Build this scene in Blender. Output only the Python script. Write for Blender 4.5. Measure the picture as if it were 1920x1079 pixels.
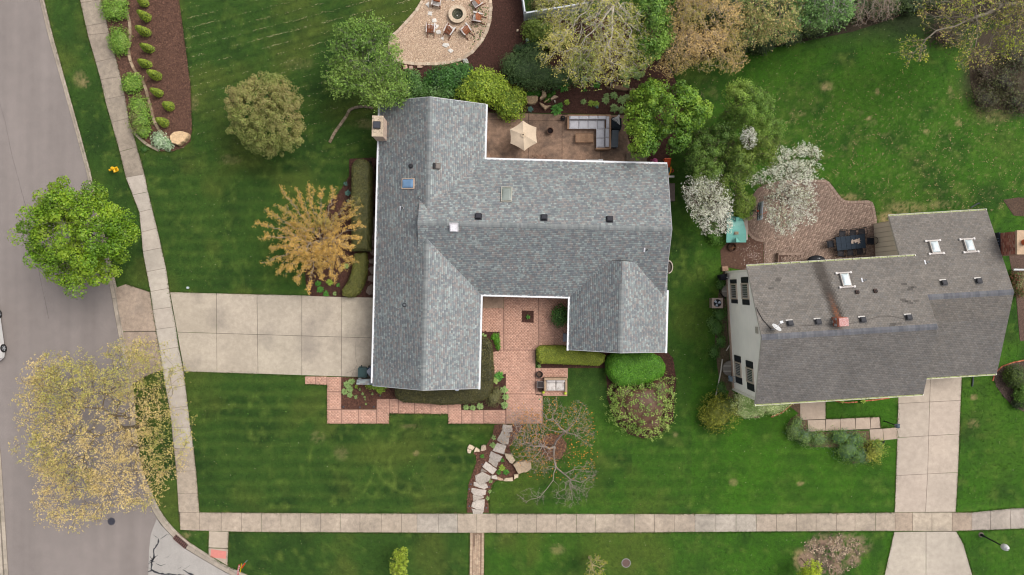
import bpy, bmesh, math, random
import numpy as np
from mathutils import Vector, Matrix
from math import radians, sin, cos, pi, sqrt, atan2

# ------------------------------------------------------------------ camera, light, exposure
for o in list(bpy.data.objects): bpy.data.objects.remove(o, do_unlink=True)
scene = bpy.context.scene
COL = scene.collection
CAM_H, FPX = 53.33, 1280.0
cam_data = bpy.data.cameras.new("camera"); cam_data.lens = 24.0; cam_data.sensor_width = 36.0
cam_data.clip_end = 2000.0
cam = bpy.data.objects.new("camera", cam_data); cam.location = (0, 0, CAM_H); COL.objects.link(cam)
scene.camera = cam
SUN_EL, SUN_AZ = 56.0, 62.0        # azimuth measured from +Y (top of picture) towards +X (right)
world = bpy.data.worlds.new("World"); scene.world = world; world.use_nodes = True
wn, wl = world.node_tree.nodes, world.node_tree.links
wn.clear()
sky = wn.new("ShaderNodeTexSky"); sky.sky_type = 'NISHITA'; sky.sun_disc = False
sky.sun_elevation = radians(SUN_EL); sky.sun_rotation = radians(SUN_AZ)
sky.dust_density = 4.0; sky.air_density = 1.0; sky.ozone_density = 1.0
hs = wn.new("ShaderNodeHueSaturation"); hs.inputs['Saturation'].default_value = 0.28
bg = wn.new("ShaderNodeBackground"); bg.inputs['Strength'].default_value = 0.135
wo = wn.new("ShaderNodeOutputWorld")
wl.new(sky.outputs[0], hs.inputs['Color']); wl.new(hs.outputs[0], bg.inputs['Color']); wl.new(bg.outputs[0], wo.inputs['Surface'])
sd = bpy.data.lights.new("sun", 'SUN'); sd.energy = 1.5; sd.angle = radians(34.0); sd.color = (1.0, 0.955, 0.89)
sun = bpy.data.objects.new("sun", sd); COL.objects.link(sun)
_d = Vector((sin(radians(SUN_AZ))*cos(radians(SUN_EL)), cos(radians(SUN_AZ))*cos(radians(SUN_EL)), sin(radians(SUN_EL))))
sun.rotation_euler = _d.to_track_quat('Z', 'Y').to_euler()
sun.location = _d*80
scene.view_settings.view_transform = 'Standard'; scene.view_settings.look = 'None'
scene.view_settings.gamma = 1.0; scene.view_settings.use_curve_mapping = False
scene.view_settings.exposure = 0.55
scene.render.engine = 'CYCLES'; scene.cycles.filter_width = 1.15

# ------------------------------------------------------------------ helpers
rng = np.random.default_rng(7)
R = random.Random(11)
GAIN = 1.45
def lin(r, g, b, gain=None):
 f = lambda c: ((c/255.0+0.055)/1.055)**2.4 if c > 10.3 else c/255.0/12.92
 k = gain or GAIN
 return (f(r)/k, f(g)/k, f(b)/k)
def P(px, py, z=0.0):
 s = (CAM_H-z)/FPX
 return ((px-960.0)*s, (539.5-py)*s, z)
def PP(pts, z=0.0): return [P(a, b, z)[:2] for a, b in pts]

_mats = {}
def mat(name, rough=0.8, noises=(), bump=None, metallic=0.0, transl=0.0, spec=0.3, tint=None, streak=None):
 """surface coloured by the mesh attribute 'col', varied by noise layers (scale, amount[, detail])"""
 if name in _mats: return _mats[name]
 m = bpy.data.materials.new(name); m.use_nodes = True
 nt = m.node_tree; n, l = nt.nodes, nt.links; n.clear()
 out = n.new("ShaderNodeOutputMaterial"); bs = n.new("ShaderNodeBsdfPrincipled")
 at = n.new("ShaderNodeAttribute"); at.attribute_name = "col"
 cur = at.outputs['Color']
 geo = n.new("ShaderNodeNewGeometry")
 for ns in noises:
  sc, am = ns[0], ns[1]; de = ns[2] if len(ns) > 2 else 3
  tx = n.new("ShaderNodeTexNoise"); tx.inputs['Scale'].default_value = sc; tx.inputs['Detail'].default_value = de
  l.new(geo.outputs['Position'], tx.inputs['Vector'])
  mr = n.new("ShaderNodeMapRange"); mr.inputs['From Min'].default_value = 0.3; mr.inputs['From Max'].default_value = 0.7
  mr.inputs['To Min'].default_value = 1-am; mr.inputs['To Max'].default_value = 1+am
  l.new(tx.outputs['Fac'], mr.inputs['Value'])
  vm = n.new("ShaderNodeVectorMath"); vm.operation = 'SCALE'
  l.new(cur, vm.inputs[0]); l.new(mr.outputs[0], vm.inputs['Scale'])
  cur = vm.outputs[0]
 if streak:
  mp = n.new("ShaderNodeMapping"); mp.inputs['Rotation'].default_value = (0, 0, streak[2]); mp.inputs['Scale'].default_value = (1, streak[3], 1)
  l.new(geo.outputs['Position'], mp.inputs['Vector']); tx = n.new("ShaderNodeTexNoise"); tx.inputs['Scale'].default_value = streak[0]; tx.inputs['Detail'].default_value = 5
  l.new(mp.outputs[0], tx.inputs['Vector']); mr = n.new("ShaderNodeMapRange"); mr.inputs['From Min'].default_value = 0.3; mr.inputs['From Max'].default_value = 0.7
  mr.inputs['To Min'].default_value = 1-streak[1]; mr.inputs['To Max'].default_value = 1+streak[1]; l.new(tx.outputs['Fac'], mr.inputs['Value'])
  vm = n.new("ShaderNodeVectorMath"); vm.operation = 'SCALE'; l.new(cur, vm.inputs[0]); l.new(mr.outputs[0], vm.inputs['Scale']); cur = vm.outputs[0]
 if tint:
  tx = n.new("ShaderNodeTexNoise"); tx.inputs['Scale'].default_value = tint[0]; tx.inputs['Detail'].default_value = 5
  l.new(geo.outputs['Position'], tx.inputs['Vector'])
  cr = n.new("ShaderNodeMapRange"); cr.inputs['From Min'].default_value = tint[2]; cr.inputs['From Max'].default_value = tint[3]
  l.new(tx.outputs['Fac'], cr.inputs['Value'])
  mx = n.new("ShaderNodeMix"); mx.data_type = 'RGBA'
  l.new(cr.outputs[0], mx.inputs[0]); l.new(cur, mx.inputs[6]); mx.inputs[7].default_value = (*tint[1], 1)
  cur = mx.outputs[2]
 l.new(cur, bs.inputs['Base Color'])
 bs.inputs['Roughness'].default_value = rough; bs.inputs['Metallic'].default_value = metallic
 bs.inputs['Specular IOR Level'].default_value = spec
 if bump:
  tx = n.new("ShaderNodeTexNoise"); tx.inputs['Scale'].default_value = bump[0]; tx.inputs['Detail'].default_value = 4
  l.new(geo.outputs['Position'], tx.inputs['Vector'])
  bp = n.new("ShaderNodeBump"); bp.inputs['Strength'].default_value = bump[1]; bp.inputs['Distance'].default_value = bump[2]
  l.new(tx.outputs['Fac'], bp.inputs['Height']); l.new(bp.outputs[0], bs.inputs['Normal'])
 sh = bs.outputs[0]
 if transl > 0:
  tr = n.new("ShaderNodeBsdfTranslucent"); l.new(cur, tr.inputs['Color'])
  ms = n.new("ShaderNodeMixShader"); ms.inputs[0].default_value = transl
  l.new(sh, ms.inputs[1]); l.new(tr.outputs[0], ms.inputs[2]); sh = ms.outputs[0]
 l.new(sh, out.inputs['Surface'])
 _mats[name] = m
 return m

M_CONC = mat("concrete", .85, [(0.35, .10, 4), (2.5, .09, 5), (30, .13, 3)], (60, .3, .01))
M_OLDC = mat("weathered_concrete", .9, [(0.5, .16, 5), (3.0, .16, 5), (28, .20, 3)], (50, .4, .012), tint=(0.7, (.16, .135, .115), .55, .95))
M_ASPH = mat("asphalt", .9, [(0.12, .06, 5), (1.2, .05, 5), (22, .14, 3), (60, .22, 2)], (90, .4, .01), streak=(1.1, .075, radians(-12), .05))
M_MULCH = mat("mulch", .95, [(0.5, .15, 4), (9, .30, 4), (38, .45, 4)], (35, 1.0, .05))
M_GRAV = mat("pea_gravel", .9, [(0.6, .06, 3), (26, .28, 3), (60, .30, 2)], (45, 1.0, .03))
M_LAWN = mat("grass_soil", .95, [(3.0, .16, 4), (14, .26, 4), (45, .35, 3)], (30, .9, .06))
M_BLADE = mat("grass_blade", .7, [], None, transl=.2)
M_DRIVE = mat("stained_driveway", .9, [(0.5, .08, 5), (3.0, .10, 5), (28, .14, 3)], (50, .4, .012), tint=(0.30, (.15, .13, .115), .50, .82))
M_BRICK = mat("paver", .85, [(0.4, .14, 4), (3.0, .14, 4), (35, .12, 2)], (50, .4, .01))
M_STAMP = mat("stamped_concrete", .75, [(0.45, .07, 4), (3.5, .09, 4), (30, .08, 2)], (40, .3, .01), tint=(0.5, (.17, .12, .105), .60, .95))
M_PATIO = mat("stained_patio_concrete", .8, [(0.6, .22, 5), (4, .22, 5), (26, .22, 3)], (14, .6, .03), tint=(0.9, (.055, .042, .035), .46, .80))
M_SHING = mat("shingle_granules", .9, [(1.0, .07, 3), (40, .14, 2)], (80, .4, .006))
M_WOOD = mat("weathered_wood", .75, [(4, .15, 4), (30, .12, 3)], (30, .3, .01))
M_STONE = mat("rough_stone", .85, [(1.3, .15, 4), (9, .20, 5), (40, .16, 3)], (14, .8, .04))
M_PAINT = mat("painted_metal", .4, [(8, .03)], None, spec=.5)
M_PLAST = mat("plastic", .45, [(6, .05)], None, spec=.4)
M_FABR = mat("canvas_fabric", .9, [(5, .05), (40, .05)], (40, .3, .005))
M_GLASS = mat("skylight_glass", .08, [(1.5, .10)], None, spec=.9)
M_DARK = mat("dark_metal", .7, [(8, .12)], None, spec=.25)
M_LEAF = mat("leaf", .55, [(2.0, .10, 2)], None, transl=.15, spec=.35)
M_PETAL = mat("blossom_petal", .7, [], None, transl=.3)
M_BARK = mat("bark", .9, [(6, .22, 4), (30, .2, 3)], (25, .6, .02))
M_SIDING = mat("vinyl_siding", .6, [(0.8, .05, 3)], None)

class MB:
 """mesh builder: collects faces with a colour each, in world coordinates"""
 def __init__(s): s.v = []; s.f = []; s.c = []; s.col = (.5, .5, .5); s.smooth = False
 def face(s, pts, col=None):
  b = len(s.v); s.v += [tuple(p) for p in pts]; s.f.append(tuple(range(b, b+len(pts)))); s.c.append(col or s.col); return s
 def polys(s, verts, faces, col=None):
  b = len(s.v); s.v += [tuple(p) for p in verts]
  for f in faces: s.f.append(tuple(b+i for i in f)); s.c.append(col or s.col)
  return s
 def box(s, c, size, rz=0.0, col=None, M=None):
  hx, hy, hz = size[0]/2, size[1]/2, size[2]/2
  vs = [Vector((x, y, z)) for z in (-hz, hz) for x, y in ((-hx, -hy), (hx, -hy), (hx, hy), (-hx, hy))]
  m = Matrix.Translation(Vector(c)) @ (M.to_4x4() if M else Matrix.Rotation(rz, 4, 'Z'))
  return s.polys([m @ v for v in vs], [(3, 2, 1, 0), (4, 5, 6, 7), (0, 1, 5, 4), (1, 2, 6, 5), (2, 3, 7, 6), (3, 0, 4, 7)], col)
 def prism(s, poly, z0, z1, col=None, inset=0.0):
  """poly: list of (x, y) or (x, y) world; top and sides"""
  a = sum(poly[i][0]*poly[(i+1) % len(poly)][1]-poly[(i+1) % len(poly)][0]*poly[i][1] for i in range(len(poly)))
  if a < 0: poly = poly[::-1]
  n = len(poly); b = len(s.v)
  top = poly
  if inset:
   cx = sum(p[0] for p in poly)/n; cy = sum(p[1] for p in poly)/n
   top = []
   for x, y in poly:
    d = math.hypot(x-cx, y-cy) or 1; k = max(0, 1-inset/d); top.append((cx+(x-cx)*k, cy+(y-cy)*k))
  s.v += [(x, y, z0) for x, y in poly]+[(x, y, z1) for x, y in top]
  for i in range(n):
   j = (i+1) % n; s.f.append((b+i, b+j, b+n+j, b+n+i)); s.c.append(col or s.col)
  s.f.append(tuple(b+n+i for i in range(n))); s.c.append(col or s.col)
  return s
 def sheet(s, poly, z, col=None):
  a = sum(poly[i][0]*poly[(i+1) % len(poly)][1]-poly[(i+1) % len(poly)][0]*poly[i][1] for i in range(len(poly)))
  if a < 0: poly = poly[::-1]
  return s.face([(x, y, z) for x, y in poly], col)
 def tube(s, p0, p1, r0, r1=None, n=8, col=None, caps=True):
  r1 = r0 if r1 is None else r1
  p0, p1 = Vector(p0), Vector(p1); d = (p1-p0)
  if d.length < 1e-6: return s
  d.normalize(); a = d.orthogonal().normalized(); b = d.cross(a); k = len(s.v)
  for p, r in ((p0, r0), (p1, r1)):
   for i in range(n):
    t = 2*pi*i/n; s.v.append(tuple(p+a*cos(t)*r+b*sin(t)*r))
  for i in range(n):
   j = (i+1) % n; s.f.append((k+i, k+j, k+n+j, k+n+i)); s.c.append(col or s.col)
  if caps:
   s.f.append(tuple(k+n-1-i for i in range(n))); s.c.append(col or s.col)
   s.f.append(tuple(k+n+i for i in range(n))); s.c.append(col or s.col)
  return s
 def path(s, pts, r, n=6, col=None):
  for a, b in zip(pts[:-1], pts[1:]): s.tube(a, b, r, r, n, col)
  return s
 def lathe(s, prof, c=(0, 0, 0), n=16, col=None, caps=True, sx=1, sy=1):
  k = len(s.v)
  for r, z in prof:
   for i in range(n):
    t = 2*pi*i/n; s.v.append((c[0]+r*cos(t)*sx, c[1]+r*sin(t)*sy, c[2]+z))
  for q in range(len(prof)-1):
   for i in range(n):
    j = (i+1) % n; s.f.append((k+q*n+i, k+q*n+j, k+(q+1)*n+j, k+(q+1)*n+i)); s.c.append(col or s.col)
  if caps:
   q = (len(prof)-1)*n
   s.f.append(tuple(k+q+i for i in range(n))); s.c.append(col or s.col)
  return s
 def ell(s, c, r, n=10, m=6, col=None, jit=0.0, rnd=None):
  rnd = rnd or R; k = len(s.v)
  for a in range(m+1):
   ph = pi*a/m
   for i in range(n):
    t = 2*pi*i/n; q = 1+jit*rnd.uniform(-1, 1)
    s.v.append((c[0]+r[0]*sin(ph)*cos(t)*q, c[1]+r[1]*sin(ph)*sin(t)*q, c[2]-r[2]*cos(ph)*q))
  for a in range(m):
   for i in range(n):
    j = (i+1) % n; s.f.append((k+a*n+i, k+a*n+j, k+(a+1)*n+j, k+(a+1)*n+i)); s.c.append(col or s.col)
  return s

def setcolv(me, c3):
 at = me.color_attributes.new("col", 'FLOAT_COLOR', 'POINT'); c = np.ones((len(c3), 4), dtype=np.float32); c[:, :3] = c3; at.data.foreach_set('color', c.ravel())
def setcol(me, cols_per_face=None):
 at = me.color_attributes.new("col", 'FLOAT_COLOR', 'CORNER')
 tot = np.empty(len(me.polygons), dtype=np.int32); me.polygons.foreach_get('loop_total', tot)
 c = np.ones((len(me.polygons), 4), dtype=np.float32); c[:, :3] = np.asarray(cols_per_face, dtype=np.float32)
 at.data.foreach_set('color', np.repeat(c, tot, axis=0).ravel())

_loc = {}
def link(o, parent=None):
 COL.objects.link(o)
 if parent is not None: o.parent = parent
 return o
def tag(o, label=None, cat=None, group=None, kind=None):
 if label: o['label'] = label
 if cat: o['category'] = cat
 if group: o['group'] = group
 if kind: o['kind'] = kind
 return o
def origin(o):
 v = Vector((0, 0, 0))
 while o is not None: v = v+o.location; o = o.parent
 return v
def obj(name, mb, material, parent=None, kind=None, smooth=False, loc=None, label=None, local=False):
 """one mesh object from an MB given in world coordinates"""
 base = origin(parent) if parent is not None else Vector((0, 0, 0))
 l = Vector(loc) if loc is not None else Vector((0, 0, 0))
 off = base*0 if local else base+l
 me = bpy.data.meshes.new(name)
 v = np.array(mb.v, dtype=np.float64).reshape(-1, 3)-np.array(off)
 me.from_pydata([tuple(x) for x in v], [], mb.f); me.update()
 setcol(me, mb.c)
 if smooth: me.polygons.foreach_set('use_smooth', np.ones(len(me.polygons), dtype=bool))
 me.materials.append(material)
 o = bpy.data.objects.new(name, me); o.location = l
 link(o, parent)
 if kind: o['kind'] = kind
 if label: o['label'] = label
 return o
def fast(name, V, Q, colp, material, parent=None, kind=None, loc=None, smooth=False, pervert=False):
 """numpy mesh: V (n,3) world, Q (m,3|4) faces, colp (m,3) face colours"""
 base = origin(parent) if parent is not None else Vector((0, 0, 0))
 l = Vector(loc) if loc is not None else Vector((0, 0, 0))
 off = np.array(base+l)
 me = bpy.data.meshes.new(name)
 V = np.asarray(V, dtype=np.float32)-off.astype(np.float32); Q = np.asarray(Q, dtype=np.int32)
 k = Q.shape[1]
 me.vertices.add(len(V)); me.vertices.foreach_set('co', V.ravel())
 me.loops.add(Q.size); me.loops.foreach_set('vertex_index', Q.ravel())
 me.polygons.add(len(Q)); me.polygons.foreach_set('loop_start', np.arange(0, Q.size, k, dtype=np.int32))
 me.polygons.foreach_set('loop_total', np.full(len(Q), k, dtype=np.int32))
 me.update(calc_edges=True)
 (setcolv if pervert else setcol)(me, colp)
 if smooth: me.polygons.foreach_set('use_smooth', np.ones(len(Q), dtype=bool))
 me.materials.append(material)
 o = bpy.data.objects.new(name, me); o.location = l
 link(o, parent)
 if kind: o['kind'] = kind
 return o
def thing(name, label, cat, loc, group=None):
 o = bpy.data.objects.new(name, None); o.location = loc; o.empty_display_size = .3
 COL.objects.link(o); tag(o, label, cat, group); return o
def kids(o): return [c for c in bpy.data.objects if c.parent == o]
def copy_tree(o, parent=None, _k=None):
 if _k is None:
  _k = {}
  for c in bpy.data.objects:
   if c.parent is not None: _k.setdefault(c.parent.name, []).append(c)
 c = o.copy(); COL.objects.link(c); c.parent = parent
 for ch in _k.get(o.name, []): copy_tree(ch, c, _k)
 return c
def inpoly(x, y, poly):
 x = np.asarray(x); y = np.asarray(y); r = np.zeros(x.shape, dtype=bool); n = len(poly)
 for i in range(n):
  x0, y0 = poly[i]; x1, y1 = poly[(i+1) % n]
  if y0 == y1: continue
  c = ((y0 > y) != (y1 > y)) & (x < (x1-x0)*(y-y0)/(y1-y0)+x0)
  r ^= c
 return r
def vnoise(x, y, scale, seed=0, octaves=3):
 """value noise 0..1 on arrays"""
 tot = np.zeros(np.shape(x)); amp = 1.0; s = 0
 for o_ in range(octaves):
  g = np.random.default_rng(seed*31+o_).random((257, 257))
  X = np.asarray(x)*scale*2**o_+1000.3; Y = np.asarray(y)*scale*2**o_+1000.7
  xi = np.floor(X).astype(int); yi = np.floor(Y).astype(int); fx = X-xi; fy = Y-yi
  fx = fx*fx*(3-2*fx); fy = fy*fy*(3-2*fy); a = xi % 256; b = yi % 256
  v = (g[a, b]*(1-fx)+g[a+1, b]*fx)*(1-fy)+(g[a, b+1]*(1-fx)+g[a+1, b+1]*fx)*fy
  tot += v*amp; s += amp; amp *= .5
 return tot/s
def jit(c, a=.08, rnd=None):
 rnd = rnd or R; k = 1+rnd.uniform(-a, a)
 return (c[0]*k*(1+rnd.uniform(-a, a)*.3), c[1]*k, c[2]*k*(1+rnd.uniform(-a, a)*.3))
def interp(pts, y):
 """x at y along a polyline given as (x, y) with rising y"""
 ys = [p[1] for p in pts]; xs = [p[0] for p in pts]; return float(np.interp(y, ys, xs))

# ------------------------------------------------------------------ setting: road, kerbs, lawn, paving
G_EDGE = [(50, -90), (72, 0), (87, 63), (115, 160), (143, 260), (160, 323), (182, 430), (203, 533), (212, 583), (222, 640), (233, 693), (240, 746), (243, 800), (248, 850), (257, 890), (270, 925), (285, 960), (300, 985), (316, 1002), (347, 1031), (382, 1052), (420, 1074), (480, 1102), (600, 1150), (760, 1190)]
B_EDGE = [(61, -90), (83, 0), (98, 63), (125, 160), (153, 260), (171, 327), (194, 430), (218, 533), (226, 583), (235, 640), (246, 693), (252, 746), (255, 800), (261, 850), (269, 885), (282, 918), (298, 953), (312, 975), (333, 998), (358, 1019), (391, 1040), (427, 1062), (470, 1081), (600, 1130), (760, 1170)]
road = MB(); road.sheet([(-160, -160), (160, -160), (160, 160), (-160, 160)], -.13, lin(146, 136, 131))
tag(obj("road", road, M_ASPH), kind='structure')
ss = MB(); ss.sheet(PP([(284, 996), (281, 1005), (278, 1032), (277, 1060), (276, 1100), (270, 1250), (900, 1250), (760, 1190), (600, 1151), (480, 1103), (420, 1075), (382, 1053), (347, 1032), (316, 1003), (300, 986), (292, 975)]), -.124, lin(176, 170, 164))
tag(obj("side_street", ss, M_ASPH), kind='structure')
# tar-sealed cracks
def crack(name, pts, w, z=-.119, col=None, label=None, grp=None, parent=None, jitter=1.2):
 mb = MB(); col = col or lin(62, 62, 66)
 fine = []
 for (a, b), (c, d) in zip(pts[:-1], pts[1:]):
  n = max(1, int(math.hypot(c-a, d-b)/4))
  for i in range(n): fine.append((a+(c-a)*i/n+R.uniform(-jitter, jitter)*.6, b+(d-b)*i/n+R.uniform(-jitter, jitter)*.6))
 fine.append(pts[-1]); q = [Vector(P(a, b, z)) for a, b in fine]
 L = []
 for i, p in enumerate(q):
  t = (q[min(i+1, len(q)-1)]-q[max(i-1, 0)]); t.normalize(); nn = Vector((-t.y, t.x, 0))
  ww = w*R.uniform(.5, 1.3)*(0.35 if i in (0, len(q)-1) else 1); L.append((p+nn*ww/2, p-nn*ww/2))
 for (a, b), (c, d) in zip(L[:-1], L[1:]): mb.face([a, b, d, c] if True else [], col)
 return obj(name, mb, M_ASPH, parent)
cr = thing("pavement_cracks", "branching dark tar filled cracks in the pale side street paving", "road crack", P(300, 1040, -.12))
for pts, w in [([(297, 1010), (296, 1020), (289, 1030), (288, 1045), (285, 1052), (284, 1068), (290, 1072), (300, 1076), (340, 1079), (380, 1084)], .13),
               ([(296, 1041), (289, 1046), (280, 1054)], .09), ([(277, 1058), (290, 1053)], .06), ([(277, 1072), (288, 1071)], .12), ([(343, 1069), (352, 1074), (366, 1081)], .14),
               ([(288, 1003), (297, 1010)], .03), ([(300, 1011), (313, 1002), (318, 1003)], .035), ([(292, 1057), (301, 1061), (311, 1058)], .04), ([(276, 1065), (283, 1066)], .06),
               ([(343, 1069), (357, 1060)], .03), ([(310, 1047), (318, 1042)], .02), ([(334, 1067), (342, 1062)], .02), ([(281, 1043), (286, 1050)], .04)]:
 crack("sealed_crack", pts, w, parent=cr)
c2 = thing("road_seam", "two long thin dark seams running down the grey asphalt road", "road crack", P(30, 300, -.12))
for pts, w in [([(0, 195), (10, 230), (22, 290), (38, 350)], .03), ([(38, 350), (60, 430), (75, 520), (92, 600)], .035), ([(53, 102), (54, 104)], .08)]:
 crack("seam", pts, w, z=-.1265, col=lin(112, 104, 103), parent=c2, jitter=.4)
# kerb and gutter, in segments
kerb = tag(obj("kerb", MB().sheet(PP([(a, b) for a, b in G_EDGE]+[(a, b) for a, b in B_EDGE[::-1]]), -.122, lin(58, 52, 48)), M_CONC), kind='structure')
def resample(pts, step):
 out = [Vector(P(*pts[0])[:2])]; acc = 0
 P2 = [Vector(P(*p)[:2]) for p in pts]
 L = [0]
 for a, b in zip(P2[:-1], P2[1:]): L.append(L[-1]+(b-a).length)
 n = int(L[-1]/step); res = []
 for i in range(n+1):
  d = L[-1]*i/n
  for k in range(len(L)-1):
   if L[k] <= d <= L[k+1]+1e-9:
    t = (d-L[k])/(L[k+1]-L[k]); res.append(P2[k].lerp(P2[k+1], t)); break
 return res
def kerb_run(Gp, Bp, parent, seglen=3.05, sub=4, drop=None, flip=1):
 n0 = int(sum(math.hypot(b[0]-a[0], b[1]-a[1]) for a, b in zip(Gp[:-1], Gp[1:]))/24/seglen)
 Gs = resample(Gp, 1e9 if False else sum(math.hypot(b[0]-a[0], b[1]-a[1]) for a, b in zip(Gp[:-1], Gp[1:]))/24/(n0*sub)-1e-6)
 N = len(Gs)-1
 Bs = []
 P2 = [Vector(P(*p)[:2]) for p in Bp]
 for g in Gs:   # closest point on the back line
  best = None
  for a, b in zip(P2[:-1], P2[1:]):
   t = max(0, min(1, (g-a).dot(b-a)/(b-a).length_squared)); q = a.lerp(b, t); d = (q-g).length
   if best is None or d < best[0]: best = (d, q)
  Bs.append(best[1])
 for s0 in range(0, N, sub):
  mb = MB(); col = jit(lin(186, 172, 156), .06)
  for i in range(s0, min(N, s0+sub)):
   rows = []
   for j in (i, i+1):
    g, b = Gs[j], Bs[j]; f0 = .012/( (b-g).length)
    if j == s0: t0 = (Gs[j+1]-Gs[j]).normalized()*.006
    elif j == s0+sub: t0 = -(Gs[j]-Gs[j-1]).normalized()*.006
    else: t0 = Vector((0, 0))
    dr = drop(g) if drop else 0
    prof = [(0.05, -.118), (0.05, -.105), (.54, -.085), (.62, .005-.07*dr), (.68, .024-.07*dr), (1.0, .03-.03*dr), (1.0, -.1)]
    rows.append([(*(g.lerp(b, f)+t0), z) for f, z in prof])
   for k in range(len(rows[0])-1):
    c = tuple(x*(.93, .93, .45, .9, 1.08, 1)[k]*(1 if k != 2 else 1+dr) for x in col)  # kerb face darkened in colour to paint in its shade line
    q = [rows[0][k], rows[1][k], rows[1][k+1], rows[0][k+1]]
    mb.face(q if flip > 0 else q[::-1], c)
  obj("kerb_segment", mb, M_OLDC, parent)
def driveway_drop(g):
 y = 539.5-g.y*24; x = g.x*24+960
 if x < 300: return max(0, min(1, min((y-530)/14, (728-y)/14)))
 return max(0, min(1, min((x-384)/8, (438-x)/8)))
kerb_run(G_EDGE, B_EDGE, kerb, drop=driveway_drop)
G2 = [(-26, 660), (-10, 760), (0, 857), (8, 982), (14, 1079), (20, 1200)]; B2 = [(-39, 660), (-23, 760), (-13, 857), (-5, 982), (1, 1079), (7, 1200)]
kerb2 = tag(obj("kerb", MB().sheet(PP(G2+B2[::-1]), -.122, lin(120, 108, 98)), M_CONC), kind='structure')
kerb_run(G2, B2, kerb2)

# ---- lawn colour as a function of picture position (real tones of the turf: mowing bands, thatch, dry spots)
DRY = [(1545, 1030, 34, 26, 1.0), (1590, 1022, 40, 22, .8), (1500, 1050, 14, 20, .9), (1560, 1060, 26, 26, 1.0), (1600, 1052, 14, 10, .9), (150, 148, 12, 16, .45), (161, 155, 8, 10, .6), (780, 850, 6, 5, .5), (1265, 815, 6, 5, .5),
       (1375, 905, 8, 7, .55), (1501, 907, 7, 4, .7), (1826, 745, 7, 5, .8), (1825, 795, 12, 9, .4), (1548, 165, 7, 5, .7), (1552, 163, 14, 10, .4), (1647, 172, 7, 6, .7), (1484, 215, 6, 5, .6), (1629, 222, 6, 5, .8), (1797, 231, 7, 6, .7), (1737, 247, 7, 5, .6),
       (1590, 372, 24, 9, .55), (1760, 385, 20, 8, .45), (1700, 390, 40, 12, .5), (1670, 410, 26, 12, .9), (1860, 215, 36, 20, .35), (1504, 215, 8, 4, .5), (745, 240, 24, 7, .35), (690, 232, 30, 9, .35), (560, 120, 30, 12, .15), (365, 195, 8, 16, .3), (1790, 1000, 5, 4, .4),
       (430, 300, 22, 10, .25), (1782, 175, 5, 14, .45), (960, 735, 5, 5, .2), (770, 800, 20, 5, .25), (640, 850, 14, 14, .25), (595, 820, 14, 12, .25), (1045, 1030, 14, 10, .4), (875, 985, 10, 8, .5), (430, 963, 6, 3, .4), (350, 1004, 9, 5, .6)]
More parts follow.
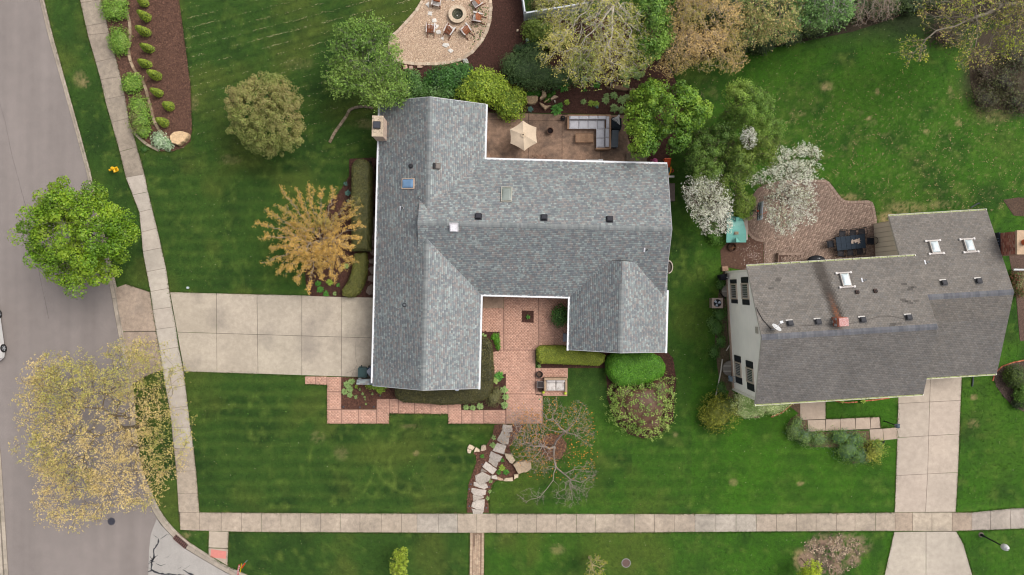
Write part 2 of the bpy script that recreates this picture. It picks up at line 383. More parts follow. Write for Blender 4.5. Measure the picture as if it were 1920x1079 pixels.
def lawn_col(px, py):
 px = np.asarray(px, float); py = np.asarray(py, float)
 base = np.array(lin(54, 84, 24, 1.26))
 light = np.array(lin(114, 134, 54, 1.28)); deep = np.array(lin(28, 56, 12, 1.3)); straw = np.array(lin(168, 148, 104, 1.35)); bright = np.array(lin(64, 113, 12, 1.38))
 c = np.ones(px.shape+(3,))*base
 n1 = vnoise(px, py, .02, 1, 4); n2 = vnoise(px, py, .07, 2, 4); n3 = vnoise(px, py, .3, 3, 3)
 def mixin(c, col, f): f = np.clip(f, 0, 1)[..., None]; return c*(1-f)+col*f
 right = np.clip((px-1240)/140, 0, 1)*np.clip((py-40)/150+.4, 0, 1)
 front = np.clip((px-860)/80, 0, 1)*np.clip((py-740)/60, 0, 1)
 c = mixin(c, bright, np.maximum(right*.75, front*.45))
 c = mixin(c, deep, np.clip((n1-.45)*2.0, 0, .65))
 c = mixin(c, light, np.clip((n2-.53)*1.9, 0, .5)*np.clip(n1*1.6-.2, .2, 1)); c = mixin(c, np.array(lin(96, 104, 40, 1.3)), np.clip((vnoise(px, py, .012, 8, 3)-.5)*2.2, 0, .45)*(1-.75*right))
 c = mixin(c, deep, np.clip((.45-n3)*1.5, 0, .35))
 # mowing bands
 band = np.sin((py+.01*px+14*vnoise(px, py, .008, 61, 2))*2*pi/24.0)*(.25+.9*vnoise(px, py, .015, 62, 2))
 m1 = (px < 900)*(py > 690)*(py < 965)+.8*(px < 1680)*(px > 900)*(py > 800)*(py < 965)+.7*(px > 270)*(px < 700)*(py > 300)*(py < 560)
 c = mixin(c, light, np.clip(band*.16*m1*(.5+n1), 0, .3)); c = mixin(c, deep, np.clip(-band*.22*m1, 0, .3))
 b2 = np.sin((py*.96+.28*px)*2*pi/19.0); m2 = (px < 760)*(px > 335)*(py < 300)
 c = mixin(c, deep, np.clip(b2*.3, 0, .3)*m2)
 # mower swirls on the front lawn
 for (cx, cy, rx, ry) in ((800, 870, 95, 60), (800, 870, 70, 42), (640, 870, 60, 75)):
  d = np.abs(np.hypot((px-cx)/rx, (py-cy)/ry)-1); c = mixin(c, light, np.clip(.3-d*4.5, 0, .3)*np.clip(n2*2-.4, 0, 1)*(py < 962)*(py > 796))
 # neighbour boundary mowing edge
 c = mixin(c, bright, ((px > 1296)*(py > 700)*(px < 1680)*(py < 962))*.35)
 # dark undergrowth soil near the top right
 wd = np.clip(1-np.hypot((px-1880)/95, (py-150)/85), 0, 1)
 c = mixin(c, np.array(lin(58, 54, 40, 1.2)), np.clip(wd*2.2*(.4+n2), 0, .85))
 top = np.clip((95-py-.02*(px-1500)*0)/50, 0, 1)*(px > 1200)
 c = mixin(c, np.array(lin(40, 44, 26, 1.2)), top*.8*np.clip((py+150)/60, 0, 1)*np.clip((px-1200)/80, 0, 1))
 # scattered straw flecks in the back lawn
 f = vnoise(px, py, .22, 9, 2); ff = np.clip((f-.66)*7, 0, 1)*(px > 1300)*(py > 100)*(py < 400)*np.clip((py-100)/120, .2, 1)
 c = mixin(c, straw, ff*.22)
 for (cx, cy, rx, ry, a) in DRY:
  d = np.hypot((px-cx)/rx, (py-cy)/ry); k = np.clip((1.25-d)*1.6, 0, 1)*np.clip((n3*.65+n2*.35-.36)*5, 0, 1)
  c = mixin(c, straw if cx < 1530 or cy < 1000 else np.array(lin(150, 124, 104, 1.2)), k*a)
 # bare dark soil inside the dead area
 d = np.hypot((px-1545)/20, (py-1045)/26); c = mixin(c, np.array(lin(98, 80, 70, 1.2)), np.clip((1.3-d)*2, 0, 1)*np.clip((n3-.3)*4, 0, .9))
 d = np.hypot((px-1512)/16, (py-1050)/16); c = mixin(c, np.array(lin(150, 122, 106, 1.2)), np.clip((1.2-d)*2, 0, .8))
 return c
# right-hand lawn: structured grid from the kerb line out
ys = np.concatenate([np.array([-3500, -1500, -700, -300, -120]), np.arange(-60, 1130, 3.5), np.array([1140, 1160])])
Bx = np.array([p[0] for p in B_EDGE]); By = np.array([p[1] for p in B_EDGE])
t = np.concatenate([np.linspace(0, 1, 560), np.array([1.1, 1.4, 2.0, 3.5])])
rows = []
for y in ys:
 x0 = np.interp(y, By, Bx)-1.0 if y > -90 else 61-(y+90)*-.24*0-1
 rows.append(np.stack([x0+(1990-x0)*t, np.full(len(t), y)], 1))
G = np.array(rows); ny, nx = G.shape[:2]
# below the frame the lawn ends at the kerb line of the side street
V = np.zeros((ny*nx, 3)); gx = G[..., 0].ravel(); gy = G[..., 1].ravel()
V[:, 0] = (gx-960)/24; V[:, 1] = (539.5-gy)/24
V[:, 2] = (vnoise(gx, gy, .02, 5, 3)-.5)*.03
idx = np.arange(ny*nx).reshape(ny, nx)
Q = np.stack([idx[1:, :-1], idx[1:, 1:], idx[:-1, 1:], idx[:-1, :-1]], -1).reshape(-1, 4)
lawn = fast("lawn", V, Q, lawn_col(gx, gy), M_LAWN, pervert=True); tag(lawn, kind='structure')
far = MB(); far.sheet(PP([(760, 1160), (3800, 1160), (3800, 1230), (1200, 1230)]), -.001, lin(52, 80, 30))
far.sheet(PP([(-39, 660), (-13, 857), (1, 1079), (7, 1200), (-2500, 1200), (-2500, -1500), (-150, -1500)]), 0, lin(150, 128, 108))
tag(obj("verge", far, M_LAWN), kind='structure')

# ---- concrete slabs
def slab(parent, pts, col, z=.022, name="slab", m=M_CONC, gap=.27, dz=.004):
 """pts in pixels at ground level; shrunk by gap px to leave the joint"""
 cx = sum(p[0] for p in pts)/len(pts); cy = sum(p[1] for p in pts)/len(pts); q = []
 for x, y in pts:
  q.append((x+(gap if x < cx else -gap), y+(gap if y < cy else -gap)))
 mb = MB(); mb.prism(PP(q), -.03, z+R.uniform(-dz, dz), col, inset=.004)
 return obj(name, mb, m, parent)
SWL = [(136, -60), (150, 0), (165, 67), (187, 143), (200, 200), (220, 267), (236, 333), (262, 400), (268, 473), (275, 510), (282, 547), (287, 583), (293, 620), (300, 660), (311, 729), (320, 778), (326, 840), (331, 889), (335, 960), (338, 994)]
SWR = [(178, -60), (190, 0), (207, 67), (230, 157), (243, 227), (263, 297), (272, 330), (278, 360), (295, 430), (303, 465), (312, 505), (317, 542), (323, 577), (330, 613), (335, 651), (344, 693), (351, 747), (357, 800), (363, 840), (368, 884), (374, 960), (376, 999)]
def swl(y): return interp(SWL, y)
def swr(y): return interp(SWR, y)
sw = tag(obj("sidewalk", MB().sheet(PP([(a, b) for a, b in SWL]+[(a, b) for a, b in SWR[::-1] if b < 999]), .005, lin(120, 108, 96)), M_OLDC), kind='structure')
joints = [(-44, -48), (6, 0), (50, 42), (66, 62), (117, 108), (150, 144), (187, 179), (230, 222), (285, 276), (333, 327), (366, 360), (398, 392), (436, 428), (472, 465), (510, 503), (547, 541), (581, 576), (618, 613), (657, 651), (694, 686), (731, 723), (766, 762), (802, 801), (841, 840), (884, 883), (925, 925), (961, 961)]
for (a, b), (c, d) in zip(joints[:-1], joints[1:]):
 if a < 333: col = jit(lin(164, 150, 134), .03); m = M_OLDC
 elif a < 835: col = jit(lin(198, 186, 172), .045); m = M_CONC
 else: col = jit(lin(184, 168, 150), .03); m = M_OLDC
 slab(sw, [(swl(a), a), (swr(b), b), (swr(d), d), (swl(c), c)], col, m=m)
hw = tag(obj("sidewalk", MB().sheet(PP([(338, 994), (376, 961), (480, 962), (700, 964), (1440, 965), (1680, 962), (1822, 962), (1880, 956), (1990, 948), (1990, 988), (1920, 991), (1860, 993), (1680, 995), (1440, 996), (880, 998), (480, 997)]), .005, lin(120, 108, 96)), M_OLDC), kind='structure')
TOPS = [(338, 961), (374, 961), (480, 961.5), (700, 963), (1440, 964), (1680, 961), (1822, 961), (1880, 955), (1990, 947)]
BOTS = [(338, 994), (374, 995.5), (480, 998), (880, 999.5), (1180, 999), (1440, 997), (1680, 996), (1790, 996), (1860, 994), (1990, 988)]
def tp(x): return float(np.interp(x, [p[0] for p in TOPS], [p[1] for p in TOPS]))
def bt(x): return float(np.interp(x, [p[0] for p in BOTS], [p[1] for p in BOTS]))
JX = [338, 374, 415, 453, 490, 527, 564, 601, 638, 675, 715, 753, 782, 822, 858, 894, 931, 970, 1006, 1043, 1081, 1116, 1153, 1190, 1227, 1265, 1303, 1342, 1380, 1418, 1456, 1493, 1530, 1568, 1603, 1641, 1678, 1711, 1747, 1785, 1822, 1857, 1894, 1932, 1970]
for a, b in zip(JX[:-1], JX[1:]):
 col = jit(lin(184, 168, 150), .028)
 if 782 <= a < 858 or a >= 1303 and a < 1400: col = jit(lin(182, 171, 157), .025)
 if 1711 <= a < 1785: col = jit(lin(196, 180, 160), .03)
 if a in (1678, 1785): col = jit(lin(176, 157, 139), .02)
 if a >= 1822: col = jit(lin(176, 164, 152), .04)
 slab(hw, [(a, tp(a)), (b, tp(b)), (b, bt(b)), (a, bt(a))], col, m=M_OLDC)
# kerb ramp walk with tactile pad
rw = tag(obj("sidewalk", MB().sheet(PP([(392, 996), (429, 997), (427, 1060), (391, 1039)]), .003, lin(92, 82, 72)), M_CONC), kind='structure')
slab(rw, [(392, 996), (429, 997), (428, 1028), (391, 1027)], lin(192, 176, 158)); slab(rw, [(391, 1028), (428, 1029), (427, 1061), (391, 1040)], lin(190, 172, 154))
pad = MB(); pad.prism(PP([(396, 1030), (425, 1034), (424, 1048), (395, 1045)]), .02, .032, lin(222, 140, 128))
for i in range(11):
 for j in range(5):
  x = 397.5+i*2.55-j*.1; y = 1032+j*2.6+i*.38; c = P(x, y, .032); pad.lathe([(.022, 0), (.014, .008)], c, 6, lin(222, 140, 128))
obj("tactile_pad", pad, M_PLAST, rw)
# driveway of the corner house
dw = tag(obj("driveway", MB().sheet(PP([(319, 549), (704, 559), (703, 709), (670, 707), (480, 701), (345, 697)]), .004, lin(88, 78, 68)), M_CONC), kind='structure')
cx_t = [317, 406, 482, 566, 641, 716]; cx_b = [345, 407, 484, 566, 640, 716]
def tY(x): return 548+(x-317)/385*9.5
def bY(x): return 697+(x-345)/300*9.5
for i in range(5):
 for j in range(2):
  def X(k, f):
   if k == 0: return swr(tY(317)*(1-f)+bY(345)*f)+1
   return cx_t[k]*(1-f)+cx_b[k]*f
  def Y(k, j):
   if j == 0: return tY(cx_t[k])
   if j == 2: return bY(cx_b[k])
   return 623+(X(k, .5)-330)*.03
  f0, f1 = (0, .5) if j == 0 else (.5, 1)
  slab(dw, [(X(i, f0), Y(i, j)), (X(i+1, f0), Y(i+1, j)), (X(i+1, f1), Y(i+1, j+1)), (X(i, f1), Y(i, j+1))], jit(lin(192, 179, 161), .025), m=M_DRIVE, gap=.3)
for pts_ in ([(668, 636), (666, 655), (667, 672), (670, 684), (665, 692), (661, 700), (659, 708)], [(665, 692), (655, 698), (646, 700)]): crack("hairline_crack", pts_, .016, z=.0275, col=lin(92, 80, 70), parent=dw, jitter=.5)
ap = tag(obj("driveway_apron", MB().sheet(PP([(218, 540), (236, 533), (281, 547), (308, 694), (280, 703), (252, 720), (248, 700), (228, 583)]), .003, lin(88, 78, 68)), M_CONC), kind='structure')
slab(ap, [(216, 540), (236, 533), (281, 548), (293, 621), (230, 622), (222, 583)], lin(178, 158, 140), m=M_OLDC, z=.015)
slab(ap, [(230, 623), (293, 622), (306, 693), (280, 703), (249, 720), (242, 693)], lin(172, 153, 136), m=M_OLDC, z=.015)
# driveway of the neighbour
def nx_(x0, y0, x1, y1, y): return x0+(x1-x0)*(y-y0)/(y1-y0)
ndl = lambda y: float(np.interp(y, [690, 746, 890, 961], [1686, 1684, 1680, 1677])); ndm = lambda y: float(np.interp(y, [690, 709, 890, 961], [1745, 1744, 1739, 1735])); ndr = lambda y: float(np.interp(y, [690, 706, 890, 961], [1804, 1803, 1796, 1792]))
nd = tag(obj("driveway", MB().sheet(PP([(ndl(690), 690), (ndr(690), 690), (ndr(961), 961), (ndl(961), 961)]), .004, lin(96, 84, 74)), M_CONC), kind='structure')
for (a, a2), (b, b2) in zip([(690, 690), (757, 751), (821, 814), (892, 886)], [(757, 751), (821, 814), (892, 886), (961, 960)]):
 mida, midb = (a+a2)/2, (b+b2)/2
 slab(nd, [(ndl(a), a), (ndm(mida), mida), (ndm(midb), midb), (ndl(b), b)], jit(lin(196, 180, 164), .03))
 slab(nd, [(ndm(mida), mida), (ndr(a2), a2), (ndr(b2), b2), (ndm(midb), midb)], jit(lin(196, 180, 164), .03))
na = tag(obj("driveway_apron", MB().sheet(PP([(1676, 997), (1793, 996), (1806, 1020), (1824, 1085), (1640, 1160), (1658, 1085), (1668, 1035)]), .003, lin(96, 84, 74)), M_CONC), kind='structure')
slab(na, [(1676, 998), (1736, 997), (1736, 1090), (1656, 1090), (1668, 1035)], lin(194, 182, 166)); slab(na, [(1736, 997), (1793, 997), (1806, 1020), (1826, 1090), (1736, 1090)], lin(192, 180, 165))
slab(na, [(1656, 1091), (1736, 1091), (1736, 1170), (1640, 1170)], lin(194, 182, 166)); slab(na, [(1736, 1091), (1826, 1091), (1840, 1170), (1736, 1170)], lin(194, 182, 166))
# neighbour's front walk
nw = tag(obj("front_walk", MB().sheet(PP([(1500, 745), (1548, 745), (1548, 786), (1650, 782), (1651, 804), (1684, 802), (1683, 823), (1632, 828), (1630, 806), (1515, 810), (1514, 789), (1500, 789)]), .003, lin(90, 78, 68)), M_CONC), kind='structure')
for pts in [[(1500, 745), (1548, 745), (1548, 786), (1500, 788)], [(1514, 788), (1547, 787), (1548, 808.5), (1515, 810)], [(1548, 786.5), (1575, 786), (1576, 807.5), (1548, 808.5)], [(1575, 785.5), (1603, 784), (1604, 806), (1576, 807)], [(1604, 784), (1631, 783), (1632, 804.5), (1604, 805.5)], [(1632, 783), (1649, 782), (1651, 803), (1632, 804)],
   [(1630, 805.5), (1655, 804), (1657, 826), (1632, 828)], [(1655, 804), (1683, 801.5), (1683, 823.5), (1657, 826)]]:
 slab(nw, pts, jit(lin(190, 170, 152), .03))

# ---- running-bond bricks inside a polygon (joined: single bricks are only a few pixels)
def herring(poly_px, bl, bw, rot, z, cols, name, parent, gap=.012, mode='herring', h=.03, m=M_BRICK, holes=(), jr=.0):
 poly = PP(poly_px); xs = [p[0] for p in poly]; ys_ = [p[1] for p in poly]
 cx, cy = (min(xs)+max(xs))/2, (min(ys_)+max(ys_))/2; rad = max(max(xs)-min(xs), max(ys_)-min(ys_))*.75
 cand = []
 if mode == 'herring':
  n = int(rad/bw)+4
  for i in range(-n, n):
   for j in range(-n, n):
    k = (i-j) % 4 if True else 0
    # standard herringbone on a bw grid, bl = 2*bw
    if (i+j*3) % 4 == 0: cand.append((i*bw+bw, j*bw+bw/2, 0))
    if (i+j*3) % 4 == 3: cand.append((i*bw+bw/2, j*bw+bw, 1))
 else:
  nr = int(rad/bw)+2; nc = int(rad/bl)+2
  for r in range(-nr, nr):
   for c in range(-nc, nc): cand.append(((c+(.5 if r % 2 else 0))*bl, r*bw, 0))
 A = np.array(cand); cr_, sr_ = cos(rot), sin(rot)
 X = cx+A[:, 0]*cr_-A[:, 1]*sr_; Y = cy+A[:, 0]*sr_+A[:, 1]*cr_
 ok = inpoly(X, Y, poly)
 ax = np.where(A[:, 2] == 0, rot, rot+pi/2)
 for s1, s2 in ((.42, .38), (-.42, .38), (.42, -.38), (-.42, -.38)):
  ex = X+np.cos(ax)*bl*s1-np.sin(ax)*bw*s2; ey = Y+np.sin(ax)*bl*s1+np.cos(ax)*bw*s2; ok &= inpoly(ex, ey, poly)
 for hpx in holes: ok &= ~inpoly(X, Y, PP(hpx))
 X, Y, ax = X[ok], Y[ok], ax[ok]; n = len(X); g = np.random.default_rng(len(X))
 hl, hw_ = (bl-gap)/2, (bw-gap)/2; zt = z+g.uniform(-.003, .003, n); zb = z-h
 V = np.zeros((n, 8, 3))
 for q, (a, b) in enumerate(((-1, -1), (1, -1), (1, 1), (-1, 1))):
  for lvl, (zz, sh) in enumerate(((zb, 0), (zt, .004))):
   V[:, q+4*lvl, 0] = X+np.cos(ax)*(hl-sh)*a-np.sin(ax)*(hw_-sh)*b
   V[:, q+4*lvl, 1] = Y+np.sin(ax)*(hl-sh)*a+np.cos(ax)*(hw_-sh)*b
   V[:, q+4*lvl, 2] = zz
 F = np.array([(4, 5, 6, 7), (0, 1, 5, 4), (1, 2, 6, 5), (2, 3, 7, 6), (3, 0, 4, 7)])
 Q = (np.arange(n)[:, None, None]*8+F[None]).reshape(-1, 4)
 cc = np.array(cols)[g.integers(0, len(cols), n)]*g.uniform(.88, 1.1, (n, 1)); 
 return fast(name, V.reshape(-1, 3), Q, np.repeat(cc, 5, axis=0), m, parent, kind='stuff')

SALM = [lin(214, 168, 146), lin(211, 164, 142), lin(217, 171, 149), lin(207, 161, 139)]
front = tag(obj("paved_front_walk", MB().sheet(PP([(572, 706), (641, 707), (641, 768), (706, 768), (706, 748), (742, 748), (865, 756), (865, 769), (918, 769), (918, 640), (900, 640), (899, 556), (1072, 556), (1070, 657), (1004, 657), (1004, 690), (1065, 690), (1063, 743), (1018, 743), (1018, 795), (840, 795), (840, 777), (730, 776), (729, 795), (613, 795), (613, 722), (572, 721)]), .006, lin(120, 84, 72)), M_STAMP), kind='structure')
def stamped(rect, parent=front, cols=SALM, rot=0.0, bl=.24, bw=.125, m=M_STAMP, mode='run'):
 x0, y0, x1, y1 = rect; g = .45
 pts = [(x0+g, y0+g), (x1-g, y0+g), (x1-g, y1-g), (x0+g, y1-g)]
 base = MB(); base.prism(PP(pts), -.02, .014, tuple(c*.84 for c in cols[0]))
 s = obj("slab", base, m, parent)
 herring(pts, bl, bw, rot, .024, cols, "stamped_cobble", s, gap=.008, mode=mode, h=.012, m=m)
 return s
for r in [(572, 706, 592, 721), (592, 706, 613, 722), (613, 707, 640, 735), (613, 735, 640, 768), (613, 768, 640, 795), (640, 768, 672, 795), (672, 768, 706, 795), (706, 748, 730, 795), (730, 748, 747, 775.5), (747, 748, 777, 776), (777, 748, 808, 776), (808, 750, 840, 777),
          (840, 756, 865, 795), (865, 769, 885, 795), (885, 769, 907, 795), (907, 769, 948, 795), (949, 739, 1018, 795), (918, 657, 1004, 739), (900, 556, 944, 657), (944, 556, 1010, 657), (1010, 556, 1070, 657), (1004, 690, 1065, 710), (1004, 710, 1064, 743)]:
 hz = 'run'
 stamped(r, rot=(pi/2 if (r[1] > 700 and r[0] < 640 and False) else 0.0), cols=SALM if r[1] > 600 or r[0] < 900 else [tuple(c*.92 for c in q) for q in SALM])
es = tag(obj("entry_slab", MB().prism(PP([(898, 553), (944, 555), (944, 578), (898, 578)]), 0, .12, lin(172, 146, 126)), M_OLDC), kind='structure')

# back patio
PAT = [lin(150, 118, 98), lin(142, 112, 94), lin(156, 124, 104)]
bp_ = tag(obj("back_patio", MB().sheet(PP([(900, 211), (1040, 214), (1178, 216), (1195, 260), (1215, 310), (900, 310)]), .006, lin(80, 58, 48)), M_PATIO), kind='structure')
for pts in [[(904, 211), (991, 213), (991, 226), (904, 224)], [(991, 213), (1054, 215), (1054, 226.5), (991, 226)], [(904, 224), (991, 226), (991, 312), (904, 312)], [(991, 226), (1054, 226.5), (1053.5, 312), (991, 312)], [(1054, 216), (1126, 216), (1126, 312), (1054, 312)], [(1126, 216), (1176, 216), (1190, 250), (1180, 312), (1126, 312)]]:
 slab(bp_, pts, jit(lin(160, 130, 109), .03), m=M_PATIO, z=.024)
herring([(991, 288), (1030, 288), (1030, 300), (1054, 300), (1054, 311), (991, 311)], .30, .15, 0, .034, [lin(150, 118, 98)], "stamped_cobble", bp_, mode='run', m=M_PATIO, h=.01)
curve = MB()
for i in range(14):
 a0, a1 = radians(180+i*6.5), radians(180+(i+1)*6.5)
 c = P(938, 262)
 curve.tube((c[0]+1.0*cos(a0), c[1]+1.9*sin(a0), .028), (c[0]+1.0*cos(a1), c[1]+1.9*sin(a1), .028), .012, .012, 5, lin(130, 84, 68))
obj("curved_joint", curve, M_PATIO, bp_)

# neighbour's herringbone patio
NP = [(1407, 372), (1420, 354), (1440, 344), (1467, 338), (1547, 337), (1554, 341), (1560, 348), (1577, 371), (1584, 376), (1593, 377), (1628, 376), (1636, 380), (1640, 389), (1644, 413), (1646, 500), (1432, 500), (1432, 455), (1417, 452), (1407, 445), (1400, 436), (1397, 420), (1398, 395)]
npat = tag(obj("brick_patio", MB().sheet(PP(NP), .027, lin(128, 105, 93)), M_BRICK), kind='structure')
BR = [lin(164, 141, 125), lin(157, 134, 119), lin(150, 128, 114), lin(170, 146, 130), lin(144, 122, 108)]
# soldier course: one brick per step along the edge, each a part
cen = (1525, 420)
def border(poly_px, step, depth, width, z, cols, parent, name="edging_brick", closed=False, inside=None, h=.05, m=M_BRICK):
 pts = [Vector(P(*p)[:2]) for p in poly_px]
 if closed: pts.append(pts[0])
 L = [0]
 for a, b in zip(pts[:-1], pts[1:]): L.append(L[-1]+(b-a).length)
 n = int(L[-1]/step); shared = None
 for i in range(n):
  d = (i+.5)*L[-1]/n
  for k in range(len(L)-1):
   if L[k] <= d <= L[k+1]:
    a, b = pts[k], pts[k+1]; q = a.lerp(b, (d-L[k])/(L[k+1]-L[k])); ang = atan2((b-a).y, (b-a).x); break
  nn = Vector((-sin(ang), cos(ang)))*(inside or 1)
  c = q+nn*depth/2
  mb = MB(); mb.box((0, 0, 0), (width, depth-.012, h), 0, cols[0]); mb.c = [cols[i % len(cols)]]*6
  key = (name, i % len(cols), parent.name)
  if key not in _loc:
   o = obj(name, mb, m, parent, local=True); _loc[key] = o
  else:
   o = bpy.data.objects.new(name, _loc[key].data); COL.objects.link(o); o.parent = parent
  base = origin(parent)
  o.location = Vector((c.x, c.y, z-h/2+R.uniform(-.002, .002)))-base; o.rotation_euler = (0, 0, ang+R.uniform(-.03, .03))
border([(1432, 455), (1417, 452), (1407, 445), (1400, 436), (1397, 420), (1398, 395)][::-1], .11, .21, .1, .034, BR, npat, inside=1)
border([(1467, 338), (1547, 337), (1554, 341), (1560, 348), (1577, 371), (1584, 376), (1593, 377), (1628, 376), (1636, 380), (1640, 389), (1644, 413), (1646, 480)], .11, .21, .1, .034, BR, npat, inside=-1)
NPI = [(1411, 374), (1424, 358), (1442, 348), (1467, 343.5), (1545, 342.5), (1550, 346), (1556, 352), (1573, 376), (1582, 381.5), (1593, 382.5), (1627, 381.5), (1632, 385), (1634.5, 391), (1638.5, 414), (1640.5, 500), (1432, 500), (1432, 450), (1420, 447), (1411, 441), (1405.5, 434), (1402.5, 420), (1403.5, 395)]
herring(NPI, .21, .105, radians(3.5), .034, BR, "herringbone_brick", npat, gap=.014)
# brick walk across the verge
bwk = tag(obj("brick_walk", MB().sheet(PP([(881, 999), (908, 999), (907, 1110), (880, 1110)]), .008, lin(140, 116, 98)), M_BRICK), kind='structure')
BT = [lin(202, 176, 150), lin(194, 168, 144), lin(208, 184, 158), lin(188, 162, 138)]
border([(881.5, 1000), (880.5, 1095)], .115, .2, .1, .03, BT, bwk, inside=1); border([(908, 1000), (907, 1095)], .115, .2, .1, .03, BT, bwk, inside=-1)
herring([(886.5, 1000), (903, 1000), (902, 1100), (885.5, 1100)], .20, .10, radians(45), .03, BT, "herringbone_brick", bwk, gap=.012)

# ---- beds: mulch sheets
def bed(pts, col, z=.03, name="mulch_bed", m=M_MULCH):
 mb = MB(); mb.prism(PP(pts), -.02, z, col, inset=.03); return tag(obj(name, mb, m), kind='structure')
MU = lin(98, 66, 54, 1.4); MUD = lin(82, 54, 45, 1.4); MUL = lin(112, 81, 67, 1.6)
BEDS = [
 ([(186, -30), (190, 0), (207, 67), (230, 157), (243, 227), (250, 246), (263, 262), (280, 275), (300, 284), (325, 284), (345, 277), (357, 266), (360, 245), (358, 165), (346, 75), (336, 0), (334, -30)], MUL, .03),
 ([(582, 556), (574, 535), (572, 505), (580, 470), (600, 420), (615, 385), (640, 355), (655, 330), (655, 298), (706, 296), (706, 559), (640, 558)], MUD, .03),
 ([(641, 708), (760, 710), (760, 748), (706, 748), (706, 768), (641, 768)], MU, .034),
 ([(865, 740), (949, 700), (949, 768.5), (865, 769)], MUD, .034), ([(896, 622), (937, 622), (937, 658), (925, 660), (922, 700), (900, 700)], MUD, .034),
 ([(978, 582), (1001, 583), (1001, 606), (978, 605)], MUD, .04),
 ([(928, 796), (983, 796), (975, 808), (966, 820), (955, 838), (958, 850), (962, 868), (968, 880), (974, 889), (962, 901), (929, 901), (922, 910), (917, 928), (915, 942), (917, 962), (875, 962), (876, 938), (879, 907), (889, 880), (894, 866), (893, 857), (888, 849), (902, 846), (915, 831), (924, 815)], lin(112, 78, 64, 1.5), .03),
 ([(1006, 656), (1140, 656), (1250, 658), (1262, 672), (1268, 710), (1264, 750), (1262, 790), (1240, 812), (1222, 821), (1203, 822), (1180, 815), (1160, 797), (1145, 770), (1138, 745), (1138, 718), (1134, 690), (1010, 690)], MUD, .03),
 ([(908, -30), (975, -30), (979, 0), (985, 35), (1230, 30), (1240, 90), (1262, 140), (1275, 170), (1285, 210), (1260, 290), (1230, 320), (1195, 306), (1178, 260), (1176, 216), (1040, 213), (905, 210), (905, 190), (700, 196), (715, 172), (745, 126), (745, 112), (845, 112), (872, 98), (894, 74), (908, 45), (912, 0)], MUD, .032),
 ([(1862, 706), (1872, 690), (1893, 681), (1990, 670), (1990, 800), (1925, 775), (1900, 762), (1882, 745), (1868, 725)], lin(84, 70, 62, 1.15), .03),
 ([(1388, 440), (1432, 452), (1432, 500), (1396, 508), (1352, 500), (1350, 470), (1362, 456)], lin(92, 68, 56, 1.15), .02),
 ([(1462, 742), (1500, 742), (1500, 790), (1514, 788), (1515, 812), (1630, 808), (1632, 830), (1650, 830), (1640, 860), (1600, 870), (1575, 840), (1520, 838), (1485, 820), (1474, 800), (1482, 785), (1498, 775), (1478, 760), (1440, 770), (1420, 784), (1380, 780), (1358, 760), (1368, 730), (1378, 738), (1413, 757), (1440, 742)], lin(104, 84, 66, 1.15), .02),
 ([(1890, 470), (1990, 470), (1990, 640), (1912, 640), (1905, 560), (1898, 520)], lin(96, 76, 66, 1.15), .02),
 ([(1830, 200), (1820, 160), (1815, 110), (1840, 60), (1990, 20), (1990, 230), (1900, 210)], lin(66, 56, 44, 1.15), .015),
 ([(1240, -40), (1990, -40), (1990, 30), (1800, 45), (1720, 20), (1600, 60), (1440, 92), (1330, 110), (1262, 140)], lin(52, 44, 32, 1.15), .015),
 ([(1358, 500), (1345, 560), (1340, 640), (1345, 690), (1352, 730), (1372, 735), (1366, 640), (1360, 560)], lin(92, 80, 60, 1.15), .018),
 ([(1880, 375), (1910, 370), (1990, 380), (1990, 410), (1900, 405)], lin(84, 66, 54, 1.15), .018),
]
for pts, c, z in BEDS: bed(pts, c, z)
mc = [(1038+24*cos(radians(a))*(1+.05*sin(a)), 838+(24+3*sin(a*1.7))*sin(radians(a))) for a in range(0, 360, 12)]
bed(mc, lin(112, 84, 66, 1.7), .036); BEDS.append((mc, lin(116, 88, 70, 1.6), .036))
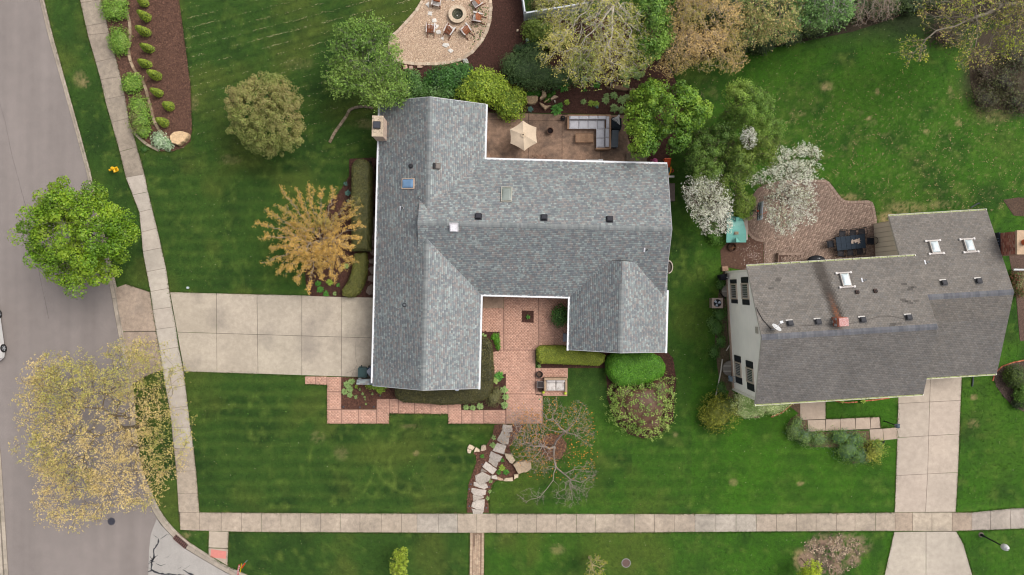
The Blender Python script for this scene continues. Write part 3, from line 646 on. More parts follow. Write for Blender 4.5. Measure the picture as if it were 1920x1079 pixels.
# gravel terrace
GRAV = [(793, -30), (791, 0), (780, 19), (767, 34), (755, 47), (746, 57), (736, 65), (730, 73), (728, 88), (732, 103), (740, 116), (760, 121), (781, 123.5), (822, 123.5), (852, 119), (869, 113), (888, 100), (906, 78), (916, 59), (921, 41), (923.5, 15), (922, 0), (918, -30)]
tag(obj("gravel_terrace", MB().prism(PP(GRAV), -.02, .036, lin(206, 176, 150)), M_GRAV), kind='structure')
edg = thing("gravel_edging", "curved line of tan edging blocks around the gravel seating area", "edging", P(830, 123, 0))
TAN = [lin(216, 194, 170), lin(208, 186, 162), lin(222, 202, 178), lin(202, 178, 154)]
border(GRAV[9:], .31, .24, .29, .10, TAN, edg, name="edging_stone", inside=1, h=.12)
border(GRAV[:9], .31, .2, .29, .10, TAN, edg, name="edging_stone", inside=1, h=.09)
PAVED = [[(a, b) for a, b in SWL]+[(a, b) for a, b in SWR[::-1]], [(338, 959), (1990, 945), (1990, 990), (1440, 998.5), (880, 1001), (338, 996)], [(390, 994), (430, 994), (428, 1064), (390, 1042)], [(317, 547), (716, 558), (716, 710), (345, 699)], [(216, 538), (236, 532), (283, 546), (309, 694), (280, 704), (251, 722)],
         [(1684, 690), (1804, 690), (1793, 963), (1676, 963)], [(1676, 996), (1793, 995), (1807, 1020), (1826, 1090), (1656, 1090), (1667, 1035)], [(1499, 745), (1549, 745), (1549, 785), (1650, 781), (1652, 803), (1684, 801), (1684, 825), (1631, 829), (1629, 807), (1514, 811), (1513, 789), (1499, 789)],
         [(571, 705), (641, 706), (641, 766), (742, 746), (918, 640), (899, 556), (1072, 556), (1070, 688), (1066, 744), (1019, 744), (1019, 796), (839, 796), (839, 778), (731, 777), (730, 796), (612, 796), (612, 723), (571, 722)], NP, [(880, 998), (909, 998), (908, 1100), (879, 1100)], GRAV, [(900, 208), (1178, 214), (1215, 310), (900, 310)],
         [(703, 190), (905, 190), (905, 300), (1250, 300), (1250, 650), (1070, 650), (1070, 560), (900, 560), (900, 715), (703, 715)], [(1373, 508), (1700, 490), (1860, 400), (1860, 690), (1740, 735), (1385, 735)]]
HARD = PAVED+[b[0] for b in BEDS]

# ------------------------------------------------------------------ houses
class Frame:
 def __init__(s, o, ang): s.o = o; s.u = (cos(ang), sin(ang)); s.v = (-sin(ang), cos(ang)); s.ang = ang
 def w(s, u, v, z): return (s.o[0]+u*s.u[0]+v*s.v[0], s.o[1]+u*s.u[1]+v*s.v[1], z)
 def l(s, x, y): dx, dy = x-s.o[0], y-s.o[1]; return (dx*s.u[0]+dy*s.u[1], dx*s.v[0]+dy*s.v[1])
MH = Frame(P(909, 300, 2.8), radians(-1.5))
def gab_h(blocks, u, v):
 best = -1
 for b in blocks:
  if b['u0']-.02 <= u <= b['u1']+.02 and b['v0']-.02 <= v <= b['v1']+.02:
   if b['ax'] == 'v': d = min(u-b['u0'], b['u1']-u)
   else: d = min(v-b['v0'], b['v1']-v)
   best = max(best, b['z']+b['p']*d)
 return best
def on_roof(fr, blocks, px, py):
 z = 4.0
 for _ in range(25):
  x, y, _z = P(px, py, z); u, v = fr.l(x, y); h = gab_h(blocks, u, v)
  z = h if h > 0 else z
 return u, v, z
def shingles(fr, b, side, blocks, expo, wmin, wmax, palette, parent, tint=None, lip=.012, three=False, seed=1, name="shingle"):
 g = np.random.default_rng(seed)
 u0, u1, v0, v1, z, p = b['u0'], b['u1'], b['v0'], b['v1'], b['z'], b['p']
 if b['ax'] == 'v':
  half = (u1-u0)/2; L = v1-v0
  f = (lambda s, t: (u0+t, v0+s)) if side == 0 else (lambda s, t: (u1-t, v1-s))
 else:
  half = (v1-v0)/2; L = u1-u0
  f = (lambda s, t: (u1-s, v1-t)) if side == 1 else (lambda s, t: (u0+s, v0+t))
 # side 0: low-u (or low-v) slope; side 1: the other one
 k = sqrt(1+p*p); nrow = int(half*k/expo)+1; nz = 1/k
 VS = []; CS = []; pal = np.array(palette)
 for r in range(nrow):
  t0 = r*expo/k-.02*(r == 0); t1 = min(half, (r+1)*expo/k)
  if t0 >= half: break
  s = -g.uniform(0, wmax) if not three else -(.095 if r % 2 else .0)
  while s < L:
   w = g.uniform(wmin, wmax) if not three else wmax
   a, c = max(s, 0), min(s+w, L)
   if c-a > .02:
    uu, vv = f((a+c)/2, (t0+t1)/2); hz = z+p*(t0+t1)/2
    if gab_h(blocks, uu, vv) < hz+.06:
     up = lip+(g.choice([0, .006]) if not three else g.uniform(0, .003)); gp = .004 if three else .002
     q = []
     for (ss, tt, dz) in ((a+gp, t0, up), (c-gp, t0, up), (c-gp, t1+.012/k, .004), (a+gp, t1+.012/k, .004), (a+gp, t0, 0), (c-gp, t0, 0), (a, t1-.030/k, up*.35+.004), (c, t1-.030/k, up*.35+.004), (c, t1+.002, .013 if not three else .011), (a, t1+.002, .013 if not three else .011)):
      x, y = f(ss, min(tt, half)); q.append(fr.w(x, y, z+p*min(tt, half)+dz))
     VS.append(q)
     cc = pal[g.integers(0, len(pal))]*g.uniform(.92, 1.08)
     if tint is not None: cc = tint(uu, vv, cc, g)
     CS.append(cc)
   s += w
 V = np.array(VS).reshape(-1, 3); n = len(VS)
 Q = (np.arange(n)[:, None, None]*10+np.array([(0, 1, 2, 3), (4, 5, 1, 0), (6, 7, 8, 9)])[None]).reshape(-1, 4)
 # orientation upwards
 a_, b_, c_ = V[Q[0, 0]], V[Q[0, 1]], V[Q[0, 2]]
 if np.cross(b_-a_, c_-b_)[2] < 0: Q = Q[:, ::-1]
 C3 = np.repeat(np.array(CS), 3, axis=0); C3[1::3] *= .6; C3[2::3] *= (.68 if not three else .80)  # risers and upper strips darkened: course shadow lines painted into the colour
 return fast(name, V, Q, C3, M_SHING, parent, kind='stuff')
def roof_deck(fr, b, parent, name="roof", col=(.08, .08, .085), th=.16, fcol=None, label=None):
 mb = MB(); u0, u1, v0, v1, z, p = b['u0'], b['u1'], b['v0'], b['v1'], b['z'], b['p']
 def W(u, v, zz): return fr.w(u, v, zz)
 fcol = fcol or lin(225, 225, 228)
 if b['ax'] == 'v':
  m = (u0+u1)/2; zr = z+p*(u1-u0)/2
  prof = [(u0, z), (m, zr), (u1, z), (u1, z-th), (m, zr-th), (u0, z-th)]
  A = [W(a, v0, c) for a, c in prof]; B = [W(a, v1, c) for a, c in prof]
 else:
  m = (v0+v1)/2; zr = z+p*(v1-v0)/2
  prof = [(v0, z), (m, zr), (v1, z), (v1, z-th), (m, zr-th), (v0, z-th)]
  A = [W(u1, a, c) for a, c in prof]; B = [W(u0, a, c) for a, c in prof]
 n = 6
 mb.polys(A+B, [(0, 1, 7, 6)], col); mb.polys(A+B, [(1, 2, 8, 7)], col)
 mb.polys(A+B, [(2, 3, 9, 8), (3, 4, 10, 9), (4, 5, 11, 10), (5, 0, 6, 11)], fcol)
 mb.polys(A, [(0, 5, 4, 1), (1, 4, 3, 2)], fcol); mb.polys(B, [(1, 4, 5, 0), (2, 3, 4, 1)], fcol)
 return obj(name, mb, M_SHING, parent, label=label)
def wall_block(fr, b, parent, inset, col, ext=(0, 0, 0, 0), m=M_SIDING, zb=-.05, rakein=.15):
 """house-shaped prism below the roof"""
 u0, u1, v0, v1 = b['u0'], b['u1'], b['v0'], b['v1']
 mb = MB(); p = b['p']
 if b['ax'] == 'v':
  a0, a1 = u0+inset, u1-inset; c0, c1 = v0+rakein, v1-rakein; m_ = (u0+u1)/2
  zt = b['z']+p*inset-.17; zr = b['z']+p*(u1-u0)/2-.17
  prof = [(a0, zb), (a1, zb), (a1, zt), (m_, zr), (a0, zt)]
  A = [fr.w(x, c0, z) for x, z in prof]; B = [fr.w(x, c1, z) for x, z in prof]
 else:
  a0, a1 = v0+inset, v1-inset; c0, c1 = u0+rakein, u1-rakein; m_ = (v0+v1)/2
  zt = b['z']+p*inset-.17; zr = b['z']+p*(v1-v0)/2-.17
  prof = [(a0, zb), (a1, zb), (a1, zt), (m_, zr), (a0, zt)]
  A = [fr.w(c1, y, z) for y, z in prof]; B = [fr.w(c0, y, z) for y, z in prof]
 mb.polys(A+B, [(0, 1, 2, 3, 4), (9, 8, 7, 6, 5), (1, 6, 7, 2), (2, 7, 8, 3), (3, 8, 9, 4), (4, 9, 5, 0)], col)
 return obj("wall", mb, m, parent)
def gutter(fr, a, b, z, parent, out, col, open_=False, w=.13):
 """a, b: (u, v) ends at the eave; out: outward unit (du, dv)"""
 mb = MB(); d = Vector((b[0]-a[0], b[1]-a[1])); L = d.length; d.normalize()
 def q(t, o, zz): return fr.w(a[0]+d.x*t+out[0]*o, a[1]+d.y*t+out[1]*o, zz)
 def bx(t0, t1, o0, o1, z0, z1, c=col):
  vs = [q(t, o, zz) for zz in (z0, z1) for t, o in ((t0, o0), (t1, o0), (t1, o1), (t0, o1))]
  F = [(3, 2, 1, 0), (4, 5, 6, 7), (0, 1, 5, 4), (1, 2, 6, 5), (2, 3, 7, 6), (3, 0, 4, 7)]
  if (d.x*out[1]-d.y*out[0]) < 0: F = [f[::-1] for f in F]
  mb.polys(vs, F, c)
 if not open_:
  bx(0, L, -.005, w, z-.13, z+.012)
  return obj("gutter", mb, M_PAINT, parent)
 bx(0, L, w-.012, w, z-.12, z+.0); bx(0, L, .0, .012, z-.12, z-.01); bx(0, L, .012, w-.012, z-.12, z-.075, lin(168, 178, 110))
 bx(0, .03, 0, w, z-.12, z); bx(L-.03, L, 0, w, z-.12, z)
 g = obj("gutter", mb, M_PAINT, parent)
 hb = mb = MB(); n = int(L/.62)
 for i in range(1, n):
  t = i*L/n+R.uniform(-.05, .05); bx(t-.014, t+.014, -.01, w+.01, z-.02, z+.004, lin(200, 194, 176))
 obj("gutter_hanger", hb, M_PAINT, g, kind='stuff')
 mb = MB()
 for i in range(int(L*9)):
  t = R.uniform(.05, L-.05); o = R.uniform(.02, w-.02); ln = R.uniform(.03, .12)
  bx(t, t+ln, o-.008, o+.008, z-.075, z-.06, R.choice([lin(150, 170, 70), lin(190, 190, 120), lin(110, 90, 60)]))
 obj("gutter_debris", mb, M_BARK, g, kind='stuff')
 return g

# ---- corner house
PM = .405
WB = dict(u0=-7.87, u1=-.02, v0=-16.92, v1=4.10, z=2.8, p=PM, ax='v')
MB_ = dict(u0=-4.57, u1=13.50, v0=-9.97, v1=.03, z=2.8, p=PM, ax='u')
SB = dict(u0=6.56, u1=13.73, v0=-13.88, v1=-7.3, z=2.8, p=PM, ax='v')
BL = [WB, MB_, SB]
def gab_main(u, v): return gab_h(BL, u, v)
house = thing("corner_house", "large single storey house with blue grey shingled cross gable roof and white gutters", "house", MH.w(0, -5, 0))
_mp = [lin(*c, 1.62) for c in [(168, 182, 180), (150, 162, 163), (134, 144, 148), (120, 126, 134), (104, 110, 120), (160, 148, 144), (150, 134, 130), (184, 194, 190), (140, 152, 152), (128, 122, 126), (172, 164, 158), (112, 118, 126)]]; _av = tuple(sum(c[i] for c in _mp)/len(_mp) for i in range(3)); MAINPAL = [tuple((_av[i]*.52+c[i]*.48)*(1.17, 1.17, 1.16)[i] for i in range(3)) for c in _mp]
rw_ = roof_deck(MH, WB, house, label="north south roof of the garage wing"); rm_ = roof_deck(MH, MB_, house, label="east west main roof"); rs_ = roof_deck(MH, SB, house, label="short south east wing roof")
k_ = 1
for b, r_ in ((WB, rw_), (MB_, rm_), (SB, rs_)):
 for side in (0, 1):
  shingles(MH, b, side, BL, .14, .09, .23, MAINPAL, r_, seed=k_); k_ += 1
def ridge_cap(fr, b, parent, pal, a=None, c=None, w=.16, step=.15, name="ridge_cap"):
 mb = MB(); ax = b['ax']; p = b['p']
 lo, hi = (b['v0'], b['v1']) if ax == 'v' else (b['u0'], b['u1'])
 lo = a if a is not None else lo; hi = c if c is not None else hi
 m_ = (b['u0']+b['u1'])/2 if ax == 'v' else (b['v0']+b['v1'])/2
 zr = b['z']+p*((b['u1']-b['u0']) if ax == 'v' else (b['v1']-b['v0']))/2+.02
 t = lo
 while t < hi:
  col = jit(R.choice(pal), .06); e = min(t+step, hi)
  for sgn in (-1, 1):
   pts = []
   for tt, dz in ((t, .012), (e, .0)):
    for o in (0, sgn*w):
     zz = zr-abs(o)*p+dz
     pts.append(fr.w(m_+o, tt, zz) if ax == 'v' else fr.w(tt, m_+o, zz))
   q = [pts[0], pts[1], pts[3], pts[2]]
   n = (Vector(q[1])-Vector(q[0])).cross(Vector(q[2])-Vector(q[1]))
   mb.face(q if n.z > 0 else q[::-1], col)
  t += step
 return obj(name, mb, M_SHING, parent, kind='stuff')
CAPM = [lin(146, 150, 150, 1.7), lin(136, 141, 142, 1.7), lin(154, 157, 156, 1.7)]
ridge_cap(MH, WB, rw_, CAPM, a=WB['v0'], c=-5.9); ridge_cap(MH, WB, rw_, CAPM, a=-4.0, c=WB['v1']); ridge_cap(MH, MB_, rm_, CAPM); ridge_cap(MH, SB, rs_, CAPM, c=-8.9)
TR = lin(232, 226, 216)
for b in BL: wall_block(MH, b if b is not MB_ else dict(MB_, u0=-3.0), house, .45, lin(214, 204, 190), rakein=.30)
gb = MB()  # gable end of the main roof standing on the garage roof
gb.polys([MH.w(-4.50, -4.99-1.95, 3.7), MH.w(-4.50, -4.99+1.95, 3.7), MH.w(-4.50, -4.99, 4.62), MH.w(-3.5, -4.99-1.95, 3.7), MH.w(-3.5, -4.99+1.95, 3.7), MH.w(-3.5, -4.99, 4.62)], [(1, 0, 2), (3, 4, 5), (0, 3, 5, 2), (4, 1, 2, 5)], lin(210, 205, 198)); obj("gable_wall", gb, M_SIDING, house)
WH = lin(240, 240, 242)
gutter(MH, (-7.87, 4.1), (-7.87, 2.85), 2.8, house, (-1, 0), WH); gutter(MH, (-7.87, 1.25), (-7.87, -16.75), 2.8, house, (-1, 0), WH)
gutter(MH, (-.02, 4.1), (-.02, .04), 2.8, house, (1, 0), WH); gutter(MH, (.12, .03), (13.5, .03), 2.8, house, (0, 1), WH)
gutter(MH, (.12, -9.97), (6.42, -9.97), 2.8, house, (0, -1), WH); gutter(MH, (-.02, -9.6), (-.02, -17.0), 2.8, house, (1, 0), WH)
gutter(MH, (6.56, -9.6), (6.56, -13.95), 2.8, house, (-1, 0), WH); gutter(MH, (13.73, -9.3), (13.73, -13.95), 2.8, house, (1, 0), WH)
# rake trim on the gable ends
for b, v, u0, u1 in ((WB, 4.10, -7.87, -.02), (WB, -16.92, -7.87, -.02), (SB, -13.88, 6.56, 13.73)):
 mb = MB(); s = 1 if v > 0 else -1; m_ = (u0+u1)/2; zr = 2.8+PM*(u1-u0)/2
 for a, c, za, zc in ((u0, m_, 2.8, zr), (m_, u1, zr, 2.8)):
  pts = [MH.w(a, v, za+.01), MH.w(c, v, zc+.01), MH.w(c, v+s*.035, zc+.01), MH.w(a, v+s*.035, za+.01)]; lo = [(x, y, z-.16) for x, y, z in pts]
  q = pts+lo; F = [(0, 1, 2, 3), (3, 2, 6, 7), (1, 0, 4, 5), (0, 3, 7, 4), (2, 1, 5, 6)]
  mb.polys(q, F if s < 0 else [f[::-1] for f in F], lin(196, 196, 198))
 # normals are double sided in cycles
 obj("rake_trim", mb, M_PAINT, house)
mb = MB(); u = 13.50; s = 1
for a, c, za, zc in ((.03, -4.97, 2.8, 4.825), (-4.97, -9.3, 4.825, 3.07)):
 pts = [MH.w(u, a, za+.01), MH.w(u, c, zc+.01), MH.w(u+.035, c, zc+.01), MH.w(u+.035, a, za+.01)]; lo = [(x, y, z-.16) for x, y, z in pts]
 mb.polys(pts+lo, [(0, 1, 2, 3), (3, 2, 6, 7), (1, 0, 4, 5)], lin(180, 180, 182))
obj("rake_trim", mb, M_PAINT, house)
# small shingled roof return over the wing wall at the driveway corner
wr = thing("wing_wall", "low wing wall capped with grey shingles beside the garbage cans", "wall", P(685, 716, 0))
a0 = P(669, 712.5, 2.1); a1 = P(704, 712.5, 2.5); a2 = P(704, 723.5, 2.35); a3 = P(668.5, 721, 1.95)
mb = MB(); mb.prism([a0[:2], a1[:2], a2[:2], a3[:2]], 1.75, 2.02, lin(120, 124, 130, 1.5)); obj("cap", mb, M_SHING, wr)
mb = MB(); mb.prism([(a0[0]+.08, a0[1]-.12), (a1[0], a1[1]-.12), (a2[0], a2[1]+.1), (a3[0]+.08, a3[1]+.1)], -.05, 1.75, lin(200, 190, 176)); obj("brick_body", mb, M_SIDING, wr)
VS = []; CS = []; g = np.random.default_rng(5)
for r in range(3):
 t0, t1 = r/3, (r+1)/3; s = 0
 while s < 1:
  w = g.uniform(.09, .2); e = min(1, s+w)
  def pt(ss, tt, dz):
   A = Vector(a3).lerp(Vector(a2), ss); B = Vector(a0).lerp(Vector(a1), ss); q = A.lerp(B, tt); return (q.x, q.y, 2.03+dz+.05*tt)
  VS.append([pt(s, t0, .02), pt(e, t0, .02), pt(e, t1, .005), pt(s, t1, .005)]); CS.append(np.array(R.choice(MAINPAL))*g.uniform(.85, 1.0)); s = e
V = np.array(VS).reshape(-1, 3); fast("shingle", V, np.arange(len(V)).reshape(-1, 4), np.array(CS), M_SHING, wr, kind='stuff')

def plane_M(fr, u, v, blocks):
 """orientation matrix of the roof surface at (u, v)"""
 e = .02; h0 = gab_h(blocks, u, v); hx = (gab_h(blocks, u+e, v)-gab_h(blocks, u-e, v))/(2*e); hy = (gab_h(blocks, u, v+e)-gab_h(blocks, u, v-e))/(2*e)
 n = Vector((-(hx*fr.u[0]+hy*fr.v[0]), -(hx*fr.u[1]+hy*fr.v[1]), 1)).normalized()
 x = Vector((fr.u[0], fr.u[1], hx)).normalized(); y = n.cross(x).normalized(); x = y.cross(n)
 return Matrix((x, y, n)).transposed()
def roof_item(fr, blocks, px, py, lift=0.0):
 u, v, z = on_roof(fr, blocks, px, py); M = plane_M(fr, u, v, blocks); c = Vector(fr.w(u, v, z)); return c, M
def skylight(fr, blocks, px, py, w, h, parent, framecol, glasscol, ends=False, label=None, lift=.10):
 c, M = roof_item(fr, blocks, px, py)
 f = MB()
 for dx, dy, sx, sy in ((0, h/2, w, .06), (0, -h/2, w, .06), (w/2-.03, 0, .06, h-.06), (-w/2+.03, 0, .06, h-.06)):
  f.box(c+M@Vector((dx, dy, lift/2)), (sx, sy, lift+.04), M=M, col=framecol)
 if ends:
  for sy in (-1, 1): f.box(c+M@Vector((0, sy*(h/2+.05), lift*.45)), (w+.5, .10, .09), M=M, col=lin(206, 196, 190))
  for sy in (-1, 1):
   for sx in (-1, 1): f.box(c+M@Vector((sx*(w/2+.2), sy*(h/2+.05), lift*.45)), (.12, .15, .12), M=M, col=lin(226, 220, 216))
 o = obj("skylight", f, M_PAINT, parent, label=label)
 g = MB(); nx, nyy = 8, 8
 for i in range(nx):
  for j in range(nyy):
   q = []
   for a, b in ((i, j), (i+1, j), (i+1, j+1), (i, j+1)):
    x = (a/nx-.5)*(w-.12); y = (b/nyy-.5)*(h-.12); zz = lift+.03+.08*(1-(2*a/nx-1)**4)*(1-(2*b/nyy-1)**4); q.append(c+M@Vector((x, y, zz)))
   g.face(q, glasscol)
 obj("dome_glass", g, M_GLASS, o, smooth=True)
 return o
skylight(MH, BL, 766, 345, 1.02, .72, house, lin(204, 178, 158), lin(120, 158, 196, 1.6), label="square skylight with a blue tinted pane")
skylight(MH, BL, 950, 365.5, .80, 1.16, house, lin(190, 184, 170), lin(146, 154, 146, 1.6), label="tall skylight with a weathered tan frame")
def box_vent(fr, blocks, px, py, parent, s=.36, h=.14, col=lin(52, 52, 58), flange=None, name="roof_vent", label=None, hood=(0, 0)):
 c, M = roof_item(fr, blocks, px, py); m = MB()
 m.box(c+M@Vector((0, 0, .02)), (s*1.25, s*1.25, .03), M=M, col=tuple(x*.8 for x in (flange or col)))
 if flange: m.box(c+M@Vector((-.02, s*.66, .035)), (s*1.3, .10, .05), M=M, col=lin(228, 222, 216)); 
 m.box(c+M@Vector((0, 0, h/2)), (s*.8, s*.8, h), M=M, col=tuple(x*.6 for x in col))
 m.box(c+M@Vector((hood[0], hood[1], h+.02)), (s, s, .05), M=M, col=col)
 m.box(c+M@Vector((hood[0], hood[1], h+.055)), (s*.8, s*.8, .03), M=M, col=tuple(x*1.15 for x in col))
 return obj(name, m, M_DARK, parent, label=label)
for px, py in ((897, 407), (1020, 409), (1143, 412)): box_vent(MH, BL, px, py, house, s=.40, h=.16)
box_vent(MH, BL, 818, 312, house, s=.38, h=.12, col=lin(120, 112, 106), hood=(.1, 0))
c, M = roof_item(MH, BL, 817, 312); m = MB(); m.box(c+M@Vector((-.15, 0, .12)), (.14, .36, .12), M=M, col=lin(40, 40, 44)); obj("vent_mouth", m, M_DARK, house)
c, M = roof_item(MH, BL, 770.5, 312); m = MB(); m.lathe([(.17, -.02), (.17, .12), (.1, .2), (.0, .21)], c, 12, lin(48, 48, 52)); obj("turbine_vent", m, M_DARK, house)
box_vent(MH, BL, 851, 426, house, s=.52, h=.2, col=lin(236, 232, 236), label="large white roof vent")
def pipe(fr, blocks, px, py, parent, r=.06, h=.3, col=lin(230, 230, 232), flange=True):
 c, M = roof_item(fr, blocks, px, py); m = MB()
 if flange: m.box(c+M@Vector((-.05, 0, .02)), (.34, .34, .02), M=M, col=tuple(x*.9 for x in col)) if flange == 2 else m.box(c+M@Vector((-.18, 0, .02)), (.1, .32, .03), M=M, col=lin(225, 225, 230))
 m.tube(c, c+Vector((0, 0, h)), r, r, 10, col, caps=False); m.tube(c+Vector((0, 0, h-.02)), c+Vector((0, 0, h-.01)), r*.8, r*.8, 10, (.01, .01, .01))
 return obj("vent_pipe", m, M_PAINT, parent)
pipe(MH, BL, 755, 391, house, .08, .34); pipe(MH, BL, 786, 371, house, .04, .4, flange=False); pipe(MH, BL, 1213, 469, house, .06, .2, lin(60, 60, 66))
c, M = roof_item(MH, BL, 758.5, 572); m = MB(); m.lathe([(.16, 0), (.16, .08), (.11, .1), (.11, .02)], c, 14, lin(66, 70, 76), caps=False); m.lathe([(.06, .0), (.06, .16)], c, 10, lin(120, 124, 128)); obj("vent_pipe", m, M_DARK, house)
# brick chimney on the west eave
ch = MB(); cc = Vector((-9.60, 11.53, 0)); fr_ang = MH.ang
hx, hy = .37, .715
CHB = [lin(218, 192, 172), lin(210, 184, 164), lin(224, 200, 182)]
chm = obj("chimney", MB().box((cc.x, cc.y, 2.2), (2*hx-.03, 2*hy-.03, 4.4), fr_ang, lin(190, 160, 140)), M_BRICK, house)
bm_ = MB(); rmt = Matrix.Rotation(fr_ang, 3, 'Z')
for lv in range(22):
 z = 2.95+lv*.073
 if z > 4.45: break
 for side in range(4):
  Ls = 2*hx if side % 2 == 0 else 2*hy; n = max(2, int(Ls/.21)); off = .5 if lv % 2 else 0
  for i in range(n):
   t = -Ls/2+(i+.5)*Ls/n
   d = {0: Vector((t, -hy, 0)), 1: Vector((hx, t, 0)), 2: Vector((t, hy, 0)), 3: Vector((-hx, t, 0))}[side]
   bm_.box(cc+rmt@d+Vector((0, 0, z)), ((Ls/n-.012) if side % 2 == 0 else .03, .03 if side % 2 == 0 else Ls/n-.012, .062), fr_ang, R.choice(CHB))
obj("chimney_brick", bm_, M_BRICK, chm, kind='stuff')
cp = MB(); cp.box((cc.x, cc.y, 4.52), (2*hx+.06, 2*hy+.06, .14), fr_ang, lin(204, 184, 160)); obj("chimney_cap", cp, mat("lichen_concrete", .9, [(2, .12), (12, .25, 5), (40, .2)], (30, .6, .02), tint=(5, (.06, .055, .04), .56, .75)), chm)
cp = MB(); q = cc+rmt@Vector((-.03, .05, 0)); cp.box((q.x, q.y, 4.68), (.50, .50, .18), fr_ang, lin(50, 52, 58)); cp.box((q.x, q.y, 4.78), (.44, .44, .03), fr_ang, lin(70, 72, 80)); obj("flue_cap", cp, M_DARK, chm)
# doors and windows under the eaves
gd = MB()
wx = MH.w(-7.87+.43, -12.3, 1.05); gd.box(wx, (.06, 4.9, 2.15), MH.ang, lin(228, 222, 212)); g0 = obj("garage_door", gd, M_PAINT, house)
for i in range(4):
 pn = MB(); w_ = MH.w(-7.87+.385, -12.3, .28+i*.53); pn.box(w_, (.04, 4.8, .49), MH.ang, lin(232, 226, 216)); obj("panel", pn, M_PAINT, g0)
def window(fr, u, v, z, w, h, axis, out, parent, frame=lin(235, 232, 226), label=None):
 f = MB(); d = (w, .08) if axis == 'u' else (.08, w)
 def bx(mb, du, dz, ww, hh, t, o, col):
  uu, vv = (u+du, v+out*o) if axis == 'u' else (u+out*o, v+du)
  mb.box(fr.w(uu, vv, z+dz), (ww, t, hh) if axis == 'u' else (t, ww, hh), fr.ang, col)
 bx(f, 0, h/2, w, .08, .07, .02, frame); bx(f, 0, -h/2, w+.06, .07, .1, .03, frame)
 bx(f, w/2-.035, 0, .07, h, .07, .02, frame); bx(f, -w/2+.035, 0, .07, h, .07, .02, frame); bx(f, 0, 0, w, .04, .05, .02, frame)
 o = obj("window", f, M_PAINT, parent, label=label); g = MB(); bx(g, 0, 0, w-.1, h-.1, .02, .0, lin(60, 66, 72)); obj("pane", g, M_GLASS, o)
 return o
window(MH, 3.2, -.44, 1.3, 1.8, 1.9, 'u', 1, house); window(MH, 9.5, -.44, 1.5, 1.5, 1.2, 'u', 1, house); window(MH, 3.2, -9.5, 1.4, 1.4, 1.4, 'u', -1, house)
window(MH, 10.1, -13.57, 1.5, 1.8, 1.3, 'u', -1, house); window(MH, -4, -16.6, 1.5, 1.4, 1.2, 'u', -1, house); window(MH, 13.26, -11.5, 1.5, 1.2, 1.2, 'v', 1, house)
mb = MB(); mb.box(MH.w(.75, -9.5, 1.07), (.95, .06, 2.1), MH.ang, lin(110, 60, 46)); d_ = obj("front_door", mb, M_WOOD, house); mb = MB(); mb.tube(MH.w(1.1, -9.6, 1.05), MH.w(1.1, -9.6, 1.2), .02, .02, 6, lin(200, 180, 120)); obj("handle", mb, M_PAINT, d_)
m = MB(); c = P(857-1, 730, 2.5); c = P(857, 731, 2.5); m.box((c[0], c[1], 2.5), (.26, .12, .16), 0, lin(224, 228, 236)); m.box((c[0]+.02, c[1]-.07, 2.5), (.14, .03, .1), 0, lin(110, 150, 210)); obj("eave_light", m, M_PLAST, house)

# ---- neighbour's house
NF = Frame(P(1400, 500, 5.2), radians(3.5)); 
LB = dict(u0=0, u1=11.9, v0=-9.72, v1=0, z=5.2, p=.426, ax='u'); RB = dict(u0=11.55, u1=18.83, v0=-9.0, v1=3.08, z=2.8, p=.37, ax='u')
NB = [LB, RB]
nh = thing("neighbour_house", "two storey cream sided house with brown grey roof in two offset blocks", "house", NF.w(6, -4.8, 0))
NPAL = [lin(*c, 1.28) for c in [(129, 122, 115), (125, 119, 113), (132, 125, 118), (121, 115, 109), (127, 122, 117), (135, 128, 121)]]
STN = []
for a, b in zip([(1572, 598), (1558, 560), (1542, 520), (1534, 497)][:-1], [(1572, 598), (1558, 560), (1542, 520), (1534, 497)][1:]):
 STN.append((on_roof(NF, NB, *a)[:2], on_roof(NF, NB, *b)[:2]))
SPOT = [on_roof(NF, NB, x, y)[:2] for x, y in ((1446, 541), (1459, 525), (1696, 533), (1706, 541), (1713, 540), (1695, 564), (1704, 566), (1716, 564), (1732, 567), (1709, 501), (1673, 609), (1687, 607), (1727, 600), (1733, 600))]
def ntint(u, v, c, g):
 # soot and rust run-off below the chimney, weathered bands
 best = 9; tt = 0; acc = 0
 for i, ((ax, ay), (bx, by)) in enumerate(STN):
  dx, dy = bx-ax, by-ay; L = math.hypot(dx, dy); t = max(0, min(1, ((u-ax)*dx+(v-ay)*dy)/L/L)); d = math.hypot(u-ax-dx*t, v-ay-dy*t)
  if d < best: best = d; tt = (i+t)/3
 w = .36+.10*tt+.03*sin(v*5)
 if best < w*1.5:
  soot = np.array(lin(66, 58, 52)); rust = np.array(lin(150, 92, 60)); f = max(0, 1-best/(w*1.5))
  f = min(1, f*1.6)*(1-.3*tt)*g.uniform(.85, 1); inner = max(0, 1-best/(w*.6))*max(0, 1-tt*2.2)
  k = soot*(1-inner)+rust*inner
  if abs(best) < w*1.5: c = c*(1-f)+k*f
 n = vnoise(np.array([u*3.0]), np.array([v*9.0 if v > -4.8 else v*1.5]), .18, 41, 3)[0]; c = c*(.9+.2*n)
 for su, sv in SPOT:
  if abs(u-su) < .2 and abs(v-sv) < .1: c = c*.6
 if v < -4.86: c = c*np.array([.98, 1.0, 1.03])
 return c
nl = roof_deck(NF, LB, nh, fcol=lin(226, 220, 206), col=(.03, .028, .028), label="high roof of the two storey block"); nr = roof_deck(NF, RB, nh, fcol=lin(214, 206, 192), col=(.03, .028, .028), label="lower roof of the east block")
k_ = 20
for b, r_ in ((LB, nl), (RB, nr)):
 for side in (0, 1): shingles(NF, b, side, NB, .142, .19, .195, NPAL, r_, tint=ntint, three=True, lip=.010, seed=k_); k_ += 1
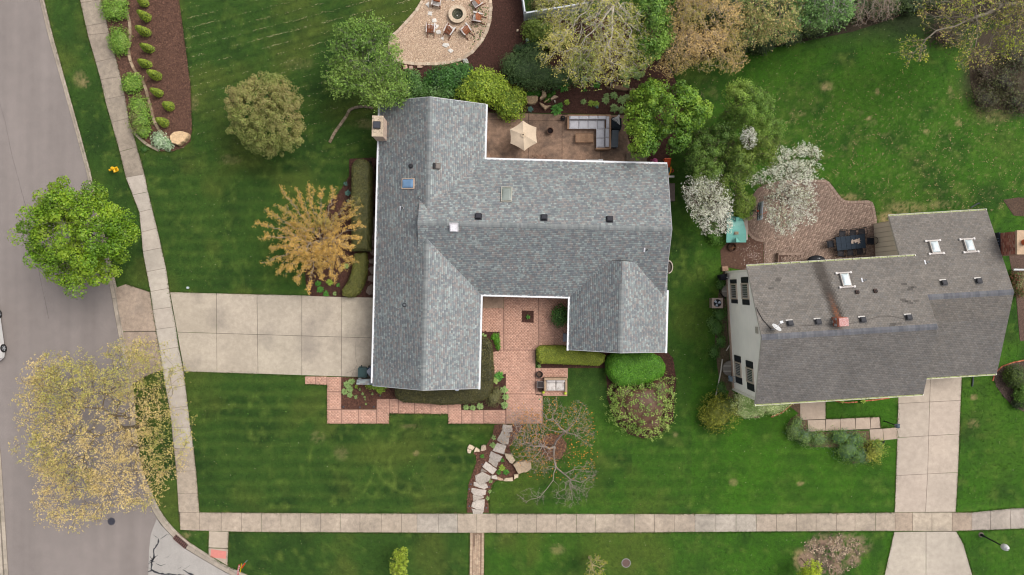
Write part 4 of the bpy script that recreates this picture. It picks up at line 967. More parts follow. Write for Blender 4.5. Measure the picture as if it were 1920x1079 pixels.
CAPN = [lin(126, 126, 131, 1.7), lin(120, 120, 126, 1.7), lin(131, 131, 135, 1.7), lin(114, 115, 121, 1.7)]
ridge_cap(NF, LB, nl, CAPN, w=.2, step=.16); ridge_cap(NF, RB, nr, CAPN, a=12.4, w=.2, step=.16)
CR = (.78, .74, .64)
lw = wall_block(NF, LB, nh, .35, (.90, .85, .76), rakein=.16); rwl = wall_block(NF, RB, nh, .30, (.66, .58, .46), rakein=.32)
# thin horizontal siding laps on the west wall
sd_ = MB(); wu = .16
z = .25
while z < 7.05:
 half = (9.72-.7)/2 if z < 5.15 else max(0, 4.86-.35-(z-5.15)/.426+ .0)
 if half > .1:
  vm = -4.86; pts = [NF.w(wu-.002, vm-half, z), NF.w(wu-.014, vm-half, z), NF.w(wu-.014, vm+half, z), NF.w(wu-.002, vm+half, z)]; up = [NF.w(wu-.002, vm-half, z+.11), NF.w(wu-.002, vm-half, z+.11), NF.w(wu-.002, vm+half, z+.11), NF.w(wu-.002, vm+half, z+.11)]
  sd_.face([pts[1], pts[2], up[2], up[1]], jit((.90, .85, .76), .012)); sd_.face([pts[0], pts[3], pts[2], pts[1]], (.62, .60, .55))
 z += .115
obj("siding_course", sd_, M_SIDING, lw, kind='stuff')
for vv in (-.3, -9.42):
 cbd = MB(); cbd.box(NF.w(.10, vv, 2.6), (.10, .16, 5.2), NF.ang, CR); obj("corner_board", cbd, M_SIDING, nh)
fb = MB(); fb.box(NF.w(.12, -4.86, .15), (.14, 9.1, .3), NF.ang, lin(186, 160, 140)); obj("foundation", fb, M_OLDC, nh)
# vertical grooves on the east block's west wall
gv = MB()
for i in range(9):
 v = 2.75-i*.37; h = 2.8+.37*(3.08-v)-.25 if v < 3.08 else 2.7
 gv.box(NF.w(11.55+.305, v, h/2), (.02, .028, h), NF.ang, (.42, .36, .28))
obj("siding_groove", gv, M_SIDING, rwl, kind='stuff')
gutter(NF, (0, 0), (11.95, 0), 5.2, nh, (0, 1), CR, True); gutter(NF, (0, -9.72), (11.9, -9.72), 5.2, nh, (0, -1), CR, True)
gutter(NF, (11.55, 3.08), (18.83, 3.08), 2.8, nh, (0, 1), CR, True); gutter(NF, (13.3, -9.0), (18.83, -9.0), 2.8, nh, (0, -1), CR, True)
def nwin(py0, py1, zc, hz, kind):
 """element on the west wall between picture rows py0..py1"""
 y0, y1 = [(539.5-p)*(CAM_H-zc)/FPX for p in (py0, py1)]; x = (NF.w(.1, -4.8, 0))[0]
 v0 = NF.l(x, y0)[1]; v1 = NF.l(x, y1)[1]; vm, w = (v0+v1)/2, abs(v0-v1)
 if kind == 's':
  m = MB(); m.box(NF.w(.13, vm, zc), (.05, w, hz), NF.ang, lin(34, 36, 42))
  for i in range(int(hz/.09)): m.box(NF.w(.10, vm, zc-hz/2+.05+i*.09), (.02, w-.1, .05), NF.ang, lin(50, 52, 58))
  return obj("shutter", m, M_PLAST, nh)
 f = MB(); fc_ = lin(222, 204, 184)
 for dv, dz, ww, hh in ((0, hz/2, w+.1, .1), (0, -hz/2, w+.1, .1), (w/2, 0, .1, hz), (-w/2, 0, .1, hz)): f.box(NF.w(.11, vm+dv, zc+dz), (.1, ww, hh), NF.ang, fc_)
 o = obj("window", f, M_PAINT, nh); g = MB(); g.box(NF.w(.14, vm, zc), (.02, w-.08, hz-.08), NF.ang, lin(96, 98, 100)); obj("pane", g, M_GLASS, o)
 bl = MB()
 for i in range(7): bl.box(NF.w(.12, vm-w/2+.08+i*(w-.14)/7, zc), (.02, .045, hz-.12), NF.ang, lin(176, 174, 168))
 obj("blind", bl, M_PLAST, o)
for (s0, w0, w1, s1), zc in (((524, 533, 560, 569), 1.72), ((519.5, 532, 560, 572), 4.22), ((667.5, 680.5, 706, 720), 1.6), ((677.5, 691.5, 717.5, 733), 4.15)):
 nwin(s0, w0-1.5, zc, 1.42, 's'); nwin(w0, w1, zc, 1.35, 'w'); nwin(w1+1.5, s1, zc, 1.42, 's')
gvn = MB(); gvn.box(NF.w(.12, -4.45, 6.1), (.06, .45, .5), NF.ang, lin(210, 200, 186)); obj("gable_vent", gvn, M_PAINT, nh)
for px, py, w, h in ((1584.5, 526, .60, .98), (1751.5, 464.5, .62, .92), (1816, 461.5, .62, .92)):
 skylight(NF, NB, px, py, w, h, nh, lin(196, 188, 180), lin(206, 216, 218, 1.25), ends=True, lift=.14)
for px, py in ((1481, 607.5), (1533.5, 604.5), (1617, 601), (1703, 596.5), (1769, 531.5), (1834, 528)):
 box_vent(NF, NB, px, py, nh, s=.36, h=.15, col=lin(62, 62, 66), flange=lin(110, 108, 108))
for px, py in ((1621, 525.5), (1739, 492)): pipe(NF, NB, px, py, nh, .07, .2)
for px, py in ((1606.5, 548.5), (1640.5, 546.5)):
 c, M = roof_item(NF, NB, px, py); m = MB(); m.box(c+M@Vector((0, 0, .07)), (.2, .26, .16), M=M, col=lin(84, 66, 60)); m.box(c+M@Vector((.03, -.03, .16)), (.15, .15, .03), M=M, col=lin(50, 44, 42)); obj("roof_vent", m, M_DARK, nh, label="small rusty brown roof vent")
# rusty chimney with pink metal cover
c, M = roof_item(NF, NB, 1570, 603); m = MB(); m.box((c.x, c.y, c.z+.3), (.66, .60, .9), NF.ang, lin(182, 108, 82)); co = obj("chimney", m, M_BRICK, nh)
m = MB()
for j in range(5):
 for i in range(3): m.box(Vector((c.x, c.y, c.z+.1+j*.12))+Matrix.Rotation(NF.ang, 3, 'Z')@Vector((-.34, -.2+i*.2, 0)), (.03, .17, .1), NF.ang, R.choice([lin(206, 204, 200), lin(176, 150, 136), lin(190, 110, 84)]))
obj("chimney_stone", m, M_STONE, co, kind='stuff')
m = MB(); m.box((c.x+.05, c.y+.0, c.z+.79), (.62, .56, .08), NF.ang, lin(198, 138, 132)); obj("chimney_cover", m, mat("pitted_pink_metal", .6, [(20, .18)], None, tint=(26, (.5, .36, .34), .5, .62)), co)
# satellite dish
sdh = thing("satellite_dish", "small white satellite dish on the ridge of the brown roof", "satellite dish", on_roof(NF, NB, 1450, 617)[:2]+(0,))
_u, _v, _z = on_roof(NF, NB, 1446.5, 619); base = Vector(NF.w(_u, _v, _z)); sdh.location = base
m = MB(); m.tube(base, base+Vector((.08, .12, .5)), .03, .03, 8, lin(200, 200, 202)); m.tube(base+Vector((.08, .12, .5)), base+Vector((.3, .55, .85)), .02, .02, 8, lin(226, 226, 228)); obj("mount_arm", m, M_PAINT, sdh)
m = MB(); n = Vector((.35, .75, .55)).normalized(); a = n.orthogonal().normalized(); b = n.cross(a); ctr = base+Vector((.14, .16, .5)); rr = .36
for i in range(18):
 for j in range(3):
  q = []
  for (ii, jj) in ((i, j), (i+1, j), (i+1, j+1), (i, j+1)):
   t = 2*pi*ii/18; r = rr*jj/3; q.append(ctr+a*cos(t)*r+b*sin(t)*r*.85+n*(r*r*.45))
  m.face(q, lin(232, 232, 232))
obj("reflector", m, M_PAINT, sdh, smooth=True)
m = MB(); m.box(base+Vector((.32, .58, .88)), (.2, .16, .14), .3, lin(240, 240, 240)); obj("receiver", m, M_PLAST, sdh)
cb = thing("roof_cable", "thin black cable running over the roof from the gable to the dish", "cable", base)
m = MB(); pts = []
for px, py in ((1416, 577), (1422, 586), (1430, 600), (1446.5, 618)):
 u, v, z = on_roof(NF, NB, px, py); pts.append(Vector(NF.w(max(u, .05), v, z+.04)))
m.path(pts, .022, 5, lin(58, 54, 54)); obj("cable", m, M_DARK, cb)
m = MB(); pts = []
for px, py in ((1455, 617), (1466, 614), (1500, 611), (1560, 609), (1600, 606), (1625, 600), (1650, 593), (1670, 593), (1695, 598)):
 u, v, z = on_roof(NF, NB, px, py); pts.append(Vector(NF.w(u, v, z+.03)))
m.path(pts, .011, 4, lin(92, 84, 82)); obj("cable", m, M_DARK, cb)
# brick chimney on the east wall
bc = thing("brick_chimney", "red brick chimney with tan cap against the east side of the brown roof", "chimney", P(1876, 455, 0))
cx0, cx1 = 35.58, 37.4; cy0, cy1 = [(539.5-p)*(CAM_H-5.2)/FPX for p in (476, 434)]
RBK = [lin(178, 112, 92), lin(162, 100, 82), lin(188, 124, 104), lin(148, 90, 76), lin(190, 146, 126)]
m = MB(); m.prism([(cx0, cy0), (cx1, cy0), (cx1, cy1), (cx0, cy1)], 0, 5.15, lin(150, 112, 98)); obj("chimney_stack", m, M_BRICK, bc)
proto = None; zz = 3.2; row = 0; cnt = 0
while zz < 5.15 and cnt < 290:
 n = 7; off = (row % 2)*.5
 for i in range(n):
  col = R.choice(RBK); wy = (cy1-cy0)/n
  key = ('nbrick', RBK.index(col))
  if key not in _loc:
   q = MB(); q.box((0, 0, 0), (.05, wy-.014, .062), 0, col); o = obj("brick", q, M_BRICK, bc, local=True); _loc[key] = o
  else:
   o = bpy.data.objects.new("brick", _loc[key].data); COL.objects.link(o); o.parent = bc
  yy = cy0+(i+.5+off*.6-.15)*wy
  o.location = Vector((cx0-.01+R.uniform(-.004, .004), min(yy, cy1-wy/2), zz))-bc.location; cnt += 1
 zz += .075; row += 1
m = MB(); m.prism([(cx0-.06, cy0-.06), (cx1+.06, cy0-.06), (cx1+.06, cy1+.06), (cx0-.06, cy1+.06)], 5.15, 5.32, lin(206, 176, 146)); obj("chimney_cap", m, M_OLDC, bc)
m = MB(); m.lathe([(.2, 0), (.2, .35), (.15, .35), (.15, .1)], (36.0, (cy0+cy1)/2, 5.32), 14, lin(196, 100, 60), caps=False); obj("flue_tile", m, M_BRICK, bc)
m = MB(); m.box((35.50, (cy0+cy1)/2, 3.42), (.10, cy1-cy0+.1, .5), NF.ang*.6, lin(40, 46, 58))
for i in range(7): m.box((35.46, cy0+.1+i*.22, 3.5), (.05, .08, .3), 0, lin(120, 136, 160))
obj("flashing", m, M_DARK, bc)

# ------------------------------------------------------------------ objects
def rock(mb, pts_px, z0, h, col, rnd=None, rough=.02):
 poly = PP(pts_px); a = sum(poly[i][0]*poly[(i+1) % len(poly)][1]-poly[(i+1) % len(poly)][0]*poly[i][1] for i in range(len(poly)))
 if a < 0: poly = poly[::-1]
 fine = []
 for i in range(len(poly)):
  p, q = poly[i], poly[(i+1) % len(poly)]; L = math.hypot(q[0]-p[0], q[1]-p[1]); n = max(1, int(L/.16))
  for k in range(n):
   f = k/n; fine.append((p[0]+(q[0]-p[0])*f+R.uniform(-rough, rough), p[1]+(q[1]-p[1])*f+R.uniform(-rough, rough)))
 n = len(fine); cx = sum(p[0] for p in fine)/n; cy = sum(p[1] for p in fine)/n
 rings = []
 for k, z in ((1.0, z0), (1.0, z0+h*.72), (.93, z0+h*.95), (.6, z0+h)):
  rings.append([(cx+(x-cx)*k, cy+(y-cy)*k, z+(R.uniform(-rough, rough)*.5 if z > z0 else 0)) for x, y in fine])
 b = len(mb.v)
 for r in rings: mb.v += r
 for q in range(3):
  for i in range(n):
   j = (i+1) % n; mb.f.append((b+q*n+i, b+q*n+j, b+(q+1)*n+j, b+(q+1)*n+i)); mb.c.append(col if q else tuple(x*.85 for x in col))
 mb.v.append((cx, cy, z0+h+.004)); t_ = len(mb.v)-1
 for i in range(n): mb.f.append((b+3*n+i, b+3*n+(i+1) % n, t_)); mb.c.append(col)
 return mb
def zz(pts, ox, oy, s): return [(ox+x*s, oy+y*s) for x, y in pts]
SP = thing("stone_path", "winding path of pale irregular flagstone steps down to the sidewalk", "path", P(905, 880, 0))
steps = [[(470, 93), (570, 98), (572, 165), (520, 185), (462, 158)], [(462, 160), (548, 190), (527, 298), (482, 308), (405, 255)], [(408, 285), (506, 318), (482, 410), (360, 368)], [(345, 373), (466, 430), (440, 482), (390, 490), (325, 428)], [(332, 442), (425, 490), (402, 550), (315, 488)],
         [(290, 480), (408, 570), (365, 626), (250, 540)], [(245, 553), (300, 590), (308, 602), (234, 590)], [(250, 595), (345, 638), (330, 682), (235, 740), (180, 692), (174, 635)], [(163, 700), (300, 722), (312, 765), (270, 782), (158, 740)], [(140, 764), (295, 788), (290, 835), (240, 852), (160, 836), (130, 800)],
         [(150, 840), (270, 852), (265, 872), (155, 908)], [(200, 888), (278, 884), (270, 1002), (190, 992), (134, 966), (145, 915)], [(136, 985), (270, 1006), (255, 1041), (155, 1043)]]
for i, s_ in enumerate(steps):
 shade = [lin(196, 184, 172), lin(188, 176, 164), lin(206, 194, 182)][i % 3]
 if i in (6,): shade = lin(150, 138, 126)
 low = i in (4, 6, 8, 10, 12)
 m = MB(); rock(m, zz(s_, 860, 780, .1761), 0, .085 if low else .13, jit(shade, .05)); obj("step_stone", m, M_STONE, SP)
def rocks(lst, ox, oy, s, label, name="rock", h=.22, cat="rock", grp=None, cols=None):
 t_ = []
 for pts, lb, hh, col in lst:
  q = zz(pts, ox, oy, s); m = MB(); rock(m, q, 0, hh, jit(col, .04), rough=.025); o = obj(name, m, M_STONE); tag(o, lb, cat, grp); t_.append(o)
 return t_
CRM = lin(218, 198, 170); PNK = lin(204, 174, 146)
rocks([([(115, 298), (170, 330), (150, 362), (95, 340)], "angular cream rock at the lawn edge left of the stone steps", .2, CRM), ([(93, 348), (136, 365), (125, 398), (95, 392)], "smallest cream rock under the angular one left of the steps", .15, CRM),
       ([(182, 332), (226, 355), (222, 378), (165, 384)], "triangular cream rock in the middle of the short row left of the steps", .18, CRM), ([(243, 312), (292, 306), (296, 352), (275, 366), (232, 368)], "rounded tan rock closest to the stone steps on the lawn side", .22, lin(206, 184, 160)),
       ([(485, 395), (570, 402), (580, 445), (602, 468), (570, 505), (540, 490), (505, 440)], "broken pale rock pile right beside the stone steps", .3, lin(210, 190, 164)), ([(578, 512), (615, 478), (700, 470), (772, 492), (775, 545), (735, 585), (635, 606)], "large flat tan boulder right of the steps below the bare tree", .42, lin(196, 172, 144)),
       ([(350, 632), (400, 628), (418, 668), (400, 672), (352, 664)], "white rounded rock touching the steps at the lower bed edge", .2, lin(226, 214, 198)), ([(412, 640), (478, 672), (474, 688), (414, 684)], "low pinkish rock between two cream rocks at the lower bed edge", .12, PNK),
       ([(487, 660), (575, 648), (578, 688), (480, 692)], "long flat cream rock at the lower bed edge", .16, CRM), ([(590, 618), (636, 614), (632, 652), (588, 670)], "yellowish rock at the right end of the lower bed edge", .2, lin(220, 200, 168))], 860, 780, .1761, "")
rocks([([(630, 310), (900, 305), (945, 340), (930, 450), (860, 500), (745, 535), (650, 510)], "broad rough tan boulder beside the yellow green shrub", .45, lin(178, 152, 120)), ([(1045, 160), (1140, 230), (1160, 310), (1100, 360), (990, 415), (970, 380), (1030, 300)], "upright tan boulder in the middle of the back bed rocks", .5, lin(182, 156, 126)),
       ([(960, 480), (1060, 500), (1140, 560), (1280, 545), (1130, 655), (1020, 560)], "wedge shaped layered boulder pointing at the patio", .4, lin(196, 168, 136)), ([(1265, 370), (1340, 285), (1420, 290), (1460, 320), (1360, 370), (1280, 405)], "narrow pale boulder nearest the leafy green shrub", .35, lin(200, 172, 146)),
       ([(1090, 455), (1230, 360), (1245, 375), (1110, 475)], "thin sliver of tan rock with moss in the back bed", .25, lin(190, 168, 120)), ([(1350, 400), (1385, 400), (1390, 450), (1370, 460)], "tiny white stone among the back bed boulders", .15, lin(228, 214, 196))], 940, 160, .0729, "")
rocks([([(655, 610), (700, 605), (870, 650), (1010, 720), (960, 750), (840, 740), (655, 690)], "long flat brown ledge rock beside the hostas", .4, lin(140, 112, 88)), ([(1010, 700), (1120, 690), (1135, 745), (1020, 765)], "blocky brown rock at the right end of the ledge", .38, lin(134, 106, 90)),
       ([(540, 560), (650, 530), (690, 575), (590, 610)], "brown rock at the left end of the ledge near the tree", .3, lin(150, 122, 96)), ([(575, 640), (640, 645), (635, 690), (590, 700)], "small square brown rock below the left ledge rock", .2, lin(128, 102, 82))], 1080, 100, .0973, "")
rocks([([(1010, 770), (1060, 760), (1090, 810), (1080, 835), (1025, 850)], "pale blue grey rock at the end of the gravel terrace wall", .3, lin(200, 196, 190)), ([(920, 825), (1005, 805), (1020, 840), (950, 860)], "flat orange tan rock below the gravel edging", .2, lin(216, 176, 142)),
       ([(1700, 385), (1722, 385), (1722, 415), (1700, 415)], "small cream rock by the white fence", .18, lin(222, 196, 170)), ([(1660, 655), (1690, 650), (1690, 675), (1665, 680)], "small cream rock by the dark evergreen", .15, lin(200, 170, 146)),
       ([(245, 845), (300, 840), (310, 895), (250, 900)], "pink tan rock below the left end of the gravel wall", .25, lin(206, 168, 148)), ([(320, 860), (370, 850), (380, 900), (325, 905)], "grey pink rock under the gravel wall beside the tree", .2, lin(184, 154, 138)), ([(430, 850), (500, 855), (480, 880), (430, 885)], "narrow tan rock under the middle of the gravel wall", .18, lin(196, 166, 144))], 720, 0, .1464, "")
# big boulder at the tip of the upper left bed
m = MB(); rock(m, [(325, 255), (333, 249), (347, 248), (358, 253), (357, 262), (350, 269), (338, 275), (328, 272), (324, 264)], 0, .55, lin(226, 192, 150), rough=.05); tag(obj("boulder", m, M_STONE, smooth=False), "large orange cream boulder at the tip of the upper left mulch bed", "boulder")
# low stone edging in that bed
def stone_line(pts, label, name, step=.52, depth=.2, h=.16, cols=(lin(168, 146, 120), lin(156, 134, 108), lin(180, 158, 132))):
 t_ = thing(name, label, "stone edging", P(*pts[len(pts)//2], 0)); pp = [Vector(P(*p)[:2]) for p in pts]; L = [0]
 for a, b in zip(pp[:-1], pp[1:]): L.append(L[-1]+(b-a).length)
 n = int(L[-1]/step)
 for i in range(n):
  def at(d):
   for k in range(len(L)-1):
    if L[k] <= d <= L[k+1]+1e-6:
     a, b = pp[k], pp[k+1]; return a.lerp(b, (d-L[k])/(L[k+1]-L[k])), (b-a).normalized()
  a, da = at(i*L[-1]/n+.01); b, db = at((i+1)*L[-1]/n-.012); na = Vector((-da.y, da.x))*depth/2; nb = Vector((-db.y, db.x))*depth/2
  m = MB(); m.prism([tuple(a+na), tuple(a-na), tuple(b-nb), tuple(b+nb)], 0, h+R.uniform(-.02, .02), jit(R.choice(cols), .06), inset=.012); obj("edging_stone", m, M_STONE, t_)
 return t_
stone_line([(229, -20), (231, 0), (237, 17), (244.5, 44), (246, 64), (242, 89), (244, 111), (253, 133), (269, 151), (276, 172), (283, 200), (290, 228), (302, 249), (318, 261)], "long curving line of grey brown stones dividing the upper left mulch bed", "stone_edging")
stone_line([(249, 244), (256, 253), (263, 260), (277, 272), (299, 283)], "short curved stone edging at the sidewalk tip of the upper left bed", "stone_edging", cols=(lin(176, 162, 140), lin(160, 146, 124)))
stone_line([(656, 206), (650, 218), (640, 232), (628, 249), (618, 268)], "broken line of fallen pale stones in the grass left of the chimney", "stone_edging", step=.3, depth=.22, h=.1, cols=(lin(150, 134, 110), lin(132, 116, 92), lin(168, 148, 124)))
stone_line([(700, 203), (680, 200), (664, 203), (656, 207)], "low grey stone edging under the light green tree", "stone_edging", step=.35, depth=.2, h=.12, cols=(lin(130, 116, 98), lin(118, 104, 88)))
# stepping stones along the garage side
sst = thing("stepping_stone_path", "row of grey stepping stones in mulch along the west wall", "stepping stones", P(696, 505, 0))
for pts in [[(694, 451), (704, 449), (704, 467), (698, 464)], [(692, 470), (704, 468), (704, 481), (698, 479.5)], [(692, 486), (704, 485), (704, 494.5), (692.5, 494.5)], [(690, 504), (695, 500), (704, 500), (703, 511), (697, 515)], [(690, 518.5), (697, 516.5), (702, 517), (701, 530), (690, 526)], [(697, 533), (701, 538), (700, 551), (693, 553.5), (685.5, 548), (690, 538)], [(669, 546), (677, 541), (679.5, 546), (673, 552.5)]]:
 m = MB(); rock(m, pts, 0, .07, jit(lin(132, 116, 106), .06)); obj("step_stone", m, M_STONE, sst)
gst = thing("gravel_stepping_stones", "line of white angular stepping stones crossing the gravel terrace", "stepping stones", P(820, 50, 0))
for cx, cy, w, h, a, n in [(802, 10, 5, 7, 20, 3), (807, 26, 5.5, 5, 15, 4), (814, 39, 6, 5, -10, 4), (818, 50.5, 5, 5.5, 30, 4), (822.5, 61, 6, 4.5, 0, 6), (830, 72.5, 4, 6.5, 10, 3), (836, 85, 8, 4.5, -25, 5), (845, 96, 6, 5, -40, 4), (838, -1, 4, 4, 0, 4), (849.5, 0, 5, 4, 30, 4)]:
 pts = [(cx+w*cos(radians(a+45+360*i/n))*R.uniform(.85, 1.1), cy+h*sin(radians(a+45+360*i/n))*R.uniform(.85, 1.1)) for i in range(n)]
 m = MB(); rock(m, pts, .02, .075, lin(232, 226, 218)); obj("step_stone", m, M_STONE, gst)
# fire pit on the gravel
fp = thing("fire_pit", "round tan stone fire pit with an ash filled bowl on gravel", "fire pit", P(857.6, 26, 0))
o_ = P(857.6, 26, .4)
for i in range(18):
 a0, a1 = 2*pi*i/18+.012, 2*pi*(i+1)/18-.012
 for lv in range(3):
  q = [(o_[0]+r*cos(a), o_[1]+r*sin(a)) for r, a in ((.45, a0), (.66, a0), (.66, a1), (.45, a1))]
  if lv < 2:
   m = MB(); m.prism(q, .02+lv*.14, .15+lv*.14, jit(lin(200, 176, 150), .06)); obj("block", m, M_STONE, fp)
m = MB(); pr = [(.42, .31), (.42, .38), (.70, .38), (.70, .31)]
m.lathe([(.70, .31), (.70, .385), (.43, .385), (.43, .2)], (o_[0], o_[1], 0), 36, lin(220, 198, 172), caps=False); obj("coping_ring", m, M_STONE, fp)
m = MB(); m.lathe([(.43, .3), (.3, .14), (.0, .1)], (o_[0], o_[1], 0), 24, lin(92, 92, 74), caps=False)
for i in range(90):
 r, a = R.uniform(0, .36), R.uniform(0, 6.28); m.ell((o_[0]+r*cos(a), o_[1]+r*sin(a), .17+r*.15), (.025, .03, .02), 5, 3, R.choice([lin(120, 124, 96), lin(70, 74, 56), lin(160, 156, 140), lin(50, 50, 44)]))
m.ell((o_[0]-.02, o_[1]-.08, .24), (.045, .045, .04), 8, 5, lin(240, 240, 240)); obj("ash_bowl", m, M_STONE, fp)
# adirondack chairs, facing +Y when unrotated
def adirondack():
 t_ = thing("adirondack_chair", "x", "chair", (0, 0, 0)); br = lin(196, 122, 84); wf = lin(226, 218, 212); dk = lin(128, 74, 52)
 for i in range(5):
  m = MB(); M_ = Matrix.Rotation(radians(10), 3, 'X'); m.box((0, .27-i*.115, .36-i*.022), (.54, .095, .025), M=M_, col=jit(R.choice([br, wf, wf]), .1)); obj("seat_slat", m, M_WOOD, t_)
 for i in range(5):
  m = MB(); M_ = Matrix.Rotation(radians(-32), 3, 'X'); x = (i-2)*.105; h = .72-.05*abs(i-2); c = Vector((x*1.06, -.27, .26))+M_@Vector((0, 0, h/2)); m.box(c, (.09, .022, h), M=M_, col=jit(br if i % 2 else tuple(a*.85 for a in br), .08)); obj("back_slat", m, M_WOOD, t_)
 for s in (-1, 1):
  m = MB(); m.prism([(s*.30-.045, .38), (s*.30+.065 if s > 0 else s*.30-.065, .38), (s*.36, -.1), (s*.33, -.38), (s*.26, -.36)], .56, .585, jit(wf, .04)); obj("armrest", m, M_WOOD, t_)
  m = MB(); m.box((s*.31, .30, .28), (.035, .11, .56), col=dk); obj("leg", m, M_WOOD, t_)
  m = MB(); M_ = Matrix.Rotation(radians(18), 3, 'X'); m.box((s*.27, -.16, .19), (.03, 1.08, .10), M=M_, col=dk); obj("leg", m, M_WOOD, t_)
 m = MB(); m.box((0, -.36, .48), (.56, .03, .08), col=dk); obj("brace", m, M_WOOD, t_)
 return t_
ad = adirondack()
for i, (px, py, a, lb) in enumerate([(819, 4, 180-12, "wooden chair with white arms northwest of the fire pit at the picture edge"), (894, 6, 122, "yellowed wooden chair northeast of the fire pit"), (895, 34, 78, "wooden chair right of the fire pit facing west"),
                                     (873, 57, 38, "wooden chair lower right of the fire pit angled to the left"), (843, 57, -33, "wooden chair directly below the fire pit angled to the right"), (808, 54, -4, "wooden chair at the far left beside the white stepping stones")]):
 o = ad if i == 0 else copy_tree(ad); o.location = P(px, py, 0)[:2]+(.036,); o.location.x = P(px, py, .35)[0]; o.location.y = P(px, py, .35)[1]; o.rotation_euler = (0, 0, radians(a)); o['label'] = lb; o['group'] = "wooden chairs around the fire pit"
# white picket fence at the top
wf_ = thing("white_fence", "white vinyl fence corner beside the dark mulch at the top", "fence", P(984, 39, 0))
Cn = Vector(P(984, 39)[:2]); A_ = Vector(P(972, -45)[:2]); B_ = Vector(P(1100, 20)[:2])
for (s_, e_) in ((Cn, A_), (Cn, B_)):
 d = (e_-s_); L = d.length; d.normalize(); ang = atan2(d.y, d.x); n = int(L/.165)
 for i in range(n):
  c = s_+d*(i+.5)*L/n; key = 'picket'
  if key not in _loc:
   m = MB(); m.box((0, 0, .72), (.148, .03, 1.40), col=lin(226, 232, 240)); _loc[key] = obj("board", m, M_PLAST, wf_, local=True); o = _loc[key]
  else: o = bpy.data.objects.new("board", _loc[key].data); COL.objects.link(o); o.parent = wf_
  o.location = Vector((c.x, c.y, 0))-wf_.location; o.rotation_euler = (0, 0, ang)
 m = MB(); m.box(((s_.x+e_.x)/2, (s_.y+e_.y)/2, 1.47), (L+.05, .10, .09), ang, lin(240, 244, 250)); m.box(((s_.x+e_.x)/2, (s_.y+e_.y)/2, .12), (L, .06, .12), ang, lin(228, 232, 238)); obj("rail", m, M_PLAST, wf_)
 for i in range(int(L/2.2)+1):
  c = s_+d*min(L, i*2.2); m = MB(); m.box((c.x, c.y, .78), (.14, .14, 1.56), ang, lin(236, 240, 246)); m.prism([(c.x-.09, c.y-.09), (c.x+.09, c.y-.09), (c.x+.09, c.y+.09), (c.x-.09, c.y+.09)], 1.56, 1.62, lin(244, 246, 250), inset=.07); obj("post", m, M_PLAST, wf_)
gl = thing("garden_light", "small green domed garden light beside the white fence", "garden light", P(989, 76, 0)); m = MB(); m.tube(P(989, 76, 0), P(989, 75.5, .8), .03, .03, 8, lin(60, 80, 70)); obj("post", m, M_DARK, gl)
q = P(989, 75.5, .8); m = MB(); m.lathe([(.14, 0), (.13, .05), (.07, .1), (.0, .12)], q, 14, lin(176, 206, 190)); obj("lamp_dome", m, M_PLAST, gl)
# patio umbrella
pu = thing("patio_umbrella", "open hexagonal beige canvas umbrella on the back patio", "umbrella", P(982, 254, 0))
zt, ze = 2.55, 2.1; tc = Vector(P(981, 253, zt)); hx6 = [(980.5, 226.4), (1005.9, 239.3), (1007.2, 268), (983.2, 283.2), (957, 269.2), (956, 243)]
cv = MB(); ed = [Vector(P(a, b, ze)) for a, b in hx6]
for i in range(6):
 a, b = ed[i], ed[(i+1) % 6]; N = 6; grid = []
 for r in range(N+1):
  row = []
  for k in range(5):
   e = a.lerp(b, k/4); e = e+(tc-e)*.05*(1-(2*k/4-1)**2); p = tc.lerp(e, r/N); p.z = zt+(ze-zt)*(r/N)-.05*(1-(2*k/4-1)**2)*(r/N)+.05*sin(r/N*pi)
   row.append(p)
  grid.append(row)
 col = jit(lin(226, 203, 176), .03)
 for r in range(N):
  for k in range(4): cv.face([grid[r][k], grid[r+1][k], grid[r+1][k+1], grid[r][k+1]] , col)
obj("canopy", cv, M_FABR, pu); m = MB(); m.tube(tc+Vector((0, 0, -2.5)), tc+Vector((0, 0, .02)), .025, .025, 8, lin(90, 70, 56)); obj("pole", m, M_DARK, pu)
vt = MB()
for i in range(6):
 a, b = tc.lerp(ed[i], .19), tc.lerp(ed[(i+1) % 6], .19); vt.face([tc+Vector((0, 0, .07)), Vector((a.x, a.y, zt+.0)), Vector((b.x, b.y, zt+.0))], lin(218, 194, 166))
obj("vent_cap", vt, M_FABR, pu); m = MB(); m.lathe([(.04, 0), (.05, .03), (.0, .08)], tc+Vector((0, 0, .07)), 10, lin(60, 50, 44)); obj("finial", m, M_DARK, pu)
for i in range(6):
 m = MB(); m.tube(tc-Vector((0, 0, .02)), ed[i]-Vector((0, 0, .02)), .012, .012, 5, lin(90, 70, 56)); obj("rib", m, M_DARK, pu)
m = MB(); m.lathe([(.28, 0), (.28, .06), (.05, .1)], (tc.x, tc.y, .024), 16, lin(60, 58, 56)); obj("base", m, M_DARK, pu)
tb = thing("patio_table", "round dark table hidden under the beige umbrella", "table", (tc.x, tc.y, 0)); m = MB(); m.lathe([(.5, .70), (.5, .73), (.06, .73)], (tc.x, tc.y, 0), 24, lin(70, 64, 60)); obj("tabletop", m, M_DARK, tb)
for i in range(4):
 m = MB(); a = pi/4+i*pi/2; m.tube((tc.x+.4*cos(a), tc.y+.4*sin(a), .02), (tc.x+.3*cos(a), tc.y+.3*sin(a), .7), .02, .02, 6, lin(60, 56, 54)); obj("leg", m, M_DARK, tb)
